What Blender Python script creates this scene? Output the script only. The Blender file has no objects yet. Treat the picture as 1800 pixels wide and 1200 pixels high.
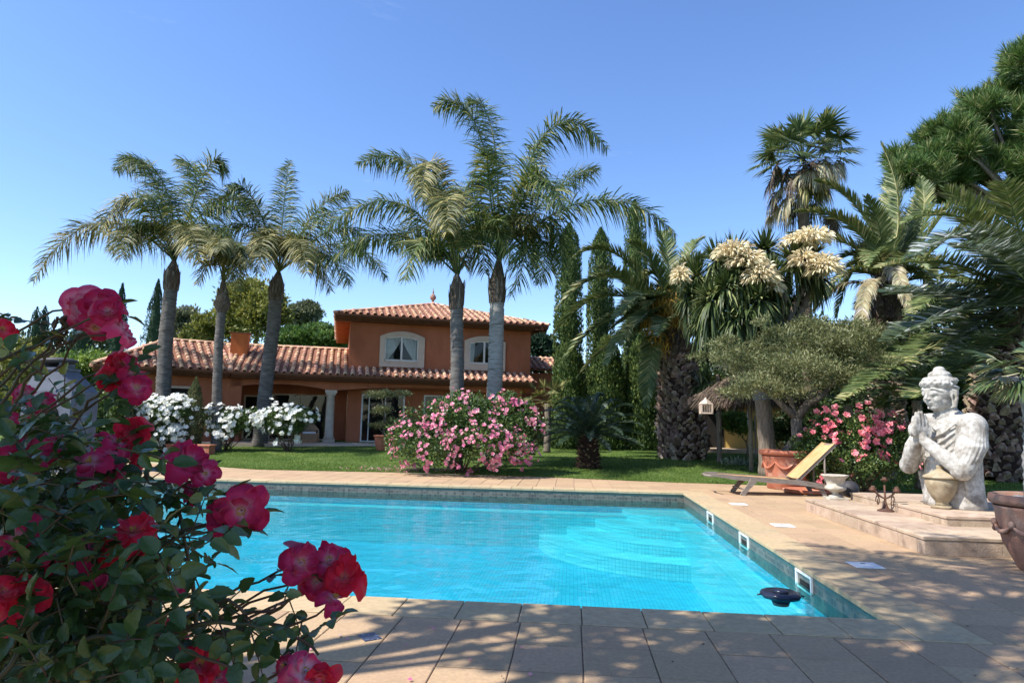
import bpy, math, random
import numpy as np
from mathutils import Vector, Matrix
rng = np.random.default_rng(7)
random.seed(7)
S = bpy.context.scene
COL = S.collection
R_ = math.radians

# ---------------------------------------------------------------- camera
CAM_H = 1.55
CAM_F, PITCH, YAW, ROLL = 1139.3, 0.12383, 0.09272, 0.01967   # focal length in px of an 1800 px wide frame
def cam_axes():
    cy, sy, cp, sp = math.cos(YAW), math.sin(YAW), math.cos(PITCH), math.sin(PITCH)
    f = np.array([-sy*cp, cy*cp, sp]); r = np.array([cy, sy, 0.0]); u = np.cross(r, f)
    cr, sr = math.cos(ROLL), math.sin(ROLL)
    return cr*r+sr*u, -sr*r+cr*u, f
CR, CU, CF = cam_axes()
cd = bpy.data.cameras.new('camera'); cam = bpy.data.objects.new('camera', cd); COL.objects.link(cam)
cam.matrix_world = Matrix(((CR[0], CU[0], -CF[0], 0), (CR[1], CU[1], -CF[1], 0), (CR[2], CU[2], -CF[2], CAM_H), (0, 0, 0, 1)))
cd.sensor_width = 36; cd.lens = CAM_F/1800*36; cd.clip_start = .05; cd.clip_end = 3000
S.camera = cam

# ---------------------------------------------------------------- sky, sun, exposure
SUN_EL, SUN_AZ = R_(53), R_(27)      # azimuth: 0 = from -X, turning towards -Y
sun_dir = Vector((-math.cos(SUN_EL)*math.cos(SUN_AZ), -math.cos(SUN_EL)*math.sin(SUN_AZ), math.sin(SUN_EL)))
W = bpy.data.worlds.new('World'); S.world = W; W.use_nodes = True
wn, wl = W.node_tree.nodes, W.node_tree.links
bg = wn['Background']
sky = wn.new('ShaderNodeTexSky'); sky.sky_type = 'NISHITA'; sky.sun_disc = False
sky.sun_elevation = SUN_EL; sky.sun_rotation = math.atan2(sun_dir.x, sun_dir.y)
sky.air_density = 1.0; sky.dust_density = 0.35; sky.ozone_density = 3.0; sky.altitude = 50
wl.new(sky.outputs[0], bg.inputs[0]); bg.inputs[1].default_value = 0.148
# faint wisps of high cloud mixed into the sky
tc = wn.new('ShaderNodeTexCoord'); mp = wn.new('ShaderNodeMapping'); mp.inputs['Scale'].default_value = (1.6, 1.6, 7.0)
nz = wn.new('ShaderNodeTexNoise'); nz.inputs['Scale'].default_value = 2.2; nz.inputs['Detail'].default_value = 9; nz.inputs['Roughness'].default_value = .62
nz.inputs['Distortion'].default_value = .5
rp = wn.new('ShaderNodeValToRGB'); rp.color_ramp.elements[0].position = .64; rp.color_ramp.elements[1].position = .92
rp.color_ramp.elements[1].color = (.2, .2, .2, 1)
mx = wn.new('ShaderNodeMixRGB'); mx.inputs[2].default_value = (5.2, 6.0, 7.0, 1)
wl.new(tc.outputs['Generated'], mp.inputs[0]); wl.new(mp.outputs[0], nz.inputs[0]); wl.new(nz.outputs[0], rp.inputs[0])
hv = wn.new('ShaderNodeHueSaturation'); hv.inputs['Saturation'].default_value = 1.14; hv.inputs['Hue'].default_value = .508
wl.new(sky.outputs[0], hv.inputs['Color']); wl.new(rp.outputs[0], mx.inputs[0]); wl.new(hv.outputs[0], mx.inputs[1]); wl.new(mx.outputs[0], bg.inputs[0])
sd = bpy.data.lights.new('sun', 'SUN'); sd.energy = 4.4; sd.angle = R_(.53); sd.color = (1, .95, .87)
so = bpy.data.objects.new('sun', sd); COL.objects.link(so)
so.rotation_euler = sun_dir.to_track_quat('Z', 'Y').to_euler()
S.view_settings.view_transform = 'Standard'; S.view_settings.look = 'None'
S.view_settings.exposure = 0.84; S.view_settings.gamma = 1
S.render.engine = 'CYCLES'; S.cycles.max_bounces = 6; S.cycles.transparent_max_bounces = 12

# ---------------------------------------------------------------- measuring helpers (pixel of the photo -> metres)
def ray(px, py): return CF*CAM_F + CR*(px-900) + CU*(600-py)
CO = np.array([0, 0, CAM_H])
def gz(x, y):                        # height of the lawn
    return float(np.clip((y-19)*.042, 0, .45))
def gp(px, py, z=0.0):               # on the horizontal plane z
    d = ray(px, py); return CO + d*((z-CAM_H)/d[2])
def dp(px, py, Y):                   # on the vertical plane y = Y
    d = ray(px, py); return CO + d*(Y/d[1])
def pxm(Y): return Y/CAM_F           # metres per photo pixel at depth Y

# ---------------------------------------------------------------- mesh helpers
def np_mesh(name, V, F, smooth=False, F2=None):
    V = np.asarray(V, np.float32).reshape(-1, 3)
    me = bpy.data.meshes.new(name)
    fl = [np.asarray(f, np.int32) for f in (F, F2) if f is not None and len(f)]
    loops = np.concatenate([f.ravel() for f in fl]); tot = np.concatenate([np.full(len(f), f.shape[1], np.int32) for f in fl])
    st = np.concatenate([[0], np.cumsum(tot)[:-1]]).astype(np.int32)
    me.vertices.add(len(V)); me.vertices.foreach_set('co', V.ravel())
    me.loops.add(len(loops)); me.loops.foreach_set('vertex_index', loops.astype(np.int32))
    me.polygons.add(len(tot)); me.polygons.foreach_set('loop_start', st); me.polygons.foreach_set('loop_total', tot)
    me.update(calc_edges=True)
    if smooth: me.polygons.foreach_set('use_smooth', np.ones(len(tot), bool))
    return me
class MB:
    """collects polygons and links them as one mesh"""
    def __init__(s): s.v = []; s.f = []; s.n = 0; s.mi = []; s.sm = []; s.bulk = []
    def add(s, V, F, mi=0, smooth=False):
        V = np.asarray(V, float).reshape(-1, 3); s.v.append(V)
        for f in F: s.f.append([int(i)+s.n for i in f]); s.mi.append(mi); s.sm.append(smooth)
        s.n += len(V); return s
    def box(s, c, size, rz=0, mi=0, bev=0.0):
        x, y, z = [a/2 for a in size]
        if bev:
            b = bev; P = []
            for sx, sy in ((-1, -1), (1, -1), (1, 1), (-1, 1)): P.append((sx*x, sy*y, -z))
            for sx, sy in ((-1, -1), (1, -1), (1, 1), (-1, 1)): P.append((sx*x, sy*y, z-b))
            for sx, sy in ((-1, -1), (1, -1), (1, 1), (-1, 1)): P.append((sx*(x-b), sy*(y-b), z))
            F = [(3, 2, 1, 0)] + [(i, (i+1) % 4, 4+(i+1) % 4, 4+i) for i in range(4)] + [(4+i, 4+(i+1) % 4, 8+(i+1) % 4, 8+i) for i in range(4)] + [(8, 9, 10, 11)]
        else:
            P = [(-x, -y, -z), (x, -y, -z), (x, y, -z), (-x, y, -z), (-x, -y, z), (x, -y, z), (x, y, z), (-x, y, z)]
            F = [(3, 2, 1, 0), (4, 5, 6, 7), (0, 1, 5, 4), (1, 2, 6, 5), (2, 3, 7, 6), (3, 0, 4, 7)]
        P = np.array(P); cz, sz = math.cos(rz), math.sin(rz)
        P = np.stack([P[:, 0]*cz-P[:, 1]*sz, P[:, 0]*sz+P[:, 1]*cz, P[:, 2]], 1) + np.array(c)
        return s.add(P, F, mi)
    def tube(s, pts, rad, seg=8, mi=0, cap=True, smooth=True, squash=1.0):
        pts = np.asarray(pts, float); n = len(pts); rad = np.broadcast_to(rad, (n,))
        T = np.gradient(pts, axis=0); T /= np.linalg.norm(T, axis=1)[:, None]+1e-9
        up = np.array([0, 0, 1.0]) if abs(T[0][2]) < .9 else np.array([1.0, 0, 0])
        V = []
        for i in range(n):
            a = np.cross(T[i], up); a /= np.linalg.norm(a)+1e-9; b = np.cross(a, T[i]); up = b
            for k in range(seg):
                t = 2*math.pi*k/seg; V.append(pts[i]+rad[i]*(a*math.cos(t)+b*math.sin(t)*squash))
        F = [(i*seg+k, i*seg+(k+1) % seg, (i+1)*seg+(k+1) % seg, (i+1)*seg+k) for i in range(n-1) for k in range(seg)]
        if cap: F += [tuple(range(seg))[::-1], tuple((n-1)*seg+k for k in range(seg))]
        return s.add(V, F, mi, smooth)
    def lathe(s, prof, c=(0, 0, 0), seg=24, mi=0, smooth=True, flute=0, fl_amp=0):
        V = []; n = len(prof)
        for r, z in prof:
            for k in range(seg):
                t = 2*math.pi*k/seg; rr = r*(1+fl_amp*math.cos(flute*t)) if flute else r
                V.append((c[0]+rr*math.cos(t), c[1]+rr*math.sin(t), c[2]+z))
        F = [(i*seg+k, i*seg+(k+1) % seg, (i+1)*seg+(k+1) % seg, (i+1)*seg+k) for i in range(n-1) for k in range(seg)]
        if prof[0][0] > 1e-4: F.append(tuple(range(seg))[::-1])
        if prof[-1][0] > 1e-4: F.append(tuple((n-1)*seg+k for k in range(seg)))
        return s.add(V, F, mi, smooth)
    def ball(s, c, r, seg=12, rings=8, mi=0, rz=0):
        r = np.broadcast_to(r, (3,)); V = []; cz, sz = math.cos(rz), math.sin(rz)
        for i in range(rings+1):
            a = math.pi*i/rings
            for k in range(seg):
                t = 2*math.pi*k/seg; x, y, z = r[0]*math.sin(a)*math.cos(t), r[1]*math.sin(a)*math.sin(t), -r[2]*math.cos(a)
                V.append((c[0]+x*cz-y*sz, c[1]+x*sz+y*cz, c[2]+z))
        F = [(i*seg+k, i*seg+(k+1) % seg, (i+1)*seg+(k+1) % seg, (i+1)*seg+k) for i in range(rings) for k in range(seg)]
        return s.add(V, F, mi, True)
    def prism(s, poly, z0, z1, mi=0, M=None):
        n = len(poly); V = [(p[0], p[1], z0) for p in poly]+[(p[0], p[1], z1) for p in poly]
        F = [tuple(range(n))[::-1], tuple(range(n, 2*n))]+[(i, (i+1) % n, n+(i+1) % n, n+i) for i in range(n)]
        if M is not None: V = [M(*p) for p in V]
        return s.add(V, F, mi)
    def arr(s, V, F):                       # bulk numpy quads / tris
        s.bulk.append((np.asarray(V, np.float32).reshape(-1, 3), np.asarray(F, np.int32))); return s
    def mesh(s, name, smooth=None):
        if s.bulk:
            Vs, Fs, n = [], {}, 0
            for V, F in s.bulk: Vs.append(V); Fs.setdefault(F.shape[1], []).append(F+n); n += len(V)
            if s.n:
                Vs.append(np.concatenate(s.v))
                for f in s.f:
                    if len(f) in (3, 4): Fs.setdefault(len(f), []).append(np.array([f])+n)
                    else:
                        for k in range(1, len(f)-1): Fs.setdefault(3, []).append(np.array([[f[0], f[k], f[k+1]]])+n)
            G = [np.concatenate(v) for v in Fs.values()]
            return np_mesh(name, np.concatenate(Vs), G[0], bool(smooth), G[1] if len(G) > 1 else None)
        me = bpy.data.meshes.new(name); me.from_pydata(np.concatenate(s.v).tolist(), [], s.f)
        me.polygons.foreach_set('material_index', s.mi)
        me.polygons.foreach_set('use_smooth', [bool(q) if smooth is None else smooth for q in s.sm]); me.update(); return me
    def build(s, name, mat, parent=None, smooth=None, loc=None, **kw):
        return link(name, s.mesh(name, smooth), mat, parent, loc, **kw)
def link(name, me, mat, parent=None, loc=None, kind=None):
    o = bpy.data.objects.new(name, me); COL.objects.link(o)
    if mat is not None and len(me.materials) == 0:
        for m in (mat if isinstance(mat, (list, tuple)) else [mat]): me.materials.append(m)
    if parent is not None: o.parent = parent
    if loc is not None: o.location = loc
    if kind: o['kind'] = kind
    return o
def tag(o, label, cat, group=None):
    o['label'] = label; o['category'] = cat
    if group: o['group'] = group
    return o
def thing(name, loc, label, cat, group=None, rz=0):
    o = bpy.data.objects.new(name, None); COL.objects.link(o); o.location = Vector([float(a) for a in loc]); o.rotation_euler.z = rz
    o.empty_display_size = .2
    return tag(o, label, cat, group)
def rel(root): return np.array(root.location)
def autosmooth(o, ang=35):
    me = o.data; me.polygons.foreach_set('use_smooth', np.ones(len(me.polygons), bool))
    import bmesh
    bm = bmesh.new(); bm.from_mesh(me); lim = R_(ang)
    for e in bm.edges:
        e.smooth = not (len(e.link_faces) == 2 and e.calc_face_angle(0) > lim)
    bm.to_mesh(me); bm.free(); return o

# ---------------------------------------------------------------- materials
def srgb(r, g, b): return tuple(((c/255)/12.92 if c/255 <= .04045 else ((c/255+.055)/1.055)**2.4) for c in (r, g, b))
def base_mat(name):
    m = bpy.data.materials.new(name); m.use_nodes = True; return m, m.node_tree.nodes, m.node_tree.links
def mat(name, c1, c2=None, rough=.7, scale=8, bump=.0, bscale=None, spec=.3, detail=6, island=0.0, metal=0, c3=None, lo=.35, hi=.65, c3s=1.5, stretch=None, bdist=.02, c3lo=.5, c3hi=.62):
    m, n, l = base_mat(name); p = n['Principled BSDF']
    p.inputs['Roughness'].default_value = rough; p.inputs['Specular IOR Level'].default_value = spec; p.inputs['Metallic'].default_value = metal
    c2 = c2 or c1
    g = n.new('ShaderNodeNewGeometry'); pos = g.outputs['Position']
    if stretch:
        mp = n.new('ShaderNodeMapping'); mp.inputs['Scale'].default_value = stretch; l.new(pos, mp.inputs[0]); pos = mp.outputs[0]
    t = n.new('ShaderNodeTexNoise'); t.inputs['Scale'].default_value = scale; t.inputs['Detail'].default_value = detail; t.inputs['Roughness'].default_value = .62
    l.new(pos, t.inputs['Vector'])
    r = n.new('ShaderNodeMapRange'); r.inputs[1].default_value = lo; r.inputs[2].default_value = hi; l.new(t.outputs[0], r.inputs[0])
    mx = n.new('ShaderNodeMixRGB'); mx.inputs[1].default_value = (*c1, 1); mx.inputs[2].default_value = (*c2, 1); l.new(r.outputs[0], mx.inputs[0])
    out = mx.outputs[0]
    if c3:
        t3 = n.new('ShaderNodeTexNoise'); t3.inputs['Scale'].default_value = c3s; t3.inputs['Detail'].default_value = 8; t3.inputs['Roughness'].default_value = .7; l.new(pos, t3.inputs['Vector'])
        r3 = n.new('ShaderNodeMapRange'); r3.inputs[1].default_value = c3lo; r3.inputs[2].default_value = c3hi; l.new(t3.outputs[0], r3.inputs[0])
        m3 = n.new('ShaderNodeMixRGB'); m3.inputs[2].default_value = (*c3, 1); l.new(r3.outputs[0], m3.inputs[0]); l.new(out, m3.inputs[1]); out = m3.outputs[0]
    if island:
        oi = n.new('ShaderNodeObjectInfo'); a = n.new('ShaderNodeMath'); a.operation = 'ADD'; l.new(g.outputs['Random Per Island'], a.inputs[0]); l.new(oi.outputs['Random'], a.inputs[1])
        fr = n.new('ShaderNodeMath'); fr.operation = 'FRACT'; l.new(a.outputs[0], fr.inputs[0])
        mr = n.new('ShaderNodeMapRange'); mr.inputs[3].default_value = 1-island; mr.inputs[4].default_value = 1+island; l.new(fr.outputs[0], mr.inputs[0])
        hs = n.new('ShaderNodeHueSaturation'); l.new(out, hs.inputs['Color']); l.new(mr.outputs[0], hs.inputs['Value'])
        m2 = n.new('ShaderNodeMath'); m2.operation = 'MULTIPLY'; m2.inputs[1].default_value = 7.3; l.new(fr.outputs[0], m2.inputs[0])
        f2 = n.new('ShaderNodeMath'); f2.operation = 'FRACT'; l.new(m2.outputs[0], f2.inputs[0])
        mh = n.new('ShaderNodeMapRange'); mh.inputs[3].default_value = .5-island*.06; mh.inputs[4].default_value = .5+island*.06; l.new(f2.outputs[0], mh.inputs[0]); l.new(mh.outputs[0], hs.inputs['Hue'])
        out = hs.outputs[0]
    l.new(out, p.inputs['Base Color'])
    if bump:
        t2 = n.new('ShaderNodeTexNoise'); t2.inputs['Scale'].default_value = bscale or scale*4; t2.inputs['Detail'].default_value = 8; l.new(pos, t2.inputs['Vector'])
        b = n.new('ShaderNodeBump'); b.inputs['Strength'].default_value = bump; b.inputs['Distance'].default_value = bdist; l.new(t2.outputs[0], b.inputs['Height']); l.new(b.outputs[0], p.inputs['Normal'])
    return m
def leafmat(name, c1, c2, c3=None, trans=.25, rough=.45, spec=.4, tcol=None, hi3=.9, clump=1.2, veins=False):
    c1, c2, c3 = [tuple(min(.9, q*(1.22 if q < .4 else 1)) for q in c) if c else None for c in (c1, c2, c3)]
    m, n, l = base_mat(name); p = n['Principled BSDF']
    p.inputs['Roughness'].default_value = rough; p.inputs['Specular IOR Level'].default_value = spec
    g = n.new('ShaderNodeNewGeometry')
    cr = n.new('ShaderNodeValToRGB'); e = cr.color_ramp.elements; e[0].color = (*c1, 1); e[1].color = (*c2, 1); e[1].position = .8
    if c3: x = cr.color_ramp.elements.new(hi3+.05 if hi3 < .95 else .99); x.color = (*c3, 1)
    t = n.new('ShaderNodeTexNoise'); t.inputs['Scale'].default_value = clump; t.inputs['Detail'].default_value = 3; l.new(g.outputs['Position'], t.inputs['Vector'])
    ma = n.new('ShaderNodeMath'); ma.operation = 'MULTIPLY_ADD'; ma.inputs[1].default_value = 1.2; ma.inputs[2].default_value = -.6; l.new(t.outputs[0], ma.inputs[0])
    ad = n.new('ShaderNodeMath'); ad.operation = 'ADD'; ad.use_clamp = True; l.new(g.outputs['Random Per Island'], ad.inputs[0]); l.new(ma.outputs[0], ad.inputs[1])
    l.new(ad.outputs[0], cr.inputs[0]); l.new(cr.outputs[0], p.inputs['Base Color'])
    tr = n.new('ShaderNodeBsdfTranslucent'); hs = n.new('ShaderNodeHueSaturation'); hs.inputs['Hue'].default_value = .485; hs.inputs['Value'].default_value = 1.5; hs.inputs['Saturation'].default_value = 1.1
    l.new(cr.outputs[0], hs.inputs['Color']); l.new(hs.outputs[0], tr.inputs[0])
    if veins:
        tv = n.new('ShaderNodeTexNoise'); tv.inputs['Scale'].default_value = 140; tv.inputs['Detail'].default_value = 4; l.new(g.outputs['Position'], tv.inputs['Vector']); bv = n.new('ShaderNodeBump'); bv.inputs['Strength'].default_value = .5; bv.inputs['Distance'].default_value = .003; l.new(tv.outputs[0], bv.inputs['Height']); l.new(bv.outputs[0], p.inputs['Normal'])
    mx = n.new('ShaderNodeMixShader'); mx.inputs[0].default_value = trans; l.new(p.outputs[0], mx.inputs[1]); l.new(tr.outputs[0], mx.inputs[2])
    l.new(mx.outputs[0], n['Material Output'].inputs[0]); return m
M = {}
M['stucco'] = mat('orange_stucco', (.46, .165, .088), (.39, .135, .068), .9, 1.2, .5, 60, .15, c3=(.30, .10, .05), c3s=.9, c3lo=.48, c3hi=.75, stretch=(1, 1, .35))
M['chim'] = mat('chimney_render', (.55, .17, .06), (.42, .12, .045), .9, 2.5, .4, 60, .1, stretch=(1, 1, .2))
M['tile'] = mat('roof_tile', (.67, .42, .29), (.53, .30, .195), .85, 9, .4, 60, .15, island=.3, c3=(.12, .09, .075), c3s=.9, c3lo=.62, c3hi=.74)
M['tile_under'] = mat('tile_channel', (.30, .14, .09), (.2, .10, .07), .9, 8, .3, 40, .1)
M['cream'] = mat('cream_stone_trim', (.62, .50, .40), (.55, .43, .34), .85, 3, .2, 50, .2)
M['white'] = mat('white_paint', (.72, .70, .66), (.62, .60, .56), .5, 5, 0)
M['pale_stone'] = mat('pale_column_stone', (.62, .54, .44), (.5, .42, .33), .85, 5, .4, 40, .2)
M['wood_eave'] = mat('eave_wood', (.17, .07, .035), (.10, .045, .025), .8, 6, .3, 40, .2)
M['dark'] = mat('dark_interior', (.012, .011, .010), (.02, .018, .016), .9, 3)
M['bark_ring'] = mat('ringed_palm_bark', (.21, .195, .18), (.07, .062, .055), .95, 3, .8, 30, .1, stretch=(1.2, 1.2, 6), lo=.3, hi=.7, c3=(.27, .255, .24), c3s=1.1, c3lo=.57, c3hi=.72)
M['bark_pale'] = mat('pale_palm_bark', (.42, .41, .39), (.21, .20, .18), .95, 3, .8, 30, .1, stretch=(1.2, 1.2, 7), lo=.3, hi=.7, c3=(.12, .10, .09), c3s=1.6, c3lo=.56, c3hi=.66)
M['fibre'] = mat('palm_fibre', (.17, .13, .10), (.06, .045, .035), .95, 5, .8, 30, .1, stretch=(5, 5, .7), c3=(.33, .30, .26), c3s=2, c3lo=.52, c3hi=.66)
M['boot'] = mat('leaf_base_stub', (.33, .25, .19), (.13, .085, .06), .9, 9, .6, 40, .2, island=.55, c3=(.42, .38, .34), c3s=5, c3lo=.55, c3hi=.68)
M['boot_core'] = mat('palm_trunk_core', (.05, .03, .022), (.025, .016, .013), .95, 12, .6, 40, .1)
M['bark_brown'] = mat('brown_bark', (.26, .215, .17), (.13, .10, .075), .95, 8, 1.0, 35, .1, stretch=(2.5, 2.5, .6))
M['bark_olive'] = mat('olive_bark', (.16, .14, .12), (.07, .06, .05), .95, 9, 1.0, 30, .1, stretch=(2, 2, .6))
M['terracotta'] = mat('terracotta', (.47, .17, .10), (.38, .13, .075), .85, 5, .3, 60, .2, c3=(.52, .33, .24), c3s=2.2, c3lo=.52, c3hi=.7)
M['terra_old'] = mat('weathered_terracotta', (.33, .18, .13), (.24, .13, .095), .9, 4, .4, 60, .15, c3=(.40, .30, .24), c3s=2, c3lo=.5, c3hi=.7)
M['teak'] = mat('weathered_teak', (.30, .255, .215), (.19, .155, .125), .8, 6, .5, 50, .2, stretch=(1, 6, 6))
M['canvas'] = mat('yellow_canvas', (.56, .345, .17), (.46, .27, .12), .85, 4, .3, 120, .1, c3=(.62, .45, .22), c3s=1.5, c3lo=.52, c3hi=.75)
M['statue'] = mat('white_weathered_stone', (.53, .51, .47), (.34, .32, .285), .92, 13, .45, 60, .12, c3=(.20, .175, .145), c3s=4.2, c3lo=.48, c3hi=.66, lo=.38, hi=.6, bdist=.012)
M['urn_stone'] = mat('old_urn_stone', (.52, .48, .40), (.34, .29, .22), .9, 6, .6, 50, .15, c3=(.20, .17, .13), c3s=5, c3lo=.56, c3hi=.68, bdist=.006)
M['jar'] = mat('sandstone_jar', (.42, .35, .24), (.27, .21, .13), .9, 8, .6, 70, .15, c3=(.16, .13, .09), c3s=6, c3lo=.58, c3hi=.7, bdist=.006)
M['rust'] = mat('rusty_iron', (.14, .065, .04), (.06, .035, .028), .8, 20, .4, 80, .3)
M['iron_dark'] = mat('dark_iron', (.045, .042, .045), (.03, .028, .03), .6, 20, .3, 80, .4)
M['platform'] = mat('platform_stone', (.47, .36, .265), (.36, .265, .185), .9, 5, .7, 45, .15, c3=(.20, .145, .11), c3s=2.6, c3lo=.56, c3hi=.7, island=.12, bdist=.01)
M['paver'] = mat('sandstone_paver', (.475, .33, .20), (.34, .235, .145), .85, 34, .5, 120, .15, island=.085, c3=(.31, .215, .14), c3s=2.2, c3lo=.5, c3hi=.8, bdist=.004, detail=9, lo=.3, hi=.7)
M['coping'] = mat('coping_stone', (.48, .365, .22), (.39, .285, .165), .8, 14, .3, 120, .2, island=.05, c3=(.30, .26, .18), c3s=1.8, c3lo=.52, c3hi=.8, bdist=.004)
M['grout'] = mat('grout', (.27, .20, .14), (.17, .125, .09), .95, 20)
M['soil'] = mat('soil', (.10, .065, .045), (.06, .04, .03), .95, 9, .8, 40, .1)
M['lawn'] = mat('lawn', (.095, .145, .035), (.050, .09, .020), .9, 1.3, .8, 60, .1, c3=(.13, .17, .045), c3s=.6, c3lo=.5, c3hi=.7)
M['oven'] = mat('grey_plaster', (.15, .16, .19), (.11, .12, .145), .9, 3, .3, 50, .15)
M['ochre'] = mat('ochre_wall', (.52, .36, .12), (.46, .31, .10), .9, 3, .2, 50, .15)
M['wicker'] = mat('wicker', (.36, .245, .15), (.22, .14, .08), .8, 30, .8, 90, .2)
M['thatch'] = mat('thatch', (.17, .13, .10), (.075, .055, .042), .95, 12, .9, 50, .05, stretch=(1, 1, 1), island=.4)
M['plastic_white'] = mat('white_plastic', (.78, .79, .78), (.74, .75, .74), .35, 5)
M['navy'] = mat('dark_float_plastic', (.02, .025, .05), (.015, .018, .035), .25, 5, spec=.5)
M['pebble'] = mat('pale_pebble', (.55, .52, .46), (.38, .34, .29), .85, 18, .4, 60, .2, island=.2)
M['curtain'] = mat('white_curtain', (.75, .74, .72), (.66, .65, .64), .9, 5)
M['bluetile'] = mat('glazed_blue_tile', (.035, .045, .085), (.30, .34, .42), .3, 28, .2, 60, .5, lo=.55, hi=.66)

# foliage
M['queen'] = leafmat('queen_palm_leaf', (.028, .052, .016), (.085, .125, .036), (.26, .25, .09), .22, .5, .28, hi3=.88)
M['queen_dk'] = leafmat('queen_palm_leaf_yellowing', (.045, .060, .018), (.14, .14, .045), (.36, .31, .12), .22, .5, .28, hi3=.8)
M['date'] = leafmat('date_palm_leaf', (.050, .080, .026), (.130, .165, .056), (.34, .32, .15), .16, .46, .35, hi3=.86)
M['date_blue'] = leafmat('near_palm_leaf', (.034, .055, .026), (.10, .13, .065), (.48, .50, .38), .14, .34, .55, hi3=.80)
M['dead'] = leafmat('dead_frond', (.22, .165, .09), (.42, .34, .22), (.52, .46, .34), .15, .8, .1)
M['fan'] = leafmat('fan_palm_leaf', (.030, .055, .022), (.09, .13, .045), (.26, .25, .12), .2, .4, .5, hi3=.88)
M['sword'] = leafmat('sword_leaf', (.020, .036, .012), (.062, .088, .026), (.26, .28, .12), .12, .45, .3, hi3=.88)
M['bloom_cream'] = leafmat('cream_blossom', (.54, .45, .24), (.76, .67, .42), (.82, .77, .58), .25, .8, .1)
M['cycad'] = leafmat('cycad_leaf', (.012, .026, .014), (.035, .062, .030), (.10, .13, .08), .1, .35, .6, hi3=.9)
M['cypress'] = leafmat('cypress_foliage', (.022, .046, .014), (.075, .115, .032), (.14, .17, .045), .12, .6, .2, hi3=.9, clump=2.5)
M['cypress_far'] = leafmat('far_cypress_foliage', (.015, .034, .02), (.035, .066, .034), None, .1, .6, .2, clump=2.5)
M['olive'] = leafmat('olive_leaf', (.065, .080, .030), (.15, .165, .070), (.28, .28, .14), .2, .5, .35, hi3=.85, clump=2)
M['pine'] = leafmat('pine_needles', (.035, .075, .02), (.10, .165, .045), (.30, .30, .14), .15, .5, .3, hi3=.93, clump=1.5)
M['bush'] = leafmat('rose_bush_leaf', (.020, .045, .014), (.07, .12, .030), (.17, .22, .07), .2, .4, .4, hi3=.92, clump=2)
M['hedge_dk'] = leafmat('dark_hedge_leaf', (.014, .028, .010), (.045, .075, .024), (.12, .16, .04), .15, .45, .3, hi3=.93, clump=.7)
M['hedge_lt'] = leafmat('light_hedge_leaf', (.04, .085, .018), (.12, .20, .045), (.2, .28, .07), .25, .45, .3, clump=.7)
M['tree_olive'] = leafmat('yellow_green_leaf', (.075, .095, .022), (.19, .20, .05), (.28, .27, .09), .25, .5, .3, clump=.5)
M['tree_green'] = leafmat('green_tree_leaf', (.04, .085, .022), (.10, .17, .045), (.17, .24, .07), .22, .5, .3, clump=.5)
M['tree_grey'] = leafmat('grey_green_leaf', (.06, .075, .04), (.15, .165, .09), (.25, .25, .15), .22, .5, .3, clump=.5)
M['juniper'] = leafmat('juniper_foliage', (.05, .062, .028), (.13, .14, .06), (.20, .18, .08), .15, .6, .2, clump=3)
M['near_leaf'] = leafmat('near_rose_leaf', (.014, .038, .010), (.052, .095, .024), (.18, .20, .05), .24, .30, .5, hi3=.9, clump=9, veins=True)
M['grass'] = leafmat('grass_blade', (.06, .11, .022), (.12, .19, .04), (.20, .24, .07), .3, .5, .2, clump=.8)
M['aloe'] = leafmat('silver_blade', (.14, .18, .12), (.28, .33, .24), None, .15, .4, .4)
M['orange_fr'] = leafmat('orange_date_cluster', (.32, .15, .02), (.52, .28, .05), None, .1, .6, .2)
M['petal_pink'] = leafmat('pink_petal', (.62, .13, .26), (.80, .30, .42), (.85, .62, .60), .3, .6, .2, hi3=.8, clump=1.5)
M['petal_white'] = leafmat('white_petal', (.76, .77, .70), (.82, .82, .79), None, .3, .6, .2)
M['petal_coral'] = leafmat('coral_petal', (.70, .12, .15), (.85, .24, .26), (.86, .42, .42), .25, .6, .2)
M['stem'] = mat('green_stem', (.065, .075, .03), (.09, .045, .03), .6, 12)
M['stem_br'] = mat('twig', (.13, .095, .065), (.075, .05, .035), .85, 12)
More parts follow.
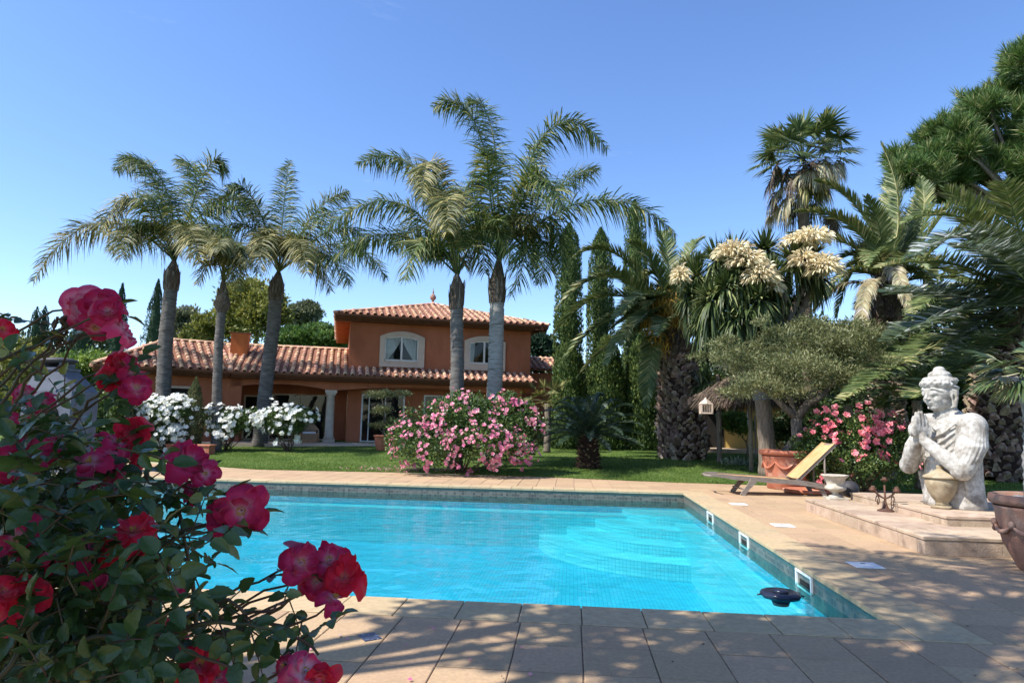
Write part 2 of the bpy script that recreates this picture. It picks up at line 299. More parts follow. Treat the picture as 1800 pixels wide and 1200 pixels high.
# near petals: crimson rim, paler heart, carried by the petal's own pigment attribute
def petal_mat(name, rim, mid, heart):
    m, n, l = base_mat(name); p = n['Principled BSDF']; p.inputs['Roughness'].default_value = .55; p.inputs['Specular IOR Level'].default_value = .25
    p.inputs['Sheen Weight'].default_value = .25
    a = n.new('ShaderNodeAttribute'); a.attribute_name = 'pig'
    t = n.new('ShaderNodeTexNoise'); t.inputs['Scale'].default_value = 45; t.inputs['Detail'].default_value = 5
    tcn = n.new('ShaderNodeTexCoord'); l.new(tcn.outputs['Object'], t.inputs['Vector'])
    ad = n.new('ShaderNodeMath'); ad.operation = 'MULTIPLY_ADD'; ad.inputs[1].default_value = .45; l.new(t.outputs[0], ad.inputs[0])
    sb = n.new('ShaderNodeMath'); sb.operation = 'SUBTRACT'; sb.inputs[1].default_value = .22; l.new(a.outputs['Fac'], sb.inputs[0]); l.new(sb.outputs[0], ad.inputs[2])
    cr = n.new('ShaderNodeValToRGB'); e = cr.color_ramp.elements; e[0].color = (*heart, 1); e[0].position = .05; e[1].color = (*rim, 1); e[1].position = .72
    x = e.new(.40); x.color = (*mid, 1); l.new(ad.outputs[0], cr.inputs[0]); l.new(cr.outputs[0], p.inputs['Base Color'])
    tr = n.new('ShaderNodeBsdfTranslucent'); l.new(cr.outputs[0], tr.inputs[0])
    b = n.new('ShaderNodeBump'); b.inputs['Strength'].default_value = .35; b.inputs['Distance'].default_value = .002; l.new(t.outputs[0], b.inputs['Height']); l.new(b.outputs[0], p.inputs['Normal'])
    mx = n.new('ShaderNodeMixShader'); mx.inputs[0].default_value = .35; l.new(p.outputs[0], mx.inputs[1]); l.new(tr.outputs[0], mx.inputs[2]); l.new(mx.outputs[0], n['Material Output'].inputs[0]); return m
M['rose_red'] = petal_mat('crimson_petal', (.62, .004, .03), (.72, .012, .06), (.70, .14, .16))
M['rose_mag'] = petal_mat('magenta_petal', (.50, .006, .07), (.62, .04, .15), (.76, .42, .46))
M['rose_pale'] = petal_mat('pale_pink_petal', (.66, .04, .14), (.76, .30, .38), (.82, .60, .60))

def pool_mat(name, c1, c2, grout, sc, strength=1.0):
    m, n, l = base_mat(name); p = n['Principled BSDF']; p.inputs['Roughness'].default_value = .35
    g = n.new('ShaderNodeNewGeometry'); b = n.new('ShaderNodeTexBrick'); b.offset = 0; b.inputs['Scale'].default_value = sc
    b.inputs['Brick Width'].default_value = 1; b.inputs['Row Height'].default_value = 1; b.inputs['Mortar Size'].default_value = .06; b.inputs['Bias'].default_value = 0
    b.inputs['Color1'].default_value = (*c1, 1); b.inputs['Color2'].default_value = (*c2, 1); b.inputs['Mortar'].default_value = (*grout, 1)
    # fold the vertical walls into the same lattice
    sx = n.new('ShaderNodeSeparateXYZ'); l.new(g.outputs['Position'], sx.inputs[0]); sn = n.new('ShaderNodeSeparateXYZ'); l.new(g.outputs['Normal'], sn.inputs[0])
    ab = n.new('ShaderNodeMath'); ab.operation = 'ABSOLUTE'; l.new(sn.outputs[0], ab.inputs[0]); gx = n.new('ShaderNodeMath'); gx.operation = 'GREATER_THAN'; gx.inputs[1].default_value = .6; l.new(ab.outputs[0], gx.inputs[0])
    ay = n.new('ShaderNodeMath'); ay.operation = 'ABSOLUTE'; l.new(sn.outputs[1], ay.inputs[0]); gy = n.new('ShaderNodeMath'); gy.operation = 'GREATER_THAN'; gy.inputs[1].default_value = .6; l.new(ay.outputs[0], gy.inputs[0])
    def mixv(fac, a_, b_):
        k = n.new('ShaderNodeMix'); l.new(fac, k.inputs[0]); l.new(a_, k.inputs[2]); l.new(b_, k.inputs[3]); return k.outputs[0]
    X = mixv(gx.outputs[0], sx.outputs[0], sx.outputs[2]); Yv = mixv(gy.outputs[0], sx.outputs[1], sx.outputs[2])
    cb = n.new('ShaderNodeCombineXYZ'); l.new(X, cb.inputs[0]); l.new(Yv, cb.inputs[1]); l.new(cb.outputs[0], b.inputs['Vector'])
    l.new(b.outputs[0], p.inputs['Base Color']); return m
M['mosaic'] = pool_mat('pool_mosaic', (.070, .46, .58), (.04, .38, .53), (.010, .22, .36), 15)
M['mosaic_lightened'] = pool_mat('shallow_lightened_mosaic', (.27, .66, .72), (.21, .60, .68), (.10, .44, .54), 15)  # basin mosaic with the lighter look of shallow water painted into its colour
M['band'] = pool_mat('waterline_tile', (.15, .13, .105), (.05, .045, .04), (.15, .135, .115), 15)
M['lip'] = pool_mat('green_edge_mosaic', (.045, .075, .065), (.065, .10, .085), (.08, .10, .09), 24)
m, n, l = base_mat('water')
gl = n.new('ShaderNodeBsdfGlossy'); gl.inputs['Roughness'].default_value = .015
tr = n.new('ShaderNodeBsdfTransparent'); tr.inputs[0].default_value = (.50, .93, .97, 1)
fr = n.new('ShaderNodeFresnel'); fr.inputs[0].default_value = 1.33
tn = n.new('ShaderNodeTexNoise'); tn.inputs['Scale'].default_value = 3.2; tn.inputs['Detail'].default_value = 4; tn.inputs['Distortion'].default_value = .4
g = n.new('ShaderNodeNewGeometry'); l.new(g.outputs['Position'], tn.inputs['Vector'])
bp = n.new('ShaderNodeBump'); tn2 = n.new('ShaderNodeTexNoise'); tn2.inputs['Scale'].default_value = 1.1; tn2.inputs['Detail'].default_value = 2; l.new(g.outputs['Position'], tn2.inputs['Vector'])
am = n.new('ShaderNodeMath'); am.operation = 'MULTIPLY_ADD'; am.inputs[1].default_value = 2.6; l.new(tn2.outputs[0], am.inputs[0]); l.new(tn.outputs[0], am.inputs[2])
bp.inputs['Strength'].default_value = .30; bp.inputs['Distance'].default_value = .05; l.new(am.outputs[0], bp.inputs['Height'])
l.new(bp.outputs[0], gl.inputs['Normal']); l.new(bp.outputs[0], fr.inputs['Normal'])
ms = n.new('ShaderNodeMixShader'); l.new(fr.outputs[0], ms.inputs[0]); l.new(tr.outputs[0], ms.inputs[1]); l.new(gl.outputs[0], ms.inputs[2]); l.new(ms.outputs[0], n['Material Output'].inputs[0])
M['water'] = m
m, n, l = base_mat('window_glass')
gl = n.new('ShaderNodeBsdfGlossy'); gl.inputs['Roughness'].default_value = .02; tr = n.new('ShaderNodeBsdfTransparent'); tr.inputs[0].default_value = (.8, .84, .84, 1)
fr = n.new('ShaderNodeFresnel'); fr.inputs[0].default_value = 1.5; ms = n.new('ShaderNodeMixShader')
l.new(fr.outputs[0], ms.inputs[0]); l.new(tr.outputs[0], ms.inputs[1]); l.new(gl.outputs[0], ms.inputs[2]); l.new(ms.outputs[0], n['Material Output'].inputs[0])
M['glass'] = m
# ================================================================ SETTING: lawn, paving, pool
PX0, PX1, PY0, PY1 = -13.0, 2.62, 5.8, 15.68          # pool basin
WZ = -.215                                            # water level
def edgeY(x): return float(np.interp(x, [-17, -13.8, -9.2, -5, -.7, 2.7, 5.9, 8], [21.0, 20.3, 18.9, 19.2, 19.05, 18.4, 18.35, 17.9]))
XL, XR, YB = -17.0, 8.0, -5.0
mb = MB()
xs = np.concatenate([[-900, -300, -120, -60, -40, -28, -22], np.arange(XL, XR+.01, .5), [10, 14, 20, 30, 45, 70, 120, 300, 900]])
ts = [0, .25, .5, .8, 1.2, 1.8, 2.5, 3.5, 5, 7, 9, 11, 14, 20, 40, 80, 200, 1400]
V = []
for x in xs:
    y0 = edgeY(x)
    for t in ts:
        y = y0+t; V.append((x, y, gz(x, y)+(.012*math.sin(x*1.3+t*2.1) if t > .3 else 0)))
nt = len(ts)
F = [(i*nt+j, (i+1)*nt+j, (i+1)*nt+j+1, i*nt+j+1) for i in range(len(xs)-1) for j in range(nt-1)]
mb.add(V, F, 0, True)
for xa, xb in ((-900, XL), (XR, 900)):                # flanks of the terrace
    ya, yb = edgeY(xa), edgeY(xb)
    mb.add([(xa, -600, 0), (xb, -600, 0), (xb, YB, 0), (xa, YB, 0), (xb, yb, 0), (xa, ya, 0)], [(0, 1, 2, 3), (3, 2, 4, 5)])
mb.add([(XL, -600, 0), (XR, -600, 0), (XR, YB, 0), (XL, YB, 0)], [(0, 1, 2, 3)])
mb.build('lawn', M['lawn'], kind='structure')
# grass blades, long enough to read at this distance
N = 190000
gx_ = rng.uniform(-16, 17, N); tt = rng.power(.55, N)*13
gy_ = np.array(np.interp(gx_, [-17, -13.8, -9.2, -5, -.7, 2.7, 5.9, 8, 17], [21.0, 20.3, 18.9, 19.2, 19.05, 18.4, 18.35, 17.9, 17.9]))+tt
gzv = np.clip((gy_-19)*.042, 0, .45)-.005
a = rng.uniform(0, 6.28, N); hgt = rng.uniform(.025, .06, N); w = rng.uniform(.006, .012, N)
B0 = np.stack([gx_-w*np.cos(a), gy_-w*np.sin(a), gzv], 1); B1 = np.stack([gx_+w*np.cos(a), gy_+w*np.sin(a), gzv], 1)
T0 = np.stack([gx_+rng.normal(0, .02, N), gy_+rng.normal(0, .02, N), gzv+hgt], 1)
Vg = np.stack([B0, B1, T0], 1).reshape(-1, 3)
tag(link('grass', np_mesh('grass', Vg, np.arange(3*N).reshape(-1, 3)), M['grass'], kind='stuff'), 'short mown green grass of the lawn beyond the pool terrace', 'grass')

# terrace slab with the pool opening
mb = MB()
z0 = -.011
def quad(x0, y0, x1, y1, z): mb.add([(x0, y0, z), (x1, y0, z), (x1, y1, z), (x0, y1, z)], [(0, 1, 2, 3)])
quad(XL, YB, XR, PY0, z0)
mb.add([(XL, PY0, z0), (PX0, PY0, z0), (PX0, PY1, z0), (XL, PY1, z0)], [(0, 1, 2, 3)]); mb.add([(PX1, PY0, z0), (XR, PY0, z0), (XR, PY1, z0), (PX1, PY1, z0)], [(0, 1, 2, 3)])
xe = np.arange(XL, XR+.01, .5)
for i in range(len(xe)-1): mb.add([(xe[i], PY1, z0), (xe[i+1], PY1, z0), (xe[i+1], edgeY(xe[i+1]), z0), (xe[i], edgeY(xe[i]), z0)], [(0, 1, 2, 3)])
paving = mb.build('paving', M['grout'], kind='structure')
PW, CW = .5, .5
cands = []
def tile_quad(x0, y0, x1, y1, kind):
    c = [(x0, y0), (x1, y0), (x1, y1), (x0, y1)]; g = .0045
    c = [(x0+g, y0+g), (x1-g, y0+g), (x1-g, y1-g), (x0+g, y1-g)]
    c = [(x, min(y, edgeY(x))) for x, y in c]
    if c[2][1]-c[1][1] < .06: return
    cands.append((c, kind))
xi = np.linspace(PX0-CW, PX1+CW, int(round((PX1-PX0+2*CW)/.5))+1)
for i in range(len(xi)-1):
    tile_quad(xi[i], PY0-CW, xi[i+1], PY0+.025, 1); tile_quad(xi[i], PY1-.025, xi[i+1], PY1+CW, 1)
ny = int(round((PY1-PY0)/.5)); st = (PY1-PY0-.05)/ny
for k in range(ny):
    y = PY0+.025+k*st
    tile_quad(PX1-.025, y, PX1+CW, y+st, 1); tile_quad(PX0-CW, y, PX0+.025, y+st, 1)
ox, oy = .09, PY0-CW
px_w = .47
for ix in range(-38, 18):
    for iy in range(-21, 40):
        x0 = ox+ix*px_w; y0 = oy+iy*.5; x1, y1 = x0+px_w, y0+.5
        if iy >= 0:
            # rows beside and beyond the basin line up with the coping
            if y0 >= PY0-CW-.01 and y0 < PY1+CW-.02:
                if x1 > PX0-CW+.01 and x0 < PX1+CW-.01:
                    if x0 < PX1+CW-.02 and x1 > PX1+CW+.02: x0 = PX1+CW
                    elif x1 > PX0-CW+.02 and x0 < PX0-CW-.02: x1 = PX0-CW
                    else:
                        if y1 > PY1+CW+.05: y0 = PY1+CW
                        else: continue
        if x0 < XL or x1 > XR+.4 or y0 < YB: continue
        tile_quad(x0, y0, x1, y1, 0)
def vis(c):
    P = np.array([c[0], c[1], 0])-CO; d = P@CF
    if d < .3: return 1e6+np.linalg.norm(P)
    x, y = 900+CAM_F*(P@CR)/d, 600-CAM_F*(P@CU)/d
    return (0 if -80 < x < 1880 and y < 1290 else 1e5)+d
cands.sort(key=lambda q: vis(np.mean(q[0], axis=0)))
rest = {0: MB(), 1: MB()}
for k, (c, kind) in enumerate(cands):
    m_ = MB() if k < 300 else rest[kind]; c = np.array(c); mid = c.mean(0); zt = random.uniform(-.0018, .0018)+(.004 if kind else 0)
    b = .006; ci = mid+(c-mid)*(1-b/.24); tl = [random.uniform(-.0012, .0012) for _ in range(4)]
    th = .045 if kind else .03
    Vt = [(x, y, -th+zt) for x, y in c]+[(x, y, zt-.004) for x, y in c]+[(x, y, zt+t) for (x, y), t in zip(ci, tl)]
    Ft = [(i, (i+1) % 4, 4+(i+1) % 4, 4+i) for i in range(4)]+[(4+i, 4+(i+1) % 4, 8+(i+1) % 4, 8+i) for i in range(4)]+[(8, 9, 10, 11)]+([(3, 2, 1, 0)] if kind else [])
    m_.add(Vt, Ft)
    if k < 300: m_.build('coping_stone' if kind else 'paver', M['coping' if kind else 'paver'], paving)
rest[0].build('paver', M['paver'], paving, kind='stuff'); rest[1].build('coping_stone', M['coping'], paving, kind='stuff')
c = gp(650, 1119.5, 0)
mb = MB().box((0, 0, 0), (.125, .155, .006), rz=R_(38), bev=.002); mb.build('inlay_tile', M['bluetile'], paving, loc=(c[0], c[1], .0045))

# pool shell
DZ = -1.28
pool = MB()
lipz, bandz = -.045, -.10
e = .03
def wall_ring(m_, x0, y0, x1, y1, za, zb):
    P = [(x0, y0), (x1, y0), (x1, y1), (x0, y1)]
    for i in range(4):
        a, b = P[i], P[(i+1) % 4]
        m_.add([(a[0], a[1], za), (b[0], b[1], za), (b[0], b[1], zb), (a[0], a[1], zb)], [(3, 2, 1, 0)])
wall_ring(pool, PX0-.0, PY0, PX1, PY1, -.36, DZ)
pool.add([(PX0, PY0, DZ), (PX1, PY0, DZ), (PX1, PY1, DZ), (PX0, PY1, DZ)], [(0, 1, 2, 3)])
basin = pool.build('pool_basin', M['mosaic'], kind='structure')
mb = MB(); wall_ring(mb, PX0, PY0, PX1, PY1, bandz, -.36); mb.build('waterline_tiles', M['band'], basin)
mb = MB(); wall_ring(mb, PX0, PY0, PX1, PY1, -.02, bandz); mb.build('edge_mosaic', M['lip'], basin)
# ledge and curved corner steps
mb = MB(); L = .42
mb.box(((PX0+PX1)/2, PY1-L/2, (-.50+DZ)/2), (PX1-PX0-.004, L, abs(-.50-DZ)-.004)); mb.build('ledge', M['mosaic_lightened'], basin)
mb = MB(); mb.box((PX1-L/2, (PY0+PY1-L)/2, (-.50+DZ)/2), (L, PY1-PY0-L-.006, abs(-.50-DZ)-.004)); mb.build('ledge', M['mosaic_lightened'], basin)
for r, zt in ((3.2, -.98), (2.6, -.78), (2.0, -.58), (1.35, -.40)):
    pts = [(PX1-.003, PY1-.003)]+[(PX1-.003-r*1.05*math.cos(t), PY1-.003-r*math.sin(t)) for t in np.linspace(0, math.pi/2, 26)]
    MB().prism(pts, DZ+.003, zt).build('pool_step', M['mosaic_lightened'], basin)
mb = MB(); nx_, ny_ = 2, 2
mb.add([(PX0, PY0, WZ), (PX1, PY0, WZ), (PX1, PY1, WZ), (PX0, PY1, WZ)], [(0, 1, 2, 3)]); mb.build('water', M['water'], kind='structure')

# white skimmer mouths in the right pool wall
desc = ['farthest white skimmer frame in the right pool wall, next to the curved steps', 'middle white skimmer frame in the right pool wall', 'nearest white skimmer frame in the right pool wall, close to the floating dispenser']
for k, y in enumerate((12.75, 10.35, 7.8)):
    t = thing('skimmer_mouth', (PX1, y, -.15), desc[k], 'pool skimmer', 'white skimmers along the pool wall')
    w_, h_ = .50, .19
    fr_ = MB(); fr_.box((-.012, 0, h_/2-.012), (.024, w_, .026)); fr_.box((-.012, w_/2-.014, -.008), (.022, .028, h_-.04)); fr_.box((-.012, -w_/2+.014, -.008), (.022, .028, h_-.04))
    fr_.build('frame', M['plastic_white'], t)
    MB().box((-.004, 0, -.03), (.006, w_-.20, h_-.13)).build('throat', M['dark'], t)
    MB().box((-.010, 0, -.095), (.008, w_-.06, .018)).build('weir_flap', M['plastic_white'], t)
desc = ['white square cover in the paving farthest along the pool, near the lounger', 'white square cover in the paving halfway along the right pool edge', 'nearest white square cover in the paving, in front of the platform corner']
for k, (px, py) in enumerate(((1298, 886), (1376, 923.5), (1521, 993.5))):
    c = gp(px, py, 0)
    t = thing('access_cover', (c[0], c[1], .003), desc[k], 'cover', 'white square covers in the paving')
    MB().box((0, 0, .004), (.31, .31, .008), bev=.003).build('lid', M['plastic_white'], t)
    MB().box((0, .07, .0095), (.05, .018, .003)).build('finger_notch', M['dark'], t)
# floating dispenser
c = gp(1372, 1042, WZ+.03)
t = thing('floating_dispenser', (c[0], c[1], WZ), 'dark blue round chlorine dispenser floating in the near right corner of the pool', 'pool float')
MB().lathe([(.0, .028), (.06, .03), (.15, .055), (.19, .045), (.205, .02), (.19, -.01), (.12, -.03), (0, -.03)][::-1], seg=36, flute=9, fl_amp=.025).build('float_ring', M['navy'], t)
MB().lathe([(0, -.09), (.08, -.09), (.10, -.03)], seg=20).build('basket', M['navy'], t)
MB().lathe([(.07, .025), (.075, .062), (.055, .07), (0, .072)], seg=20).build('cap', M['navy'], t)
for s_ in (-1, 1): MB().tube([(s_*.19, 0, .02), (s_*.24, 0, .005)], [.012, .008], 6).build('tie_lug', M['navy'], t)

# ================================================================ HOUSE
HA = R_(20); HO = np.array([-15.03, 27.37, .45]); EZ = 3.10
ch, sh = math.cos(HA), math.sin(HA)
def to_h(P): P = np.asarray(P)-HO; return np.array([P[0]*ch+P[1]*sh, -P[0]*sh+P[1]*ch, P[2]])
def hp(px, py, v):                          # photo pixel -> (u, z) on the facade-parallel plane v
    d = ray(px, py); o = to_h(CO); dl = np.array([d[0]*ch+d[1]*sh, -d[0]*sh+d[1]*ch, d[2]]); k = (v-o[1])/dl[1]; q = o+dl*k; return q[0], q[2]
house = thing('house', HO, 'orange rendered villa with terracotta tiled roofs and an upper storey with two arched windows', 'house', rz=HA)
def tile_mesh(L_=.46, r0=.098, r1=.080, seg=6, th=.016):
    V = []
    for (y, r) in ((0, r0), (L_, r1)):
        for k in range(seg+1):
            t = math.pi*k/seg; V.append((-r*math.cos(t), y, r*math.sin(t)*.92))
    for k in range(seg+1):
        t = math.pi*k/seg; V.append((-(r0-th)*math.cos(t), 0, (r0-th)*math.sin(t)*.92))
    n1 = seg+1; F = [(k, k+1, n1+k+1, n1+k) for k in range(seg)]+[(2*n1+k, 2*n1+k+1, k+1, k) for k in range(seg)]
    m_ = MB(); m_.add(V, F, 0, True); me = m_.mesh('roof_tile'); me.materials.append(M['tile']); return me, np.array(V), F
TM, TV, TF = tile_mesh()
TMb, TVb, TFb = tile_mesh(.46, .088, .075)
tile_jobs = []
def inside(poly, x, y):
    c = False; n = len(poly)
    for i in range(n):
        x1, y1 = poly[i]; x2, y2 = poly[(i+1) % n]
        if (y1 > y) != (y2 > y) and x < (x2-x1)*(y-y1)/(y2-y1)+x1: c = not c
    return c
def roof_slope(name, E0, sdir, tdir, poly, pitch=.335, rows=.40, front=True, skip=None, parent=None):
    """poly in (s, t); s along the eave, t up the slope"""
    E0 = np.array(E0, float); sdir = np.array(sdir, float); sdir /= np.linalg.norm(sdir); tdir = np.array(tdir, float); tdir /= np.linalg.norm(tdir); nrm = np.cross(sdir, tdir)
    P = [E0+sdir*a+tdir*b for a, b in poly]; n = len(P); V = P+[p-nrm*.09 for p in P]
    o = MB().add(V, [tuple(range(n)), tuple(range(n, 2*n))[::-1]]+[(i, n+i, n+(i+1) % n, (i+1) % n) for i in range(n)]).build(name, M['tile_under'], house if parent is None else parent)
    s0, s1 = min(p[0] for p in poly), max(p[0] for p in poly); t1 = max(p[1] for p in poly)
    ns = int((s1-s0)/pitch); 
    for i in range(ns+1):
        s = s0+(i+.5)*pitch
        for j in range(int(t1/rows)+1):
            t = j*rows-.06
            if not inside(poly, s, max(t, 0)+.12): continue
            if skip and skip(s, t): continue
            dz = .012+.012*(j % 2)*0; rx = random.uniform(-.012, .012); rz_ = random.uniform(-.02, .02)
            y = tdir*math.cos(.045+rx)+nrm*math.sin(-.045+rx); x = sdir*math.cos(rz_)+y*math.sin(rz_); z = np.cross(x, y); y = np.cross(z, x)
            pos = E0+sdir*(s+random.uniform(-.01, .01))+tdir*(t+random.uniform(-.015, .015))+nrm*(dz+.02)
            Mx = np.eye(4); Mx[:3, 0] = x; Mx[:3, 1] = y; Mx[:3, 2] = z; Mx[:3, 3] = pos
            tile_jobs.append((o, Mx, front, t))
    return o
# the roof's heights are read off the photo
uR, zR = hp(613, 615, 3.6); RV = 3.6; RZ = zR
SL = math.atan2(RZ-EZ, RV); tmax = RV/math.cos(SL)
tS = (0, math.cos(SL), math.sin(SL)); UW = 1.15           # front wall of the upper storey
UL = hp(613.5, 620, UW)[0]; UR_ = hp(932, 640, UW)[0]; LE = hp(943, 671, 0)[0]+.05
t_w = UW/math.cos(SL)
k9 = math.tan(R_(9.5))
poly = [(0, 0), (LE, 0), (LE-.35, t_w), (UL, t_w), (UL, tmax), (-k9*RV, tmax)]
chu = hp(421, 622, 2.2)[0]
roof_slope('roof', (0, 0, EZ), (1, 0, 0), tS, poly, skip=lambda s, t: False)
# left wing, turned 19 degrees
WA = R_(19); wd = np.array([-math.cos(WA), -math.sin(WA), 0]); wn_ = np.array([-math.sin(WA), math.cos(WA), 0])   # along the wing outwards, and inwards
LW = 5.1
E0 = np.array([0, 0, EZ])+wd*LW
polyw = [(0, 0), (LW, 0), (LW+k9*RV, tmax), (2.9, tmax)]
roof_slope('roof', E0, -wd, wn_*math.cos(SL)+np.array([0, 0, math.sin(SL)]), polyw)
# its hip end and the rear slopes (plain sheets, out of the photo)
def sheet(P, name='roof'):
    P = [np.array(p, float) for p in P]; n_ = np.cross(P[1]-P[0], P[2]-P[0]); n_ /= np.linalg.norm(n_); n = len(P)
    return MB().add(P+[p-n_*.09 for p in P], [tuple(range(n)), tuple(range(n, 2*n))[::-1]]+[(i, n+i, n+(i+1) % n, (i+1) % n) for i in range(n)]).build(name, M['tile_under'], house)
pk = E0-wd*2.9+wn_*RV+np.array([0, 0, RZ-EZ]); bkL = E0+wn_*2*RV; jn = np.array([-k9*RV, RV, RZ])
roof_slope('roof', bkL, -wn_, (-wd)*math.cos(math.atan2(RZ-EZ, 2.9))+np.array([0, 0, math.sin(math.atan2(RZ-EZ, 2.9))]), [(0, 0), (2*RV, 0), (RV, math.hypot(2.9, RZ-EZ))])
sheet([bkL, pk, jn, np.array([-k9*2*RV, 2*RV, EZ])]); sheet([np.array([-k9*2*RV, 2*RV, EZ]), jn, np.array([UL, RV, RZ]), np.array([UL, 2*RV, EZ])])
# upper storey
UH = RZ+0
UEZ = 6.5-.45; OV = .75
UD = 11.3
ua, ub = UL-OV+.02, UR_+OV; va = UW-OV; vb = va+UD
uc, vc = (ua+ub)/2, (va+vb)/2; hw = (ub-ua)/2
AP = np.array([uc, va+hw, UEZ+hp(762, 533, va+hw)[1]*0+ (hp(762, 535, va+hw)[1]-UEZ)])
AP2 = np.array([uc, vb-hw, AP[2]])
rise = AP[2]-UEZ; S2 = math.atan2(rise, hw); tl2 = math.hypot(rise, hw)
roof_slope('roof', (ua, va, UEZ), (1, 0, 0), (0, math.cos(S2), math.sin(S2)), [(0, 0), (2*hw, 0), (hw, tl2)])
roof_slope('roof', (ub, va, UEZ), (0, 1, 0), (-math.cos(S2), 0, math.sin(S2)), [(0, 0), (UD, 0), (UD-hw, tl2), (hw, tl2)], front=False)
roof_slope('roof', (ua, vb, UEZ), (0, -1, 0), (math.cos(S2), 0, math.sin(S2)), [(0, 0), (UD, 0), (UD-hw, tl2), (hw, tl2)], front=False)
sheet([(ub, vb, UEZ), (ua, vb, UEZ), AP2])
# small rear roof right of the tower
q0 = hp(930, 629.5, 5.2); q1 = hp(985, 631, 5.2)
roof_slope('roof', (UR_+.02, 3.6, q0[1]-.75), (1, 0, 0), (0, 1.6, .75), [(0, 0), (3.4, 0), (3.4, 1.77), (0, 1.77)])
MB().box((UR_+1.7, 5.6, (q0[1]-.95)/2), (3.2, 3.6, q0[1]-.95)).build('wall', M['stucco'], house)
# place the tiles: the 300 that show largest are parts, the others one joined part per slope
def wpos(Mx): p = Mx[:3, 3]; return HO+np.array([p[0]*ch-p[1]*sh, p[0]*sh+p[1]*ch, p[2]])
tile_jobs.sort(key=lambda j: (not j[2])*100+np.linalg.norm(wpos(j[1])-CO)-(3 if j[3] < .4 else 0))
rest = {}
for k, (o, Mx, fr_, t) in enumerate(tile_jobs):
    if k < 300:
        q = bpy.data.objects.new('roof_tile', TM); COL.objects.link(q); q.parent = o; q.matrix_local = Matrix(Mx.tolist())
    else: rest.setdefault(o.name, (o, []))[1].append(Mx)
for o, Ms in rest.values():
    Ms = np.array(Ms); n1 = len(TV); V = np.einsum('nij,kj->nki', Ms[:, :3, :3], TV)+Ms[:, None, :3, 3]
    F = (np.array(TF)[None]+(np.arange(len(Ms))*n1)[:, None, None]).reshape(-1, 4)
    link('roof_tile', np_mesh('roof_tile', V, F, True), M['tile'], o, kind='stuff')
def ridge(a, b, r=.115, lift=.05, hipped=False):
    a, b = np.array(a, float), np.array(b, float); L_ = np.linalg.norm(b-a); n = max(1, int(L_/.42)); d = (b-a)/L_
    side = np.cross(d, [0, 0, 1]); side /= np.linalg.norm(side); up = np.cross(side, d); m_ = MB()
    for i in range(n):
        o0 = a+d*(i*L_/n-.03); V = []
        for (y, rr) in ((0, r), (L_/n+.05, r*.86)):
            for k in range(9):
                t = math.pi*k/8; V.append(o0+d*y+side*(-rr*math.cos(t))+up*(rr*math.sin(t)*.8+lift-.03))
        m_.add(V, [(k+1, k, 9+k, 9+k+1) for k in range(8)], 0, True)
        m_.add([v for v in V[:9]]+[o0+up*(lift-.05)], [(k, k+1, 9) for k in range(8)])
    return m_.build('ridge_tiles', M['tile'], house, kind='stuff')
ridge(E0, pk); ridge(pk, jn); ridge((0, 0, EZ), jn); ridge(jn, (UL, RV, RZ)); ridge((ua, va, UEZ), AP); ridge((ub, va, UEZ), AP); ridge(AP, AP2)
ridge((UR_+.02, 5.2, q0[1]), (UR_+3.4, 5.2, q0[1]))
# finial
fin = MB().lathe([(.16, -.05), (.16, .06), (.10, .10), (.07, .2), (.09, .26), (.17, .32), (.21, .42), (.19, .54), (.11, .64), (.05, .70), (.045, .78), (.07, .82), (.03, .88), (.02, 1.02), (.006, 1.12)], seg=18)
fin.build('roof_finial', M['terra_old'], house, loc=(AP[0], AP[1], AP[2]+.02)).scale = (.85, .85, .85)
# eaves: boards and rafter ends
def eave(a, b, depth, inn, z, name='eave_board'):
    a, b, inn = np.array(a, float), np.array(b, float), np.array(inn, float); m_ = MB()
    for k, (w0, w1, z0_, z1_) in enumerate(((.02, .10, -.10, -.02), (.12, depth*.62, -.17, -.10), (depth*.4, depth*1.02, -.25, -.17))):
        P = [a+inn*w0, b+inn*w0, b+inn*w1, a+inn*w1]
        m_.add([(p[0], p[1], z+z0_) for p in P]+[(p[0], p[1], z+z1_) for p in P], [(3, 2, 1, 0), (4, 5, 6, 7), (0, 1, 5, 4), (1, 2, 6, 5), (2, 3, 7, 6), (3, 0, 4, 7)])
    return m_.build(name, M['wood_eave'], house)
eave((0, 0), (LE-.02, 0), .68, (0, 1), EZ-.03); eave(E0[:2], (0, 0), .68, wn_[:2], EZ-.03)
eave((ua, va), (ub, va), OV-.03, (0, 1), UEZ-.03)
eave((ub, va), (ub, vb), OV-.03, (-1, 0), UEZ-.03)
MB().box((ua+OV/2+.01, vc, UEZ-.05), (OV-.03, UD-.3, .06)).build('soffit', M['chim'], house)
raf = MB().box((0, 0, 0), (OV-.06, .09, .13)).mesh('rafter'); raf.materials.append(M['chim'])
for i in range(20):
    q = bpy.data.objects.new('rafter', raf); COL.objects.link(q); q.parent = house; q.location = (ua+OV/2-.01, va+.3+i*.56, UEZ-.146)
# walls
wt = UEZ-.2
MB().box(((UL+UR_)/2, (UW+vb-OV)/2, (wt+2.6)/2), (UR_-UL, vb-OV-UW, wt-2.6)).build('wall', M['stucco'], house)
cu = hp(580, 730, .88)[0]
def arch_pts(u0, u1, z, rise, n=14): return [(u0+(u1-u0)*i/n, z+rise*(1-(2*i/n-1)**2)) for i in range(n+1)]
BF = .68
pu0 = hp(404, 700, BF)[0]
bot = arch_pts(pu0, cu-.12, 2.42, .22)+arch_pts(cu+.2, LE-1.2, 2.42, .25)
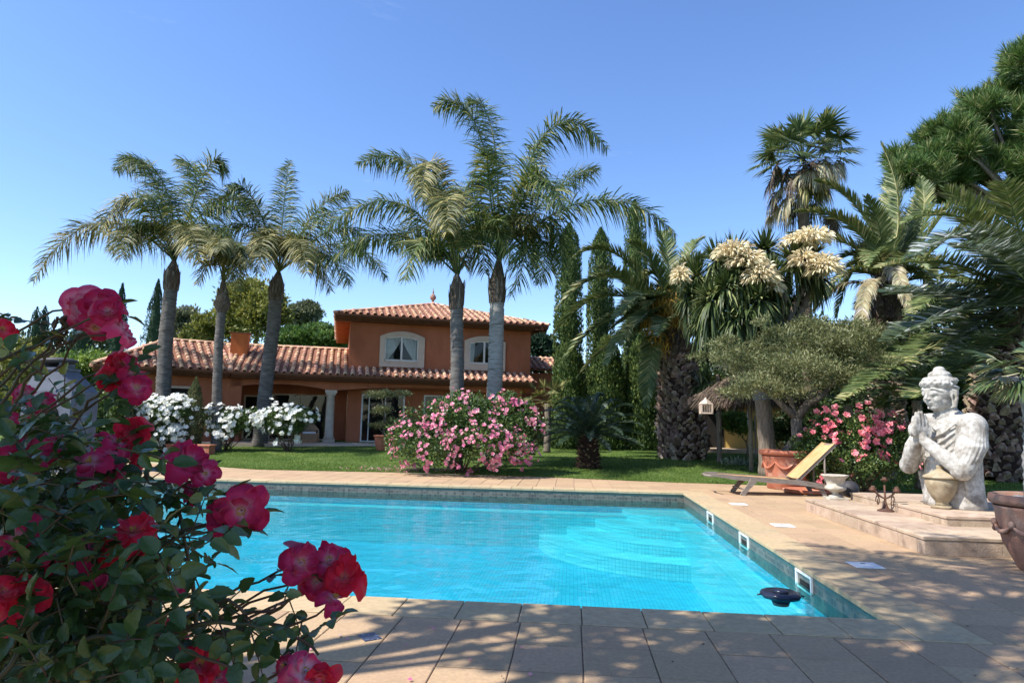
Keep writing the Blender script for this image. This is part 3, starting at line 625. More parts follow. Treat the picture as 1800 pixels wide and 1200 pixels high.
# front beam with two shallow arches; it is a polygon drawn in (u, z) and given depth along v
mb = MB(); top = EZ-.24
pts = bot
for i in range(len(pts)-1):
    (a0, b0), (a1, b1) = pts[i], pts[i+1]
    if a1-a0 < 1e-4: continue
    mb.add([(a0, BF, b0), (a1, BF, b1), (a1, BF, top), (a0, BF, top), (a0, BF+.36, b0), (a1, BF+.36, b1), (a1, BF+.36, top), (a0, BF+.36, top)], [(0, 1, 2, 3), (5, 4, 7, 6), (4, 5, 1, 0), (3, 2, 6, 7)])
mb.build('arched_beam', M['stucco'], house)
MB().box((LE-.9, BF+.62, 1.42), (.58, 1.2, 2.84)).build('wall', M['stucco'], house)
MB().box(((pu0+LE)/2, 2.2, EZ-.20), (LE-pu0, 3.2, .06)).build('patio_ceiling', M['stucco'], house)
# pillar at the hip corner, then recess back wall, side wall and projecting right wall
pl1 = hp(421, 740, BF)[0]
MB().box(((pu0-.62+pl1)/2, BF+.25, 1.42), (pl1-pu0+.62, .5, 2.84)).build('wall', M['stucco'], house)
RW = 1.9; BWv = 3.5
ru = hp(609, 740, RW)[0]
MB().box(((ru+LE-.6)/2, RW+.85, 1.425), (LE-.6-ru, 1.7, 2.85)).build('wall', M['stucco'], house)
MB().box(((pu0-2+ru)/2, BWv+.15, 1.6), (ru-pu0+2-.004, .3, 3.2)).build('wall', M['stucco'], house)
# left wing wall
wl_ = E0+wn_*.72; m_ = MB()
a_ = wl_-wd*.5; b_ = np.array([0, 0, EZ])+wn_*.72-wd*.05
cc = (a_+b_)/2+wn_*.15; m_.box((cc[0], cc[1], 1.42), (np.linalg.norm((b_-a_)[:2]), .3, 2.84), rz=WA); m_.build('wall', M['stucco'], house)
# dark opening with pale lintel in the left wing
def wing_pt(px, py):
    d = ray(px, py); o = to_h(CO); dl = np.array([d[0]*ch+d[1]*sh, -d[0]*sh+d[1]*ch, d[2]]); k = ((wl_-o)@wn_)/(dl@wn_); return o+dl*k
g0, g1 = wing_pt(292, 681), wing_pt(341, 683); gc = (g0+g1)/2; gw = np.linalg.norm((g1-g0)[:2])
gd = MB().box((gc[0]-wn_[0]*.01, gc[1]-wn_[1]*.01, gc[2]/2), (gw, .03, gc[2]), rz=WA).build('garage_opening', M['dark'], house)
MB().box((gc[0]-wn_[0]*.05, gc[1]-wn_[1]*.05, gc[2]+.04), (gw+.15, .10, .10), rz=WA).build('lintel', M['cream'], gd)
# sliding doors and windows
def door(px0, px1, pytop, v, mull, name='sliding_door'):
    u0, zt = hp(px0, pytop, v); u1, _ = hp(px1, pytop, v); uc_ = (u0+u1)/2; w_ = u1-u0; f = .075
    o = MB().box((uc_, v-.012, zt/2), (w_, .02, zt-.02)).build(name, M['dark'], house)
    m_ = MB(); m_.box((uc_, v-.05, zt-f/2), (w_, .09, f)); m_.box((uc_, v-.05, .04), (w_, .09, .07)); 
    for uu in (u0+f/2, u1-f/2): m_.box((uu, v-.05, zt/2), (f, .085, zt-2*f))
    for uu in mull: m_.box((uu, v-.045, zt/2), (f*.7, .06, zt-2*f))
    m_.build('frame', M['cream'] if px0 < 500 else M['white'], o)
    e_ = [u0]+list(mull)+[u1]
    for i in range(len(e_)-1): MB().add([(e_[i]+.02, v-.035, .05), (e_[i+1]-.02, v-.035, .05), (e_[i+1]-.02, v-.035, zt-.05), (e_[i]+.02, v-.035, zt-.05)], [(0, 1, 2, 3)]).build('pane', M['glass'], o)
    return o
door(476, 577, 691, BWv, [hp(526, 720, BWv)[0]]); door(430, 459, 694, BWv, [], 'window')
door(636, 712, 692, RW, [hp(647.5, 740, RW)[0], hp(676, 740, RW)[0]]); door(745, 800, 694, RW, [], 'window')
def arch_window(px0, px1, pyt, pyb, sx0, sx1, syt, syb, n_leaf=2):
    v = UW; u0, z1 = hp(px0, pyt, v); u1, z0_ = hp(px1, pyb, v); s0, s1_ = hp(sx0, syb, v), hp(sx1, syt, v)
    S0, S1, Z0 = s0[0], s1_[0], s0[1]; Z1 = hp((sx0+sx1)/2, syt, v)[1]; rise_o = .27; rise_i = .12; N_ = 16
    z1 = hp((px0+px1)/2, pyt, v)[1]
    inner = [(u0, z0_)]+[(u0+(u1-u0)*i/N_, z1-rise_i+rise_i*(1-(2*i/N_-1)**2)) for i in range(N_+1)]+[(u1, z0_)]
    outer = [(S0, Z0)]+[(S0+(S1-S0)*i/N_, Z1-rise_o+rise_o*(1-(2*i/N_-1)**2)) for i in range(N_+1)]+[(S1, Z0)]
    m_ = MB(); n = len(inner); d0, d1 = v+.01, v-.13
    V = [(a, d1, b) for a, b in outer]+[(a, d1, b) for a, b in inner]+[(a, d0, b) for a, b in outer]+[(a, d0, b) for a, b in inner]
    for i in range(n):
        j = (i+1) % n
        m_.add([V[i], V[j], V[n+j], V[n+i]], [(0, 1, 2, 3)] if i < n-1 else [(0, 1, 2, 3)]); m_.add([V[i], V[j], V[2*n+j], V[2*n+i]], [(3, 2, 1, 0)]); m_.add([V[n+i], V[n+j], V[3*n+j], V[3*n+i]], [(0, 1, 2, 3)])
    root = MB().prism(inner, 0, .012, M=lambda a, b, c: (a, v-.004-c, b)).build('window', M['dark'], house)
    m_.build('stone_surround', M['cream'], root)
    f = .055; w_ = u1-u0; uc_ = (u0+u1)/2; zt = z1-rise_i
    m_ = MB(); m_.box((uc_, v-.075, z0_+.035), (w_, .05, .07)); m_.box((u0+f/2, v-.075, (z0_+zt)/2), (f, .05, zt-z0_)); m_.box((u1-f/2, v-.075, (z0_+zt)/2), (f, .05, zt-z0_)); m_.box((uc_, v-.08, (z0_+z1)/2), (.09, .06, z1-z0_-.1))
    ar = [(u0+(u1-u0)*i/N_, zt+rise_i*(1-(2*i/N_-1)**2)) for i in range(N_+1)]
    for i in range(N_): m_.add([(ar[i][0], v-.10, ar[i][1]-f*1.1), (ar[i+1][0], v-.10, ar[i+1][1]-f*1.1), (ar[i+1][0], v-.10, ar[i+1][1]), (ar[i][0], v-.10, ar[i][1])], [(0, 1, 2, 3)])
    m_.build('frame', M['white'], root)
    MB().add([(a, v-.06, b) for a, b in inner], [tuple(range(n))[::-1]]).build('pane', M['glass'], root)
    MB().box((uc_, v-.10, z0_-.04), (w_+.1, .10, .05)).build('sill', M['cream'], root)
    return root, u0, u1, z0_, z1-.06
def curtain(root, side, u0, u1, z0_, z1, wtop, wbot, tie=.35):
    # gathered cloth: its free edge swings in to the tie, folds run down
    v = UW-.035; nx_c, nz_c = 26, 14; V = []
    for j in range(nz_c+1):
        s = j/nz_c; z = z1-(z1-z0_-.05)*s; w_ = wtop+(wbot-wtop)*(s**1.3)
        for i in range(nx_c+1):
            a_ = i/nx_c*w_; x = u0+.06+a_ if side < 0 else u1-.06-a_
            V.append((x, v+.012*math.sin(i*1.9+s*2), z))
    F = [(j*(nx_c+1)+i, j*(nx_c+1)+i+1, (j+1)*(nx_c+1)+i+1, (j+1)*(nx_c+1)+i) for j in range(nz_c) for i in range(nx_c)]
    MB().add(V, F, 0, True).build('curtain', M['curtain'], root)
r_, a_, b_, c_, d_ = arch_window(677, 734, 592, 636, 666, 747, 583, 644)
wd2 = (b_-a_)/2; curtain(r_, -1, a_, b_, c_, d_, wd2*.92, wd2*.12); curtain(r_, 1, a_, b_, c_, d_, wd2*.92, wd2*.2)
r_, a_, b_, c_, d_ = arch_window(825, 876, 600, 641, 815, 888, 591, 650)
curtain(r_, -1, a_, b_, c_, d_, wd2*.3, wd2*.22); curtain(r_, 1, a_, b_, c_, d_, wd2*.3, wd2*.2)
# column
col = MB().lathe([(.235, .16), (.245, .22), (.215, .27), (.195, .32), (.175, 2.14), (.19, 2.16), (.19, 2.2)], seg=24).build('column', M['pale_stone'], house, loc=(cu, .86, 0))
MB().box((0, 0, .08), (.54, .54, .16), bev=.01).build('plinth', M['pale_stone'], col); m_ = MB(); m_.box((0, 0, 2.25), (.44, .44, .1), bev=.01); m_.box((0, 0, 2.36), (.54, .54, .13), bev=.01); m_.build('capital', M['pale_stone'], col)
# chimney
z_ = EZ+2.1*math.tan(SL); c0 = hp(404, 600, 2.2)[0]; c1 = hp(439, 600, 2.2)[0]; zt = hp(421, 586, 2.2)[1]
cc = MB().box(((c0+c1)/2, 2.35, (z_-.4+zt)/2), (c1-c0-.12, .62, zt-z_+.4)).build('chimney', M['chim'], house)
MB().box(((c0+c1)/2, 2.35, zt+.015), (c1-c0+.02, .72, .05)).build('chimney_cap', M['tile_under'], cc)
# patio slab
MB().box((6.2, 1.15, -.08), (18.5, 5.1, .17)).build('patio_slab', M['cream'], house)
# ================================================================ VEGETATION helpers
def unit(a): a = np.asarray(a, float); return a/(np.linalg.norm(a, axis=-1, keepdims=True)+1e-9)
def strips(P, D, Wv, l, w, droop, K=3, prof=None, twist=0):
    n = len(P); s = np.linspace(0, 1, K+1); pr = np.array(prof if prof is not None else [.55, 1, .8, .06])
    l = np.broadcast_to(l, (n,)); w = np.broadcast_to(w, (n,)); droop = np.broadcast_to(droop, (n,))
    C = P[:, None]+D[:, None]*(l[:, None]*s)[:, :, None]; C[:, :, 2] -= (droop*l)[:, None]*s**2
    C[:, :, :2] -= (D[:, None, :2]*(l*droop*.35)[:, None, None])*(s**2)[None, :, None]
    O = Wv[:, None]*(w[:, None]*pr)[:, :, None]*.5
    V = np.stack([C-O, C+O], 2).reshape(-1, 3)
    b = np.arange(n)[:, None]*2*(K+1)+np.arange(K)[None]*2; b = b.reshape(-1)
    return V, np.stack([b, b+1, b+3, b+2], 1)
def leaves(P, D, N, l, w):
    n = len(P); l = np.broadcast_to(l, (n,))[:, None]; w = np.broadcast_to(w, (n,))[:, None]
    S_ = unit(np.cross(D, N)); mid = P+D*l*.45
    V = np.stack([P, mid-S_*w*.5+N*w*.12, P+D*l, mid+S_*w*.5+N*w*.12], 1).reshape(-1, 3)
    b = np.arange(n)*4; return V, np.stack([b, b+1, b+2, b+3], 1)
def bez(P0, Pm, P3, t):
    P0, Pm, P3 = map(np.asarray, (P0, Pm, P3)); C = 2*Pm-.5*(P0+P3); t = np.asarray(t)[:, None]
    return (1-t)**2*P0+2*t*(1-t)*C+t*t*P3, unit(2*(1-t)*(C-P0)+2*t*(P3-C))
def frond_geo(mb, P0, Pm, P3, n=70, L=.8, droop=.5, wid=.035, fwd=.45, lift=(-.5, .6), r0=.035, t0=.12, tipL=.35, jit=.18, Kp=None, vee=0.25):
    t = np.linspace(t0, .995, n); p, T = bez(P0, Pm, P3, t); Z = np.array([0, 0, 1.0])
    B = unit(np.cross(T, Z)); bad = np.abs(T[:, 2]) > .985
    if bad.any(): B[bad] = B[~bad][0] if (~bad).any() else np.array([1.0, 0, 0])
    N = unit(np.cross(B, T))
    env = np.clip(.45+1.1*np.sin(np.pi*np.clip((t-t0)/(1-t0), 0, 1)**.75), 0, 1)*(1-(1-tipL)*t**3)
    for s in (-1, 1):
        lf = rng.uniform(*lift, n) if lift[0] != lift[1] else np.full(n, lift[0]); f = fwd*(1+.6*t)+rng.normal(0, jit*.6, n)
        D = unit(s*B*np.cos(lf)[:, None]+N*(np.sin(lf)+vee)[:, None]+T*f[:, None]+rng.normal(0, jit*.35, (n, 3)))
        Wv = unit(T-D*(T*D).sum(1)[:, None]+rng.normal(0, .25, (n, 3)))
        l = L*env*rng.uniform(.82, 1.08, n)
        V, F = strips(p, D, Wv, l, wid*rng.uniform(.8, 1.15, n), droop*rng.uniform(.6, 1.4, n)); mb.arr(V, F)
    tt = np.linspace(0, 1, 9); q, _ = bez(P0, Pm, P3, tt); r = MB().tube(q, r0*(1-tt*.85), 5); mb.arr(np.concatenate(r.v), np.array([f for f in r.f if len(f) == 4]))
def put(name, mb, mat_, root, kind=None, smooth=False):
    return link(name, mb.mesh(name, smooth), mat_, root, tuple(-np.array(root.location)), kind=kind)
def trunk_mb(pts, r, seg=14, rings=.16, amp=.035, flare=0.0):
    pts = np.asarray(pts, float); d = np.concatenate([[0], np.cumsum(np.linalg.norm(np.diff(pts, axis=0), axis=1))]); Ltot = d[-1]
    n = max(6, int(Ltot/rings)*2); s = np.linspace(0, Ltot, n); P = np.stack([np.interp(s, d, pts[:, k]) for k in range(3)], 1)
    k_ = np.ones(5)/5
    for k in range(3): 
        e = np.pad(P[:, k], 2, mode='edge'); P[:, k] = np.convolve(e, k_, 'valid')
    R = np.interp(s/Ltot, np.linspace(0, 1, len(r)), r)*(1+amp*np.where(np.arange(n) % 2, 1, -1)+rng.normal(0, amp*.4, n))
    m_ = MB(); m_.tube(P, R, seg); v = m_.v[0]; v += rng.normal(0, .006, v.shape); return m_
def qpalm(base, trunk_px, Y, crown_px, width, fronds, label, mats=('bark_ring', 'queen'), group='tall ringed palms in front of the villa', L=1.22, nfr=105, extra=8, r_fib=1.12, drp=.42, seed=1, dY=None):
    bx, by = base
    pts = [np.array([bx, Y, gz(bx, Y)-.05])] if by is None else [gp(bx, by, .2)]
    pts = [dp(x, y, Y) for x, y in trunk_px]; pts[0][2] = gz(pts[0][0], Y)-.05
    root = thing('palm_tree', (pts[0][0], Y, gz(pts[0][0], Y)), label, 'palm tree', group)
    w = width*pxm(Y)/2
    put('trunk', trunk_mb(pts, [w*1.15, w, w*.97, w*.95, w*.9]), M[mats[0]], root, smooth=True)
    c = dp(*crown_px, Y); top = pts[-1]
    # fibrous leaf sheaths
    m_ = MB(); n = 34
    a = rng.uniform(0, 6.28, n); base_ = top[None]+np.stack([np.cos(a)*w*1.0, np.sin(a)*w*1.0, rng.uniform(-.5, .25, n)], 1)
    D = unit(np.stack([np.cos(a)*.14, np.sin(a)*.14, np.full(n, 1.0)], 1)); Wv = unit(np.cross(D, np.stack([np.cos(a), np.sin(a), 0*a], 1)))
    V, F = strips(base_, D, Wv, rng.uniform(.3, .6, n), .15, .0, prof=[1, .9, .5, .05]); m_.arr(V, F)
    mt = MB().tube([top-[0, 0, .45], top-[0, 0, .1], top+[0, 0, .3], c], [w*.98, w*r_fib, w*1.05, w*.3], 12); m_.arr(np.concatenate(mt.v), np.array([f for f in mt.f if len(f) == 4]))
    put('leaf_sheath', m_, M['fibre'], root)
    for fr_ in fronds:
        mid, tip = fr_[0], fr_[1]; o = fr_[2] if len(fr_) > 2 else 0.0; mt_ = fr_[3] if len(fr_) > 3 else mats[1]; sc = fr_[4] if len(fr_) > 4 else 1
        P3 = dp(*tip, Y+o); Pm = dp(*mid, Y+o*.45); m_ = MB(); ln = np.linalg.norm(Pm-c)+np.linalg.norm(P3-Pm)
        frond_geo(m_, c+rng.normal(0, .05, 3), Pm, P3, n=int(max(55, nfr*ln/3.6)), L=L*sc*min(1, ln/3.2+.25), droop=drp, r0=.034, wid=.040, lift=(-.95, .75), vee=.12, fwd=.42, tipL=.5, t0=.2); put('frond', m_, M[mt_], root)
    for k in range(extra):       # short inner fronds towards and away from the viewer
        a = rng.uniform(0, 6.28); ln = rng.uniform(2.0, 3.0); e = rng.uniform(.7, 1.25)
        d = np.array([math.cos(a)*math.cos(e)*.8, math.sin(a)*math.cos(e), math.sin(e)]); Pm = c+d*ln*.55; P3 = c+np.array([d[0], d[1], d[2]*.45])*ln*1.15
        m_ = MB(); frond_geo(m_, c, Pm, P3, n=80, L=L*.8, droop=drp, wid=.040, r0=.028, lift=(-.95, .75), vee=.12, t0=.25); put('frond', m_, M[random.choice([mats[1], mats[1], 'queen_dk'])], root)
    return root

q = 'queen_dk'
qpalm((284, 0), [(284, 800), (287, 690), (291, 600), (298, 530), (302, 492)], 25.2, (306, 458), 26,
      [((172, 392), (58, 495), -1.2, q), ((236, 350), (178, 410), -2, q), ((285, 318), (212, 278), .5), ((262, 300), (205, 300), 1.5), ((345, 322), (310, 282), 1), ((362, 300), (395, 300), .5), ((240, 395), (214, 455), -2.5, q), ((360, 372), (432, 372), -.5), ((365, 395), (415, 440), -1.5), ((300, 372), (330, 330), 2), ((330, 400), (352, 462), -3, q), ((258, 420), (190, 440), 1.5), ((275, 360), (250, 350), -2.6)],
      'leftmost tall ringed palm, its longest frond arching far left over the sky')
qpalm((382, 0), [(379, 810), (381, 700), (384, 610), (388, 560), (391, 530)], 24.2, (393, 492), 17,
      [((372, 432), (330, 452), -1.5, q), ((402, 430), (438, 470), -1.5, q), ((390, 425), (388, 440), -3, q, .9), ((375, 455), (345, 500), -1.2, q, .8), ((410, 455), (420, 510), -1, q, .8), ((385, 420), (365, 408), 1.5)],
      'short slender palm between two taller ones left of the chimney, drooping yellow-tinged crown', extra=3, r_fib=1.8, L=1.0)
qpalm((462, 0), [(455, 792), (463, 720), (472, 640), (481, 570), (486, 510)], 26.8, (490, 478), 25,
      [((498, 372), (508, 282), .8), ((556, 372), (612, 338), .4), ((540, 400), (588, 372), -2), ((598, 428), (678, 488), -.6), ((566, 446), (612, 500), -1.2), ((548, 452), (580, 512), .8, q), ((425, 352), (362, 372), .5), ((432, 395), (352, 432), -1), ((440, 430), (398, 500), -2, q), ((446, 352), (402, 330), -1.5), ((470, 412), (455, 480), -3.4, q), ((520, 420), (540, 480), -3.2, q), ((590, 402), (645, 432), 1.6), ((455, 372), (420, 348), 2.2, q)],
      'third tall ringed palm from the left, just right of the chimney', extra=12)
qpalm((803, 0), [(801, 790), (803, 720), (804, 640), (803, 580), (803, 520)], 20.6, (803, 482), 25,
      [((700, 356), (562, 412), -.8), ((735, 300), (628, 288), 1.0), ((690, 412), (588, 452), .5), ((762, 296), (742, 352), -2.6, q), ((790, 352), (788, 408), -4, q), ((856, 400), (902, 462), -.8), ((752, 420), (712, 492), -1.5), ((838, 420), (852, 480), 1), ((772, 350), (735, 330), 1.8), ((745, 400), (690, 440), 2.0), ((815, 340), (850, 330), 1.2)],
      'left palm of the pair rising from the pink rose bush, brown shaggy upper trunk', extra=8, L=1.08)
qpalm((868, 0), [(867, 790), (868, 720), (871, 640), (873, 570), (874, 510)], 21.4, (877, 455), 28,
      [((838, 222), (762, 188), .5), ((866, 232), (822, 178), 1.6), ((962, 232), (1068, 262), -.4), ((940, 322), (992, 372), -2.2), ((1040, 352), (1188, 412), -.5), ((965, 392), (985, 476), 1), ((822, 342), (752, 372), 1), ((925, 432), (898, 520), -.8), ((918, 330), (960, 232), 1.6), ((905, 345), (962, 300), -1), ((860, 330), (858, 262), -2), ((950, 420), (948, 500), 2), ((830, 400), (800, 452), 2), ((980, 330), (1050, 300), 2)],
      'right palm of the pair rising from the pink rose bush, pale grey trunk', mats=('bark_pale', 'queen'), extra=9, L=1.12)

# ---- stout date palms with knobbly trunks
SM = MB(); SM.add([(-.38, 0, -.1), (.38, 0, -.1), (.5, .6, .12), (-.5, .6, .12), (-.12, -.45, .85), (.12, -.45, .85), (.07, -.1, 1.0), (-.07, -.1, 1.0)], [(3, 2, 1, 0), (4, 5, 6, 7), (0, 1, 5, 4), (1, 2, 6, 5), (2, 3, 7, 6), (3, 0, 4, 7)])
SME = SM.mesh('leaf_base'); SME.materials.append(M['boot'])
SMV = np.array(SM.v[0]); SMF = np.array(SM.f)
def stout_palm(name, base_px, Y, trunk_px, rad_px, crown_px, fronds, label, boots=330, mat_='date', L=.55, seed=0, extra=10, fr_len=3.6, group='stout date palms', boot_sc=1.0, n=125, droop=.12):
    pts = [dp(x, y, Y) for x, y in trunk_px]; g0 = gz(pts[0][0], Y); pts[0][2] = g0-.05
    root = thing(name, (pts[0][0], Y, g0), label, 'palm tree', group); rr = [r*pxm(Y) for r in rad_px]
    tr_ = put('trunk', trunk_mb(pts, [r*.93 for r in rr], 18, .3, .02), M['boot_core'], root, smooth=True)
    d = np.concatenate([[0], np.cumsum(np.linalg.norm(np.diff(pts, axis=0), axis=1))]); Lt = d[-1]; pts = np.array(pts)
    jobs = []; rm_ = float(np.mean(rr)); area = 2*math.pi*rm_*Lt; nb = int(area/(.046*boot_sc**2))
    for i in range(nb):
        s = (i+.5)/nb; a = i*2.39996+random.uniform(-.10, .10)
        P = np.array([np.interp(s*Lt, d, pts[:, k]) for k in range(3)]); r = float(np.interp(s, np.linspace(0, 1, len(rr)), rr))
        o = np.array([math.cos(a), math.sin(a), 0]); up = unit(np.array([0, 0, 1.0])+o*random.uniform(.2, .9)*(.35+.65*s)+rng.normal(0, .2, 3)); x = unit(np.cross(up, o)); sc = random.uniform(.7, 1.25)*boot_sc; Mx = np.eye(4)
        yv = unit(np.cross(up, x)); yv = yv if np.dot(yv, o) < 0 else -yv
        Mx[:3, 0] = x*.33*sc; Mx[:3, 1] = yv*.17*sc; Mx[:3, 2] = up*.23*sc*random.uniform(.7, 1.4)
        Mx[:3, 3] = P+o*r*(.90+random.uniform(-.03, .05)); jobs.append((float(np.dot(o, unit(P-CO))), Mx))
    jobs.sort(key=lambda j: j[0]); off = np.array(root.location)
    for _, Mx in jobs[:min(boots, 300)]:
        Mx = Mx.copy(); q_ = bpy.data.objects.new('leaf_base', SME); COL.objects.link(q_); q_.parent = tr_; q_.matrix_local = Matrix(Mx.tolist())
    rest_ = [j[1] for j in jobs[min(boots, 300):]]
    if rest_:
        Ms = np.array(rest_); V = np.einsum('nij,kj->nki', Ms[:, :3, :3], SMV)+Ms[:, None, :3, 3]; F = (SMF[None]+(np.arange(len(Ms))*8)[:, None, None]).reshape(-1, 4)
        link('leaf_base', np_mesh('leaf_base', V, F), M['boot'], tr_, kind='stuff')
    c = dp(*crown_px, Y)
    m_ = MB(); ns_ = 260; a = rng.uniform(0, 6.28, ns_); zz = rng.uniform(0, 1, ns_); o_ = np.stack([np.cos(a), np.sin(a), 0*a], 1); r0_ = rr[-1]; top_ = np.array(pts[-1])
    V, F = strips(top_+o_*(r0_*(1.0-.5*zz))[:, None]+np.stack([0*a, 0*a, -.35+zz*(c[2]-top_[2]+.5)], 1), unit(o_*(.75-.4*zz)[:, None]+[0, 0, 1.0]), unit(np.cross(o_, [0, 0, 1.0])), rng.uniform(.35, .8, ns_), .12, .1, K=2, prof=[1.2, .7, .25]); m_.arr(V, F)
    cr_ = MB(); cr_.tube([top_-[0, 0, .3], (top_+c)/2, c+[0, 0, .15]], [r0_*.9, r0_*.75, r0_*.3], 12); m_.arr(np.concatenate(cr_.v), np.array([f for f in cr_.f if len(f) == 4])); put('crown_stubs', m_, M['fibre'], root)
    for fr_ in fronds:
        mid, tip = fr_[0], fr_[1]; o = fr_[2] if len(fr_) > 2 else 0.0; mm = fr_[3] if len(fr_) > 3 else mat_
        P3 = dp(*tip, Y+o); Pm = dp(*mid, Y+o*.45); m_ = MB(); ln = np.linalg.norm(Pm-c)+np.linalg.norm(P3-Pm)
        frond_geo(m_, c+rng.normal(0, .12, 3), Pm, P3, n=int(n*ln/fr_len), L=L*(.8 if mm == 'dead' else 1), droop=.55 if mm == 'dead' else droop, wid=.068 if mm == 'date_blue' else .052, fwd=.75, lift=(-.15, .45), r0=.045, t0=.14, vee=.22, jit=.12, tipL=.5); put('frond', m_, M[mm], root)
    for k in range(extra):
        a = 2.4*k+rng.uniform(-.3, .3); e = rng.uniform(-.35, 1.2); ln = fr_len*rng.uniform(.55, .95)
        dd = np.array([math.cos(a)*math.cos(e), math.sin(a)*math.cos(e), math.sin(e)]); Pm = c+dd*ln*.5+[0, 0, .15*ln]; P3 = c+np.array([dd[0], dd[1], dd[2]*.55-.1])*ln
        m_ = MB(); frond_geo(m_, c, Pm, P3, n=int(n*.8), L=L, droop=droop, wid=.05, fwd=.75, lift=(-.05, .35), r0=.04, vee=.22, jit=.1); put('frond', m_, M[mat_], root)
    return root, c
cp, c_ = stout_palm('date_palm', None, 25.9, [(1200, 810), (1200, 770), (1196, 700), (1190, 650), (1184, 612)], [40, 43, 42, 37, 34, 32], (1182, 572),
    [((1092, 452), (1008, 452), -.5), ((1078, 486), (978, 545), -1.5), ((1066, 520), (972, 590), .5), ((1085, 555), (985, 640), -1), ((1105, 580), (1015, 662), 1), ((1150, 600), (1137, 715), -2), ((1150, 470), (1108, 425), -1), ((1172, 450), (1160, 408), 1), ((1205, 462), (1235, 420), 1), ((1245, 520), (1325, 520), 1), ((1262, 560), (1345, 610), 0), ((1238, 590), (1290, 665), -1), ((1110, 500), (1050, 470), -3), ((1130, 560), (1065, 640), -3), ((1200, 480), (1265, 450), -2), ((1140, 520), (1080, 560), -4), ((1225, 560), (1262, 640), -3.2)],
    'stout date palm with thick knobbly trunk on the lawn right of the cycad', extra=34, L=.82)
m_ = MB()
for cx, cy, n_ in ((1168, 532, 300), (1150, 560, 160), (1182, 548, 200), (1160, 600, 120)):
    c0 = dp(cx, cy, 24.9); P = c0+rng.normal(0, .24, (n_, 3)); D = unit(rng.normal(0, .5, (n_, 3))+[0, 0, -.5]); V, F = strips(P, D, unit(np.cross(D, rng.normal(0, 1, (n_, 3)))), rng.uniform(.2, .4, n_), .03, .4); m_.arr(V, F)
put('fruit_stalks', m_, M['orange_fr'], cp, kind='stuff')
stout_palm('date_palm', None, 24.0, [(1560, 800), (1560, 720), (1560, 640), (1560, 560)], [27, 26, 26, 30], (1562, 505),
    [((1580, 372), (1548, 252), .5), ((1512, 372), (1432, 318), .3), ((1500, 400), (1398, 372), -1), ((1492, 430), (1385, 410), .8), ((1620, 398), (1618, 312), 1), ((1632, 412), (1690, 330), -.5), ((1640, 440), (1720, 380), -1), ((1550, 420), (1522, 345), -1.5), ((1500, 478), (1452, 520), -.8, 'date'), ((1528, 500), (1512, 600), -2.5, 'dead'), ((1572, 470), (1600, 548), -3, 'dead'), ((1508, 470), (1470, 560), 1, 'date'), ((1610, 480), (1660, 540), .5), ((1530, 420), (1470, 385), 2), ((1590, 420), (1640, 360), 2), ((1482, 500), (1430, 545), 1.4, 'dead'), ((1600, 392), (1652, 300), 2.2), ((1560, 380), (1590, 280), 2.5)],
    'date palm standing behind the fan palms, its feathery fronds spread against the sky', boots=120, extra=12, L=.75)
stout_palm('date_palm', None, 21.5, [(1750, 850), (1752, 790), (1760, 720), (1772, 650), (1790, 600)], [48, 50, 48, 44, 42], (1822, 540),
    [((1720, 398), (1590, 392), -3, 'date'), ((1730, 425), (1600, 455), -6, 'date_blue'), ((1700, 470), (1545, 470), -4, 'date'), ((1690, 520), (1558, 512), -7, 'date_blue'), ((1700, 545), (1560, 600), -8, 'date_blue'), ((1690, 590), (1572, 660), -5, 'date_blue'), ((1660, 600), (1480, 702), -6, 'date'), ((1690, 640), (1600, 700), -6, 'date'), ((1750, 420), (1660, 330), -1), ((1790, 400), (1760, 320), -3), ((1780, 470), (1680, 430), -8, 'date_blue'), ((1740, 560), (1640, 560), 0), ((1770, 600), (1700, 680), 1), ((1700, 500), (1600, 560), -2, 'date')],
    'thick trunked date palm behind the statue at the right edge, long fronds overhanging', boots=260, extra=8, L=1.05, n=105, fr_len=4.2, droop=.08)

# ---- fan palms
def fan(mb, c, A, N, r, n=26, spread=2.2, droop=.5, wid=.06):
    A, N = unit(A), unit(N); B = np.cross(N, A); th = np.linspace(-spread, spread, n)+rng.normal(0, .04, n)
    D = unit(A*np.cos(th)[:, None]+B*np.sin(th)[:, None]+rng.normal(0, .05, (n, 3))+N*.12); Wv = unit(np.cross(D, N))
    V, F = strips(np.repeat(np.asarray(c)[None], n, 0), D, Wv, r*rng.uniform(.85, 1.05, n)*(1-.18*np.abs(th)/spread), wid*r*1.6, droop, prof=[.3, 1, .7, .05]); mb.arr(V, F)
wpt = [(1423, 800), (1422, 700), (1420, 600), (1416, 480), (1412, 380), (1410, 300)]; Yw = 30.5
pts = [dp(x, y, Yw) for x, y in wpt]; pts[0][2] = .4
root = thing('fan_palm', (pts[0][0], Yw, .45), 'very tall fan palm with a skirt of dry cream leaves under its dark green crown', 'palm tree')
put('trunk', trunk_mb(pts, [.30, .25, .23, .22, .3], 12, .3, .06), M['bark_brown'], root, smooth=True)
c = dp(1412, 272, Yw)
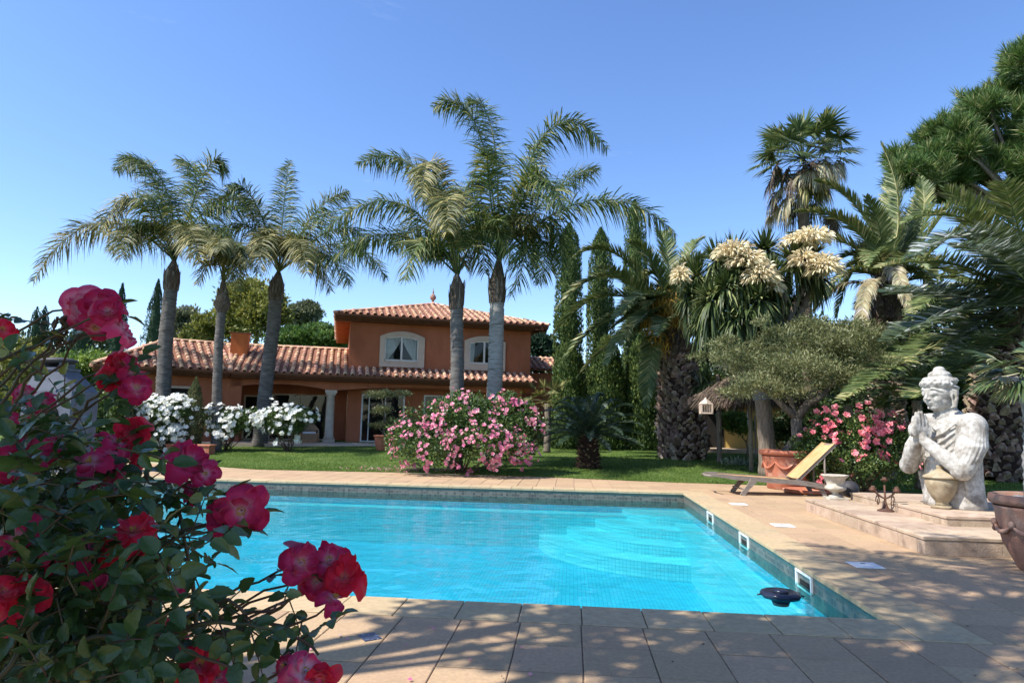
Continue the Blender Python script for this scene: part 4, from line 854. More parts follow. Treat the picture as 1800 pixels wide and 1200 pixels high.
for k in range(86):
    dead = k >= 42; a = 2.4*k; e = (rng.uniform(-.35, 1.4) if not dead else rng.uniform(-.9, .25)); ln = rng.uniform(1.3, 2.0) if not dead else rng.uniform(.7, 1.9)
    d = np.array([math.cos(a)*math.cos(e), math.sin(a)*math.cos(e), math.sin(e)]); b0 = c+np.array([0, 0, (-.2 if not dead else -.1-(k-42)*.050)]); h = b0+d*ln
    m_ = MB(); tb = MB().tube([b0, b0+d*ln*.5+[0, 0, .08], h], [.03, .02, .015], 4); m_.arr(np.concatenate(tb.v), np.array([f for f in tb.f if len(f) == 4]))
    fan(m_, h, d+np.array([0, 0, -.2 if not dead else -.9]), unit(np.cross(np.cross(d, [0, 0, 1.0]), d)+rng.normal(0, .2, 3)), rng.uniform(.95, 1.45) if not dead else rng.uniform(.6, 1.05), n=30, droop=.22 if not dead else .8, wid=.05); put('frond', m_, M[('dead', 'fibre', 'dead', 'queen_dk', 'fibre')[k % 5] if dead else 'fan'], root)
def chamaerops(px, py, Y, n, R, label, name='dwarf_fan_palm', zc=None, mat_='fan', grp='dwarf fan palms at the back of the garden'):
    c = dp(px, py, Y); g_ = gz(c[0], Y); root = thing(name, (c[0], Y, g_), label, 'fan palm', grp)
    put('trunk', trunk_mb([(c[0], Y, g_-.05), (c[0]+.05, Y, (g_+c[2])/2), c], [.16, .14, .12], 8, .2, .08), M['bark_brown'], root, smooth=True)
    for k in range(n):
        a = 2.4*k; e = rng.uniform(-.25, 1.3); d = np.array([math.cos(a)*math.cos(e), math.sin(a)*math.cos(e), math.sin(e)]); h = c+d*R*rng.uniform(.5, .75)
        m_ = MB(); tb = MB().tube([c, (c+h)/2+[0, 0, .04], h], [.018, .014, .01], 4); m_.arr(np.concatenate(tb.v), np.array([f for f in tb.f if len(f) == 4]))
        fan(m_, h, d, unit(np.cross(np.cross(d, [0, 0, 1.0]), d)+rng.normal(0, .3, 3)), R*rng.uniform(.42, .55), n=20, spread=1.5, droop=.18, wid=.05); put('frond', m_, M[mat_], root)
chamaerops(1556, 668, 20.5, 28, 1.9, 'spiky dwarf fan palm behind the coral roses, tallest of the fan palms beside the olive')
chamaerops(1490, 708, 19.2, 18, 1.3, 'low fan palm fronds reaching over the coral rose bush from behind its left half')
chamaerops(1610, 700, 18.2, 18, 1.3, 'low fan palm fronds filling the gap between the coral roses and the statue')
chamaerops(962, 706, 27.0, 14, 1.1, 'small yellowish fan palm at the right corner of the villa', mat_='queen_dk')
# near potted palm's canopy is built with its pot below

# ---- sword-leaved tree with cream blossom (yucca / cordyline)
Yc = 19.55; b0 = dp(1352, 829, Yc); g_ = gz(b0[0], Yc)
root = thing('cabbage_tree', (b0[0], Yc, g_), 'sword-leaved tree with drooping cream blossom heads above the thatched parasol', 'tree')
put('trunk', trunk_mb([(b0[0], Yc, g_-.05), dp(1345, 740, Yc), dp(1338, 690, Yc), dp(1330, 655, Yc)], [.30, .235, .22, .25], 12, .5, .02), M['bark_brown'], root, smooth=True)
put('grey_collar', MB().tube([dp(1340, 703, Yc), dp(1338, 684, Yc)], [.26, .265], 14), M['oven'], root)
heads = [(1215, 515, .3, .85), (1240, 560, -.3, .85), (1290, 555, -1.2, .85), (1335, 575, -.5, .8), (1275, 500, -1.2, .9), (1335, 520, -1.4, .9), (1225, 480, .2, 1.0), (1262, 452, -.6, 1.0), (1300, 470, -1.1, 1.0), (1252, 520, -1, .95), (1310, 530, -1.2, .95), (1355, 480, -.8, .95), (1352, 540, -.2, .9), (1395, 450, -.3, .9), (1380, 515, .5, .9), (1430, 440, .2, .85), (1435, 480, .4, .85), (1290, 440, .8, 1.0), (1345, 435, .9, .95), (1228, 540, .6, .9), (1400, 540, .8, .8)]
for k, (hx, hy, dy, L_) in enumerate(heads):
    h = dp(hx, hy+8, Yc+dy); st_ = dp(1332+(hx-1332)*.12, 662, Yc+dy*.1); md = (h*.55+st_*.45)+[0, 0, -.15]
    put('branch', trunk_mb([st_, md, h], [.12, .10, .09], 8, .25, .04), M['bark_brown'], root, smooth=True)
    n = 200; m_ = MB(); u_ = rng.uniform(-.95, 1, n); a = rng.uniform(0, 6.28, n); rr = np.sqrt(1-u_**2); D = unit(np.stack([rr*np.cos(a), rr*np.sin(a), u_], 1)+[0, 0, .1])
    V, F = strips(h+D*.06, D, unit(np.cross(D, [0, 0, 1.0]+rng.normal(0, .1, 3))), L_*.86*rng.uniform(.8, 1.05, n), .075, np.clip(.45-.5*D[:, 2], .03, .8), K=3, prof=[.7, 1, .75, .05]); m_.arr(V, F); put('leaf_rosette', m_, M['sword'], root)
for fx, fy, rx, ry, dy in ((1290, 438, 38, 24, -1.3), (1335, 478, 34, 34, -1.5), (1312, 455, 36, 26, -1.4), (1428, 412, 36, 22, -.6), (1448, 462, 32, 30, -.9), (1414, 452, 28, 26, -.7), (1196, 478, 14, 26, -.3), (1355, 500, 20, 20, -1.3), (1395, 420, 25, 16, -.5)):
    c0 = dp(fx, fy+ry*.3, Yc+dy); n = int(rx*ry*.55); a = rng.uniform(0, 6.28, n); u_ = rng.uniform(-.35, 1, n); rr = np.sqrt(1-u_**2); D = np.stack([rr*np.cos(a), rr*np.sin(a), u_], 1)
    P = c0+D*np.array([rx, rx, ry])*pxm(Yc)*rng.uniform(.25, .82, n)[:, None]; m_ = MB(); D2 = unit(D*[1, 1, .6]+[0, 0, .15])
    V, F = strips(P, D2, unit(np.cross(D2, rng.normal(0, 1, (n, 3)))), rng.uniform(.16, .28, n), .05, .55, prof=[.7, 1.2, .9, .4]); m_.arr(V, F); put('blossom_head', m_, M['bloom_cream'], root)
# second smaller one behind
def small_cordyline(px, py, Y, label):
    h = dp(px, py, Y); g_ = gz(h[0], Y); root = thing('cabbage_tree', (h[0], Y, g_), label, 'tree'); put('trunk', trunk_mb([(h[0], Y, g_-.05), h], [.1, .08], 8, .2, .05), M['bark_brown'], root, smooth=True)
    for k in range(3):
        hh = h+rng.normal(0, .35, 3); n = 80; u_ = rng.uniform(-.6, 1, n); a = rng.uniform(0, 6.28, n); rr = np.sqrt(1-u_**2); D = np.stack([rr*np.cos(a), rr*np.sin(a), u_], 1); m_ = MB()
        V, F = strips(hh+D*.05, D, unit(np.cross(D, [.1, 0, 1.0])), .75*rng.uniform(.8, 1.05, n), .06, np.clip(.5-.5*D[:, 2], .05, 1)); m_.arr(V, F); put('leaf_rosette', m_, M['sword'], root)
    c0 = h+[.35, -.5, .35]; n = 260; D = unit(rng.normal(0, 1, (n, 3))); m_ = MB(); V, F = strips(c0+D*[.55, .4, .25]*rng.uniform(.3, 1, n)[:, None], unit(D+[0, 0, .2]), unit(np.cross(D, rng.normal(0, 1, (n, 3)))), .18, .045, .5); m_.arr(V, F); put('blossom_head', m_, M['bloom_cream'], root)
small_cordyline(1262, 655, 24.5, 'small sword-leaved plant with cream blossom beside the knobbly palm trunk')

# ---- cycad
def cycad(cx, cy, Y, label, by=815):
    c = dp(cx, cy, Y); g_ = gz(c[0], Y); root = thing('cycad', (c[0], Y, g_), label, 'cycad')
    put('trunk', trunk_mb([(c[0], Y, g_-.05), (c[0], Y, g_+.2), c+[0, 0, -.05]], [.42, .36, .26], 14, .12, .12), M['boot_core'], root, smooth=True)
    m_ = MB(); n = 170; a = rng.uniform(0, 6.28, n); z = rng.uniform(0, 1, n); h = c[2]-g_; o = np.stack([np.cos(a), np.sin(a), 0*a], 1)
    V, F = strips(np.array([c[0], Y, g_])+o*(.38-.1*z)[:, None]+np.stack([0*z, 0*z, z*h], 1), unit(o+[0, 0, .8]), unit(np.cross(o, [0, 0, 1.0])), .13, .10, 0, K=1, prof=[1, .4]); m_.arr(V, F); put('leaf_base', m_, M['boot'], root, kind='stuff')
    for k in range(46):
        a = 2.4*k; e = 1.35-1.65*((k+.5)/46)**.8; ln = rng.uniform(1.7, 2.15); d = np.array([math.cos(a)*math.cos(e), math.sin(a)*math.cos(e), math.sin(e)])
        Pm = c+d*ln*.55+[0, 0, .12]; P3 = c+d*ln*[1, 1, .72]+[0, 0, -.12]; m_ = MB(); frond_geo(m_, c, Pm, P3, n=62, L=.24, droop=.05, wid=.022, fwd=.5, lift=(.15, .4), r0=.018, t0=.1, vee=.2, jit=.06, tipL=.5); put('frond', m_, M['cycad'], root)
cycad(1034, 764, 21.8, 'dark green cycad on a squat trunk, right of the pink rose bush')

# ---- cypresses
def cypress(px, ptop, pbase, Y, wpx, label, name='cypress_tree', mat_='cypress', n=9000, leaf=.16, grp='columnar cypresses', prof=None):
    top = dp(px, ptop, Y); g_ = gz(top[0], Y); H_ = top[2]-g_; W_ = wpx*pxm(Y)/2; root = thing(name, (top[0], Y, g_), label, 'cypress tree', grp)
    put('trunk', MB().tube([(top[0], Y, g_-.05), (top[0], Y, g_+H_*.6)], [.14, .05], 8), M['bark_brown'], root, smooth=True)
    h = rng.power(.95, n); h = 1-h if False else rng.uniform(0, 1, n); pf = prof or ([0, .04, .12, .3, .6, .85, .95, 1], [.75, .95, 1.0, 1.0, .95, .8, .5, .06])
    n_c = 160; ch_ = rng.uniform(0, .97, n_c); ca = rng.uniform(0, 6.28, n_c); idx = rng.integers(0, n_c, n)
    use = rng.uniform(0, 1, n) < .75
    hh = np.where(use, np.clip(ch_[idx]+rng.normal(0, .025, n), 0, 1), h); aa = np.where(use, ca[idx]+rng.normal(0, .35, n), rng.uniform(0, 6.28, n))
    R = W_*np.interp(hh, *pf)*np.where(use, rng.uniform(.92, 1.16, n), rng.uniform(.55, .97, n)); o = np.stack([np.cos(aa), np.sin(aa), 0*aa], 1)
    P = np.array([top[0], Y, g_])+o*R[:, None]+np.stack([0*hh, 0*hh, hh*H_], 1); D = unit(np.array([0, 0, 1.0])+o*.35+rng.normal(0, .25, (n, 3)))
    m_ = MB(); V, F = leaves(P-D*leaf*.4, D, unit(o+rng.normal(0, .4, (n, 3))), leaf*rng.uniform(.7, 1.3, n), leaf*.45); m_.arr(V, F)
    # dense inner body of short twigs, so no daylight shows through the column
    t_ = np.linspace(0, 1, 14); core = MB().lathe([(max(.01, W_*.62*float(np.interp(s, *pf))), s*H_*.97+.03) for s in t_], c=(top[0], Y, g_), seg=10, smooth=False); m_.arr(np.concatenate(core.v), np.array([f for f in core.f if len(f) == 4]))
    return put('foliage', m_, M[mat_], root, kind='stuff')
cypress(1001, 392, 795, 31, 48, 'left one of the three tall dark cypresses right of the villa', n=12000)
cypress(1056, 402, 795, 33, 46, 'middle and slimmest of the three tall dark cypresses right of the villa', n=12000)
cypress(1116, 352, 795, 35, 42, 'right and tallest of the three dark cypresses, behind the knobbly palm', n=12000)
fat = ([0, .05, .3, .6, .85, 1], [.8, .95, 1, .85, .6, .1])
cypress(1000, 600, 795, 29.5, 62, 'broad bushy cypress at lawn level left of the cycad, beneath the three tall ones', n=9000, prof=fat, grp='bushy low cypresses'); cypress(1066, 590, 795, 29.5, 66, 'broad bushy cypress directly behind the cycad', n=9000, prof=fat, grp='bushy low cypresses'); cypress(1128, 585, 795, 29.8, 62, 'broad bushy cypress between the cycad and the knobbly palm trunk', n=9000, prof=fat, grp='bushy low cypresses')
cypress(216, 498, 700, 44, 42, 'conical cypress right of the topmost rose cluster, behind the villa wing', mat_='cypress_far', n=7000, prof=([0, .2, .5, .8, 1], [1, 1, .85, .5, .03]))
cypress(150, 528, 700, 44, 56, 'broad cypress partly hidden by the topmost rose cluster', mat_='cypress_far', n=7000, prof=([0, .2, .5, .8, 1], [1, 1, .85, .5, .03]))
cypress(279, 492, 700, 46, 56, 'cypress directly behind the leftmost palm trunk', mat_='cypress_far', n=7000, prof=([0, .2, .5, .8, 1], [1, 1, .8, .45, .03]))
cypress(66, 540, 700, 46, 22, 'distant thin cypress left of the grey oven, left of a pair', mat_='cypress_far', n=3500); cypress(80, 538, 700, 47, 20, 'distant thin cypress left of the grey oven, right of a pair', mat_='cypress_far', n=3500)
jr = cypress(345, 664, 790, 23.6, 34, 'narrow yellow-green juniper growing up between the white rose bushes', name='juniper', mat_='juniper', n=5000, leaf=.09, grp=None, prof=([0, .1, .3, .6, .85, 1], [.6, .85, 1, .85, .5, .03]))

# ---- leafy crowns
def cloud(ells, n, leaf, aspect=.45, clumps=60, sig=.18, shell=.75, up=.25):
    P_, D_ = [], []
    vol = np.array([r[0]*r[1]*r[2] for _, r in ells])**.7; vol /= vol.sum()
    for (c, r), f in zip(ells, vol):
        m = int(n*f); k = max(5, int(clumps*f)); u_ = unit(rng.normal(0, 1, (k, 3))); u_[:, 2] = np.where(u_[:, 2] < -.3, -u_[:, 2]*.3, u_[:, 2]); cc = u_*rng.uniform(shell, 1, k)[:, None]
        i = rng.integers(0, k, m); q_ = cc[i]+rng.normal(0, sig, (m, 3)); fill = rng.uniform(0, 1, m) < .25; q_[fill] = unit(rng.normal(0, 1, (fill.sum(), 3)))*rng.uniform(.3, .95, (fill.sum(), 1))
        P_.append(np.array(c)+q_*np.array(r)); D_.append(unit(unit(q_)*.6+rng.normal(0, .6, (m, 3))+[0, 0, up]))
    P, D = np.concatenate(P_), np.concatenate(D_); N = unit(np.cross(D, rng.normal(0, 1, D.shape))+[0, 0, .8]); N = unit(N-D*(N*D).sum(1)[:, None]); s = rng.uniform(.7, 1.3, len(P))
    return leaves(P, D, N, leaf*s, leaf*aspect*s)
def tree(name, px, Y, ells_px, label, mat_, n=9000, leaf=.2, cat='tree', trunk_r=.2, bark='bark_brown', grp=None, aspect=.5, clumps=70, limbs=True, base_x=None, sig=.18, depth=1.0):
    ells = [(dp(x, y, Y+dy), (rx*pxm(Y), rx*pxm(Y)*depth, ry*pxm(Y))) for x, y, rx, ry, dy in ells_px]; bx = dp(base_x or px, 700, Y)[0]; g_ = gz(bx, Y)
    root = thing(name, (bx, Y, g_), label, cat, grp); c0 = np.mean([e[0] for e in ells], axis=0); m_ = MB(); fork = np.array([bx, Y, g_+(c0[2]-g_)*.45])
    m_.tube([(bx, Y, g_-.05), (bx+.05, Y, (g_+fork[2])/2), fork], [trunk_r*1.2, trunk_r, trunk_r*.85], 10)
    for e in ells: m_.tube([fork, (fork+e[0])/2+rng.normal(0, .1, 3), e[0]+[0, 0, e[1][2]*.4]], [trunk_r*.7, trunk_r*.4, trunk_r*.12], 7)
    put('trunk', m_, M[bark], root, smooth=True)
    m_ = MB(); V, F = cloud(ells, n, leaf, aspect, clumps, sig); m_.arr(V, F); put('crown', m_, M[mat_], root, kind='stuff'); return root
def hedge(name, x0, x1, Y, ytop, thick, label, mat_, n=12000, leaf=.22, cat='hedge', Yd=1.2, wob=.35):
    a, b = dp(x0, ytop, Y), dp(x1, ytop, Y); g_ = gz(a[0], Y); root = thing(name, ((a[0]+b[0])/2, Y, g_), label, cat)
    x = rng.uniform(a[0], b[0], n); H_ = np.interp(x, [a[0], b[0]], [a[2], b[2]])-g_; H_ = H_*(1+.06*np.sin(x*1.7+Y)+.05*np.sin(x*4.3)); z = rng.power(1.3, n)*H_; fr = rng.uniform(0, 1, n)
    y = Y-thick/2*np.where(fr < .7, 1, rng.uniform(-1, 1, n))*(1-.25*(z/H_)**3)+rng.normal(0, .12, n)+wob*np.sin(x*2.1+z*1.4)*.5
    z = np.where(fr > .85, H_-rng.uniform(0, .25, n), z)
    P = np.stack([x, y, g_+z], 1); D = unit(rng.normal(0, .6, (n, 3))+[0, -.5, .35]); N = unit(rng.normal(0, .5, (n, 3))+[0, -.6, .6]); N = unit(N-D*(N*D).sum(1)[:, None]); m_ = MB(); V, F = leaves(P, D, N, leaf*rng.uniform(.7, 1.4, n), leaf*.5); m_.arr(V, F)
    k = 20; xs_ = np.linspace(a[0], b[0], k); hs = (np.interp(xs_, [a[0], b[0]], [a[2], b[2]])-g_)*.88; c_ = MB()
    c_.add([(x_, Y+yy, g_+zz*h_) for x_, h_ in zip(xs_, hs) for yy, zz in ((-thick*.32, -.02), (-thick*.3, .9), (0, 1), (thick*.3, .9), (thick*.32, -.02))], [(5*i+j, 5*i+5+j, 5*i+6+j, 5*i+1+j) for i in range(k-1) for j in range(4)]); m_.arr(np.concatenate(c_.v), np.array(c_.f))
    put('foliage', m_, M[mat_], root, kind='stuff'); return root
tree('background_tree', 440, 48, [(430, 550, 52, 58, 0), (385, 575, 38, 40, 1), (460, 560, 45, 50, -1), (350, 585, 30, 26, 0)], 'large yellow-green tree rising behind the villa roof left of the third palm', 'tree_olive', 26000, .30, trunk_r=.4, sig=.14)
tree('background_tree', 322, 52, [(322, 575, 32, 34, 0), (335, 590, 30, 20, 0)], 'grey-green tree behind the roof, just right of the leftmost palm trunk', 'tree_grey', 11000, .30, sig=.14)
tree('background_tree', 535, 62, [(536, 556, 29, 24, 0), (520, 572, 16, 16, 0), (557, 578, 18, 12, 0)], 'small round dark tree on the skyline left of the upper storey', 'tree_grey', 9000, .36, sig=.12)
tree('pine_tree', 550, 46, [(515, 598, 38, 22, 0), (560, 598, 45, 24, 0), (598, 600, 30, 22, 0), (545, 585, 40, 14, 0)], 'flat-topped bright green pine right behind the low villa roof', 'tree_green', 22000, .26, sig=.15)
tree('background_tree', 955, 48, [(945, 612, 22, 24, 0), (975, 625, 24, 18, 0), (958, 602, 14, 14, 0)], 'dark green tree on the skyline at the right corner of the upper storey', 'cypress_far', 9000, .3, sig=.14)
tree('garden_shrub', 150, 27, [(150, 645, 46, 26, 0), (110, 650, 35, 22, 0), (188, 655, 26, 20, 0)], 'bright green bushy shrub behind the grey garden oven', 'hedge_lt', 12000, .17, cat='shrub', trunk_r=.1)
tree('garden_shrub', 30, 24, [(35, 640, 60, 42, 0), (90, 690, 40, 50, 0), (20, 720, 60, 60, 0)], 'brownish green shrub at the far left edge behind the red roses', 'tree_olive', 14000, .16, cat='shrub', trunk_r=.1)
tree('garden_shrub', 190, 22, [(195, 715, 35, 40, 0), (165, 760, 40, 40, 0), (215, 770, 30, 30, 0)], 'green shrub left of the white roses beside the villa wing', 'bush', 9000, .14, cat='shrub', trunk_r=.08)
hedge('hedge', -60, 210, 52, 596, 3, 'long dark hedge closing the garden on the left', 'hedge_dk', 14000, .35)
hedge('hedge', 925, 1235, 40, 640, 2.5, 'dark hedge behind the low cypresses right of the villa', 'hedge_dk', 12000, .3)
tree('evergreen_tree', 1270, 34, [(1262, 640, 45, 50, 0), (1300, 700, 50, 50, -2), (1240, 720, 35, 60, -1)], 'dark evergreen behind the knobbly palm trunk and the white lantern', 'hedge_dk', 14000, .22, trunk_r=.2)
hedge('hedge', 1285, 1990, 33, 600, 3, 'tall dark evergreen hedge behind the olive tree and the fan palms', 'hedge_dk', 30000, .28)
tree('evergreen_tree', 1500, 29, [(1480, 640, 60, 50, 0), (1560, 600, 55, 50, 0), (1440, 590, 30, 40, 0), (1620, 640, 60, 60, 0), (1640, 560, 45, 45, 0)], 'dense dark evergreen filling the gap behind the fan palms', 'hedge_dk', 26000, .22, trunk_r=.25)
tree('garden_shrub', 1310, 27, [(1298, 752, 22, 14, 0), (1290, 735, 22, 10, 0)], 'small bright green shrub lit by sun under the thatched parasol', 'hedge_lt', 3500, .12, cat='shrub', trunk_r=.04)
tree('garden_shrub', 1390, 23, [(1385, 760, 40, 35, 1), (1430, 760, 45, 50, 1), (1470, 740, 40, 55, 1)], 'dark shrub behind the big terracotta pot', 'hedge_dk', 9000, .13, cat='shrub', trunk_r=.06)
# silver blades at the foot of the parasol
c = dp(1300, 800, 24); root = thing('agave', (c[0], 24, gz(c[0], 24)), 'low silvery spiky plant on the lawn beside the parasol post', 'plant'); g_ = gz(c[0], 24)
n = 130; a = rng.uniform(0, 6.28, n); e = rng.uniform(.2, 1.3, n); D = np.stack([np.cos(a)*np.cos(e), np.sin(a)*np.cos(e), np.sin(e)], 1); m_ = MB(); P = np.array([c[0], 24, g_])+np.stack([rng.normal(0, .25, n), rng.normal(0, .15, n), 0*a], 1)
V, F = strips(P, D, unit(np.cross(D, [0, 0, 1.0])), rng.uniform(.35, .6, n), .05, .35); m_.arr(V, F); put('blades', m_, M['aloe'], root, kind='stuff')

# ---- big pine at the right edge, built of needle tufts
Yp = 27.0; ellp = []
_r = random.Random(5)
def _edge(x): return float(np.interp(x, [1580, 1620, 1665, 1700, 1740, 1790, 1850], [262, 235, 200, 165, 130, 85, 60]))
while len(ellp) < 62:
    x_ = _r.uniform(1590, 1900); y_ = _edge(x_)+22+_r.uniform(0, 1)**1.3*(330-_edge(x_)); r_ = _r.uniform(15, 26)*(1+max(0, x_-1760)/300)
    if y_ < 345: ellp.append((x_, y_, r_*1.15, r_*.8, _r.uniform(-1.5, 1.5)))
bx = dp(1830, 700, Yp)[0]; root = thing('pine_tree', (bx, Yp, gz(bx, Yp)), 'large pine with tufted needles and pale candles filling the upper right corner', 'pine tree')
fork = dp(1822, 380, Yp); m_ = MB(); m_.tube([(bx, Yp, .3), dp(1828, 550, Yp), fork], [.35, .3, .25], 12)
P_, D_ = [], []
for x, y, rx, ry, dy in ellp:
    c = dp(x, y, Yp+dy); r = np.array([rx, rx*.9, ry])*pxm(Yp); m_.tube([fork, (fork+c)/2+[0, 0, -.2], c], [.14, .09, .04], 7)
    k = 22+int(rx*.5); u_ = unit(rng.normal(0, 1, (k, 3))); P_.append(c+u_*r*rng.uniform(.45, 1, k)[:, None]); D_.append(unit(u_*.6+[0, 0, .8]))
    for j in range(5): v = unit(rng.normal(0, 1, 3)); m_.tube([c, c+v*r*.5, c+v*r*.85+[0, 0, .1]], [.035, .02, .01], 5)
put('trunk', m_, M['bark_brown'], root, smooth=True)
P, D = np.concatenate(P_), np.concatenate(D_); kk = 46; Pn = np.repeat(P, kk, 0); Dn = unit(np.repeat(D, kk, 0)*.95+rng.normal(0, .55, (len(Pn), 3))); Pn = Pn+np.repeat(D, kk, 0)*rng.uniform(-.12, .28, (len(Pn), 1))
m_ = MB(); V, F = leaves(Pn, Dn, unit(np.cross(Dn, rng.normal(0, 1, Dn.shape))), .50*rng.uniform(.7, 1.2, len(Pn)), .034); m_.arr(V, F); put('needles', m_, M['pine'], root, kind='stuff')
top = P[(D[:, 2] > .8)][:260]; m_ = MB(); V, F = strips(top+[0, 0, .2], np.tile([0, 0, 1.0], (len(top), 1)), unit(rng.normal(0, 1, (len(top), 3))*[1, 1, 0]), rng.uniform(.15, .32, len(top)), .05, 0, prof=[.7, 1, .9, .5]); m_.arr(V, F); put('candles', m_, M['dead'], root, kind='stuff')

# ---- flowering bushes
def flower_mesh(mat_, name='flower', petals=5, r=1.0, cup=.25, rings=1, centre=None):
    m_ = MB()
    for q_ in range(rings):
        for k in range(petals):
            a = 2*math.pi*(k+.5*q_)/petals+random.uniform(-.1, .1); R = r*(1-.35*q_); c0, s0 = math.cos(a), math.sin(a); cu_ = cup+q_*.35
            def pt(u_, v_): return (c0*u_*R-s0*v_*R, s0*u_*R+c0*v_*R, (cu_*u_*u_+.06*q_)*R)
            m_.add([pt(.05, 0), pt(.55, -.42), pt(.95, -.30), pt(1.02, .05), pt(.9, .34), pt(.52, .42)], [(0, 1, 2, 3), (0, 3, 4, 5)], 0, True)
    me = m_.mesh(name); me.materials.append(mat_); return me, np.concatenate(m_.v), m_.f
def orient(D, roll):
    D = unit(D); x = unit(np.cross(D, [0.13, .9, .4])); y = np.cross(D, x); c, s = math.cos(roll), math.sin(roll); Mx = np.eye(4); Mx[:3, 0] = x*c+y*s; Mx[:3, 1] = -x*s+y*c; Mx[:3, 2] = D; return Mx
def rose_bush(px, Y, ells_px, nleaf, nfl, fsize, pet, label, leaf=.075, grp=None, fl_bias=None, mats='bush', stems=14, petals=5, rings=1, clus=None, name='rose_bush', base_x=None, fl_top=.0):
    ells = [(dp(x, y, Y+dy), (rx*pxm(Y), rx*pxm(Y)*.9, ry*pxm(Y))) for x, y, rx, ry, dy in ells_px]; bx = dp(base_x or px, 780, Y)[0]; g_ = gz(bx, Y); root = thing(name, (bx, Y, g_), label, 'rose bush', grp)
    m_ = MB()
    for k in range(stems):
        e = ells[k % len(ells)]; t = e[0]+unit(rng.normal(0, 1, 3))*np.array(e[1])*.6; m_.tube([(bx+rng.normal(0, .1), Y+rng.normal(0, .1), g_-.03), (np.array([bx, Y, g_])*.5+t*.5)+rng.normal(0, .08, 3), t], [.02, .014, .007], 5)
    put('stems', m_, M['stem_br'], root, smooth=True)
    m_ = MB(); V, F = cloud(ells, nleaf, leaf, .62, int(nleaf/60), .13, .72); m_.arr(V, F); put('foliage', m_, M[mats], root, kind='stuff')
    jobs = []; wts = np.array([e[1][0]*e[1][2] for e in ells]); wts /= wts.sum(); cl = clus or 5; k = 0
    while len(jobs) < nfl and k < 8000:
        k += 1
        e = ells[rng.choice(len(ells), p=wts)]; u_ = unit(rng.normal(0, 1, 3)-np.array([0, .7, -fl_top]))
        if u_[1] > .35: continue
        c = e[0]+u_*np.array(e[1])*rng.uniform(.9, 1.08)
        if any(np.sum(((c-e2[0])/np.array(e2[1]))**2) < .7 for e2 in ells): continue
        if c[2] < g_+.15: continue
        for j in range(rng.integers(1, cl+1)):
            p = c+rng.normal(0, fsize*1.3, 3); Mx = orient(u_*.8+rng.normal(0, .35, 3)+[0, -.3, .35], rng.uniform(0, 6)); Mx[:3, :3] *= fsize*rng.uniform(.75, 1.15); Mx[:3, 3] = p; jobs.append(Mx)
    meshes = [flower_mesh(M[pet], petals=petals, rings=rings, cup=c_) for c_ in (.15, .35, .6)]
    for i, Mx in enumerate(jobs[:300]):
        o = bpy.data.objects.new('flower', meshes[i % 3][0]); COL.objects.link(o); o.parent = root; A = Mx.copy(); A[:3, 3] -= np.array(root.location); o.matrix_local = Matrix(A.tolist())
    R_s = jobs[300:]
    if R_s:
        Ms = np.array(R_s); SV, SF = meshes[1][1], np.array(meshes[1][2]); V = np.einsum('nij,kj->nki', Ms[:, :3, :3], SV)+Ms[:, None, :3, 3]; F = (SF[None]+(np.arange(len(Ms))*len(SV))[:, None, None]).reshape(-1, 4); m_ = MB(); m_.arr(V.reshape(-1, 3), F); put('flower', m_, M[pet], root, kind='stuff')
    return root
rose_bush(815, 19.4, [(735, 765, 50, 48, 0), (815, 745, 70, 50, 0), (890, 745, 58, 42, .2), (760, 790, 65, 36, -.5), (850, 780, 75, 42, -.5), (925, 762, 34, 42, .2), (800, 715, 45, 26, .3), (885, 712, 40, 22, .4), (700, 780, 25, 34, 0), (905, 790, 40, 26, -.2)], 34000, 620, .062, 'petal_pink', 'huge rounded pink rose bush in full bloom around the feet of two palm trunks', clus=7, rings=2, leaf=.085)
g3 = 'white rose bushes before the villa'
rose_bush(285, 23.2, [(280, 735, 45, 36, 0), (312, 725, 28, 28, 0), (252, 735, 24, 26, 0), (290, 765, 38, 20, 0)], 11000, 300, .10, 'petal_white', 'largest white rose bush, left of the yellow-green juniper', clus=5, rings=2, grp=g3, fl_top=.6)
rose_bush(400, 24.5, [(378, 738, 30, 24, 0), (415, 742, 36, 26, 0), (445, 738, 22, 18, 0), (400, 755, 36, 16, 0)], 9000, 165, .095, 'petal_white', 'white rose bush between the juniper and the third palm trunk', clus=4, rings=2, grp=g3, fl_top=.5)
rose_bush(505, 24.8, [(490, 737, 36, 22, 0), (525, 735, 30, 20, 0), (500, 752, 34, 20, 0), (468, 745, 18, 16, 0)], 9000, 165, .095, 'petal_white', 'white rose bush in front of the sliding door, left of the wicker armchair', clus=4, rings=2, grp=g3, fl_top=.5)
rose_bush(1510, 16.9, [(1425, 800, 34, 40, .2), (1450, 830, 34, 30, .2), (1530, 750, 50, 26, .2), (1470, 748, 40, 24, .2), (1440, 765, 24, 18, 0), (1480, 775, 50, 38, 0), (1545, 772, 60, 36, 0), (1590, 790, 40, 36, 0), (1500, 815, 60, 38, -.3), (1575, 820, 50, 38, -.2)], 24000, 150, .085, 'petal_coral', 'dark leaved rose bush with coral pink blooms between the lounger and the statue', clus=4, rings=2, leaf=.07, fl_top=1.2)
# fallen petals on the grass below the pink bush
n = 420; x = rng.normal(-4.6, .9, n); y = rng.uniform(18.9, 20.0, n)+np.abs(rng.normal(0, .3, n)); P = np.stack([x, y, np.array([gz(a_, b_) for a_, b_ in zip(x, y)])+.055], 1)
D = unit(rng.normal(0, 1, (n, 3))*[1, 1, .2]); V, F = leaves(P, D, np.tile([0, 0, 1.0], (n, 1)), .05, .045)
tag(link('fallen_petals', np_mesh('fallen_petals', V, F), M['petal_pink'], kind='stuff'), 'fallen pink petals scattered on the lawn in front of the big rose bush', 'petals')
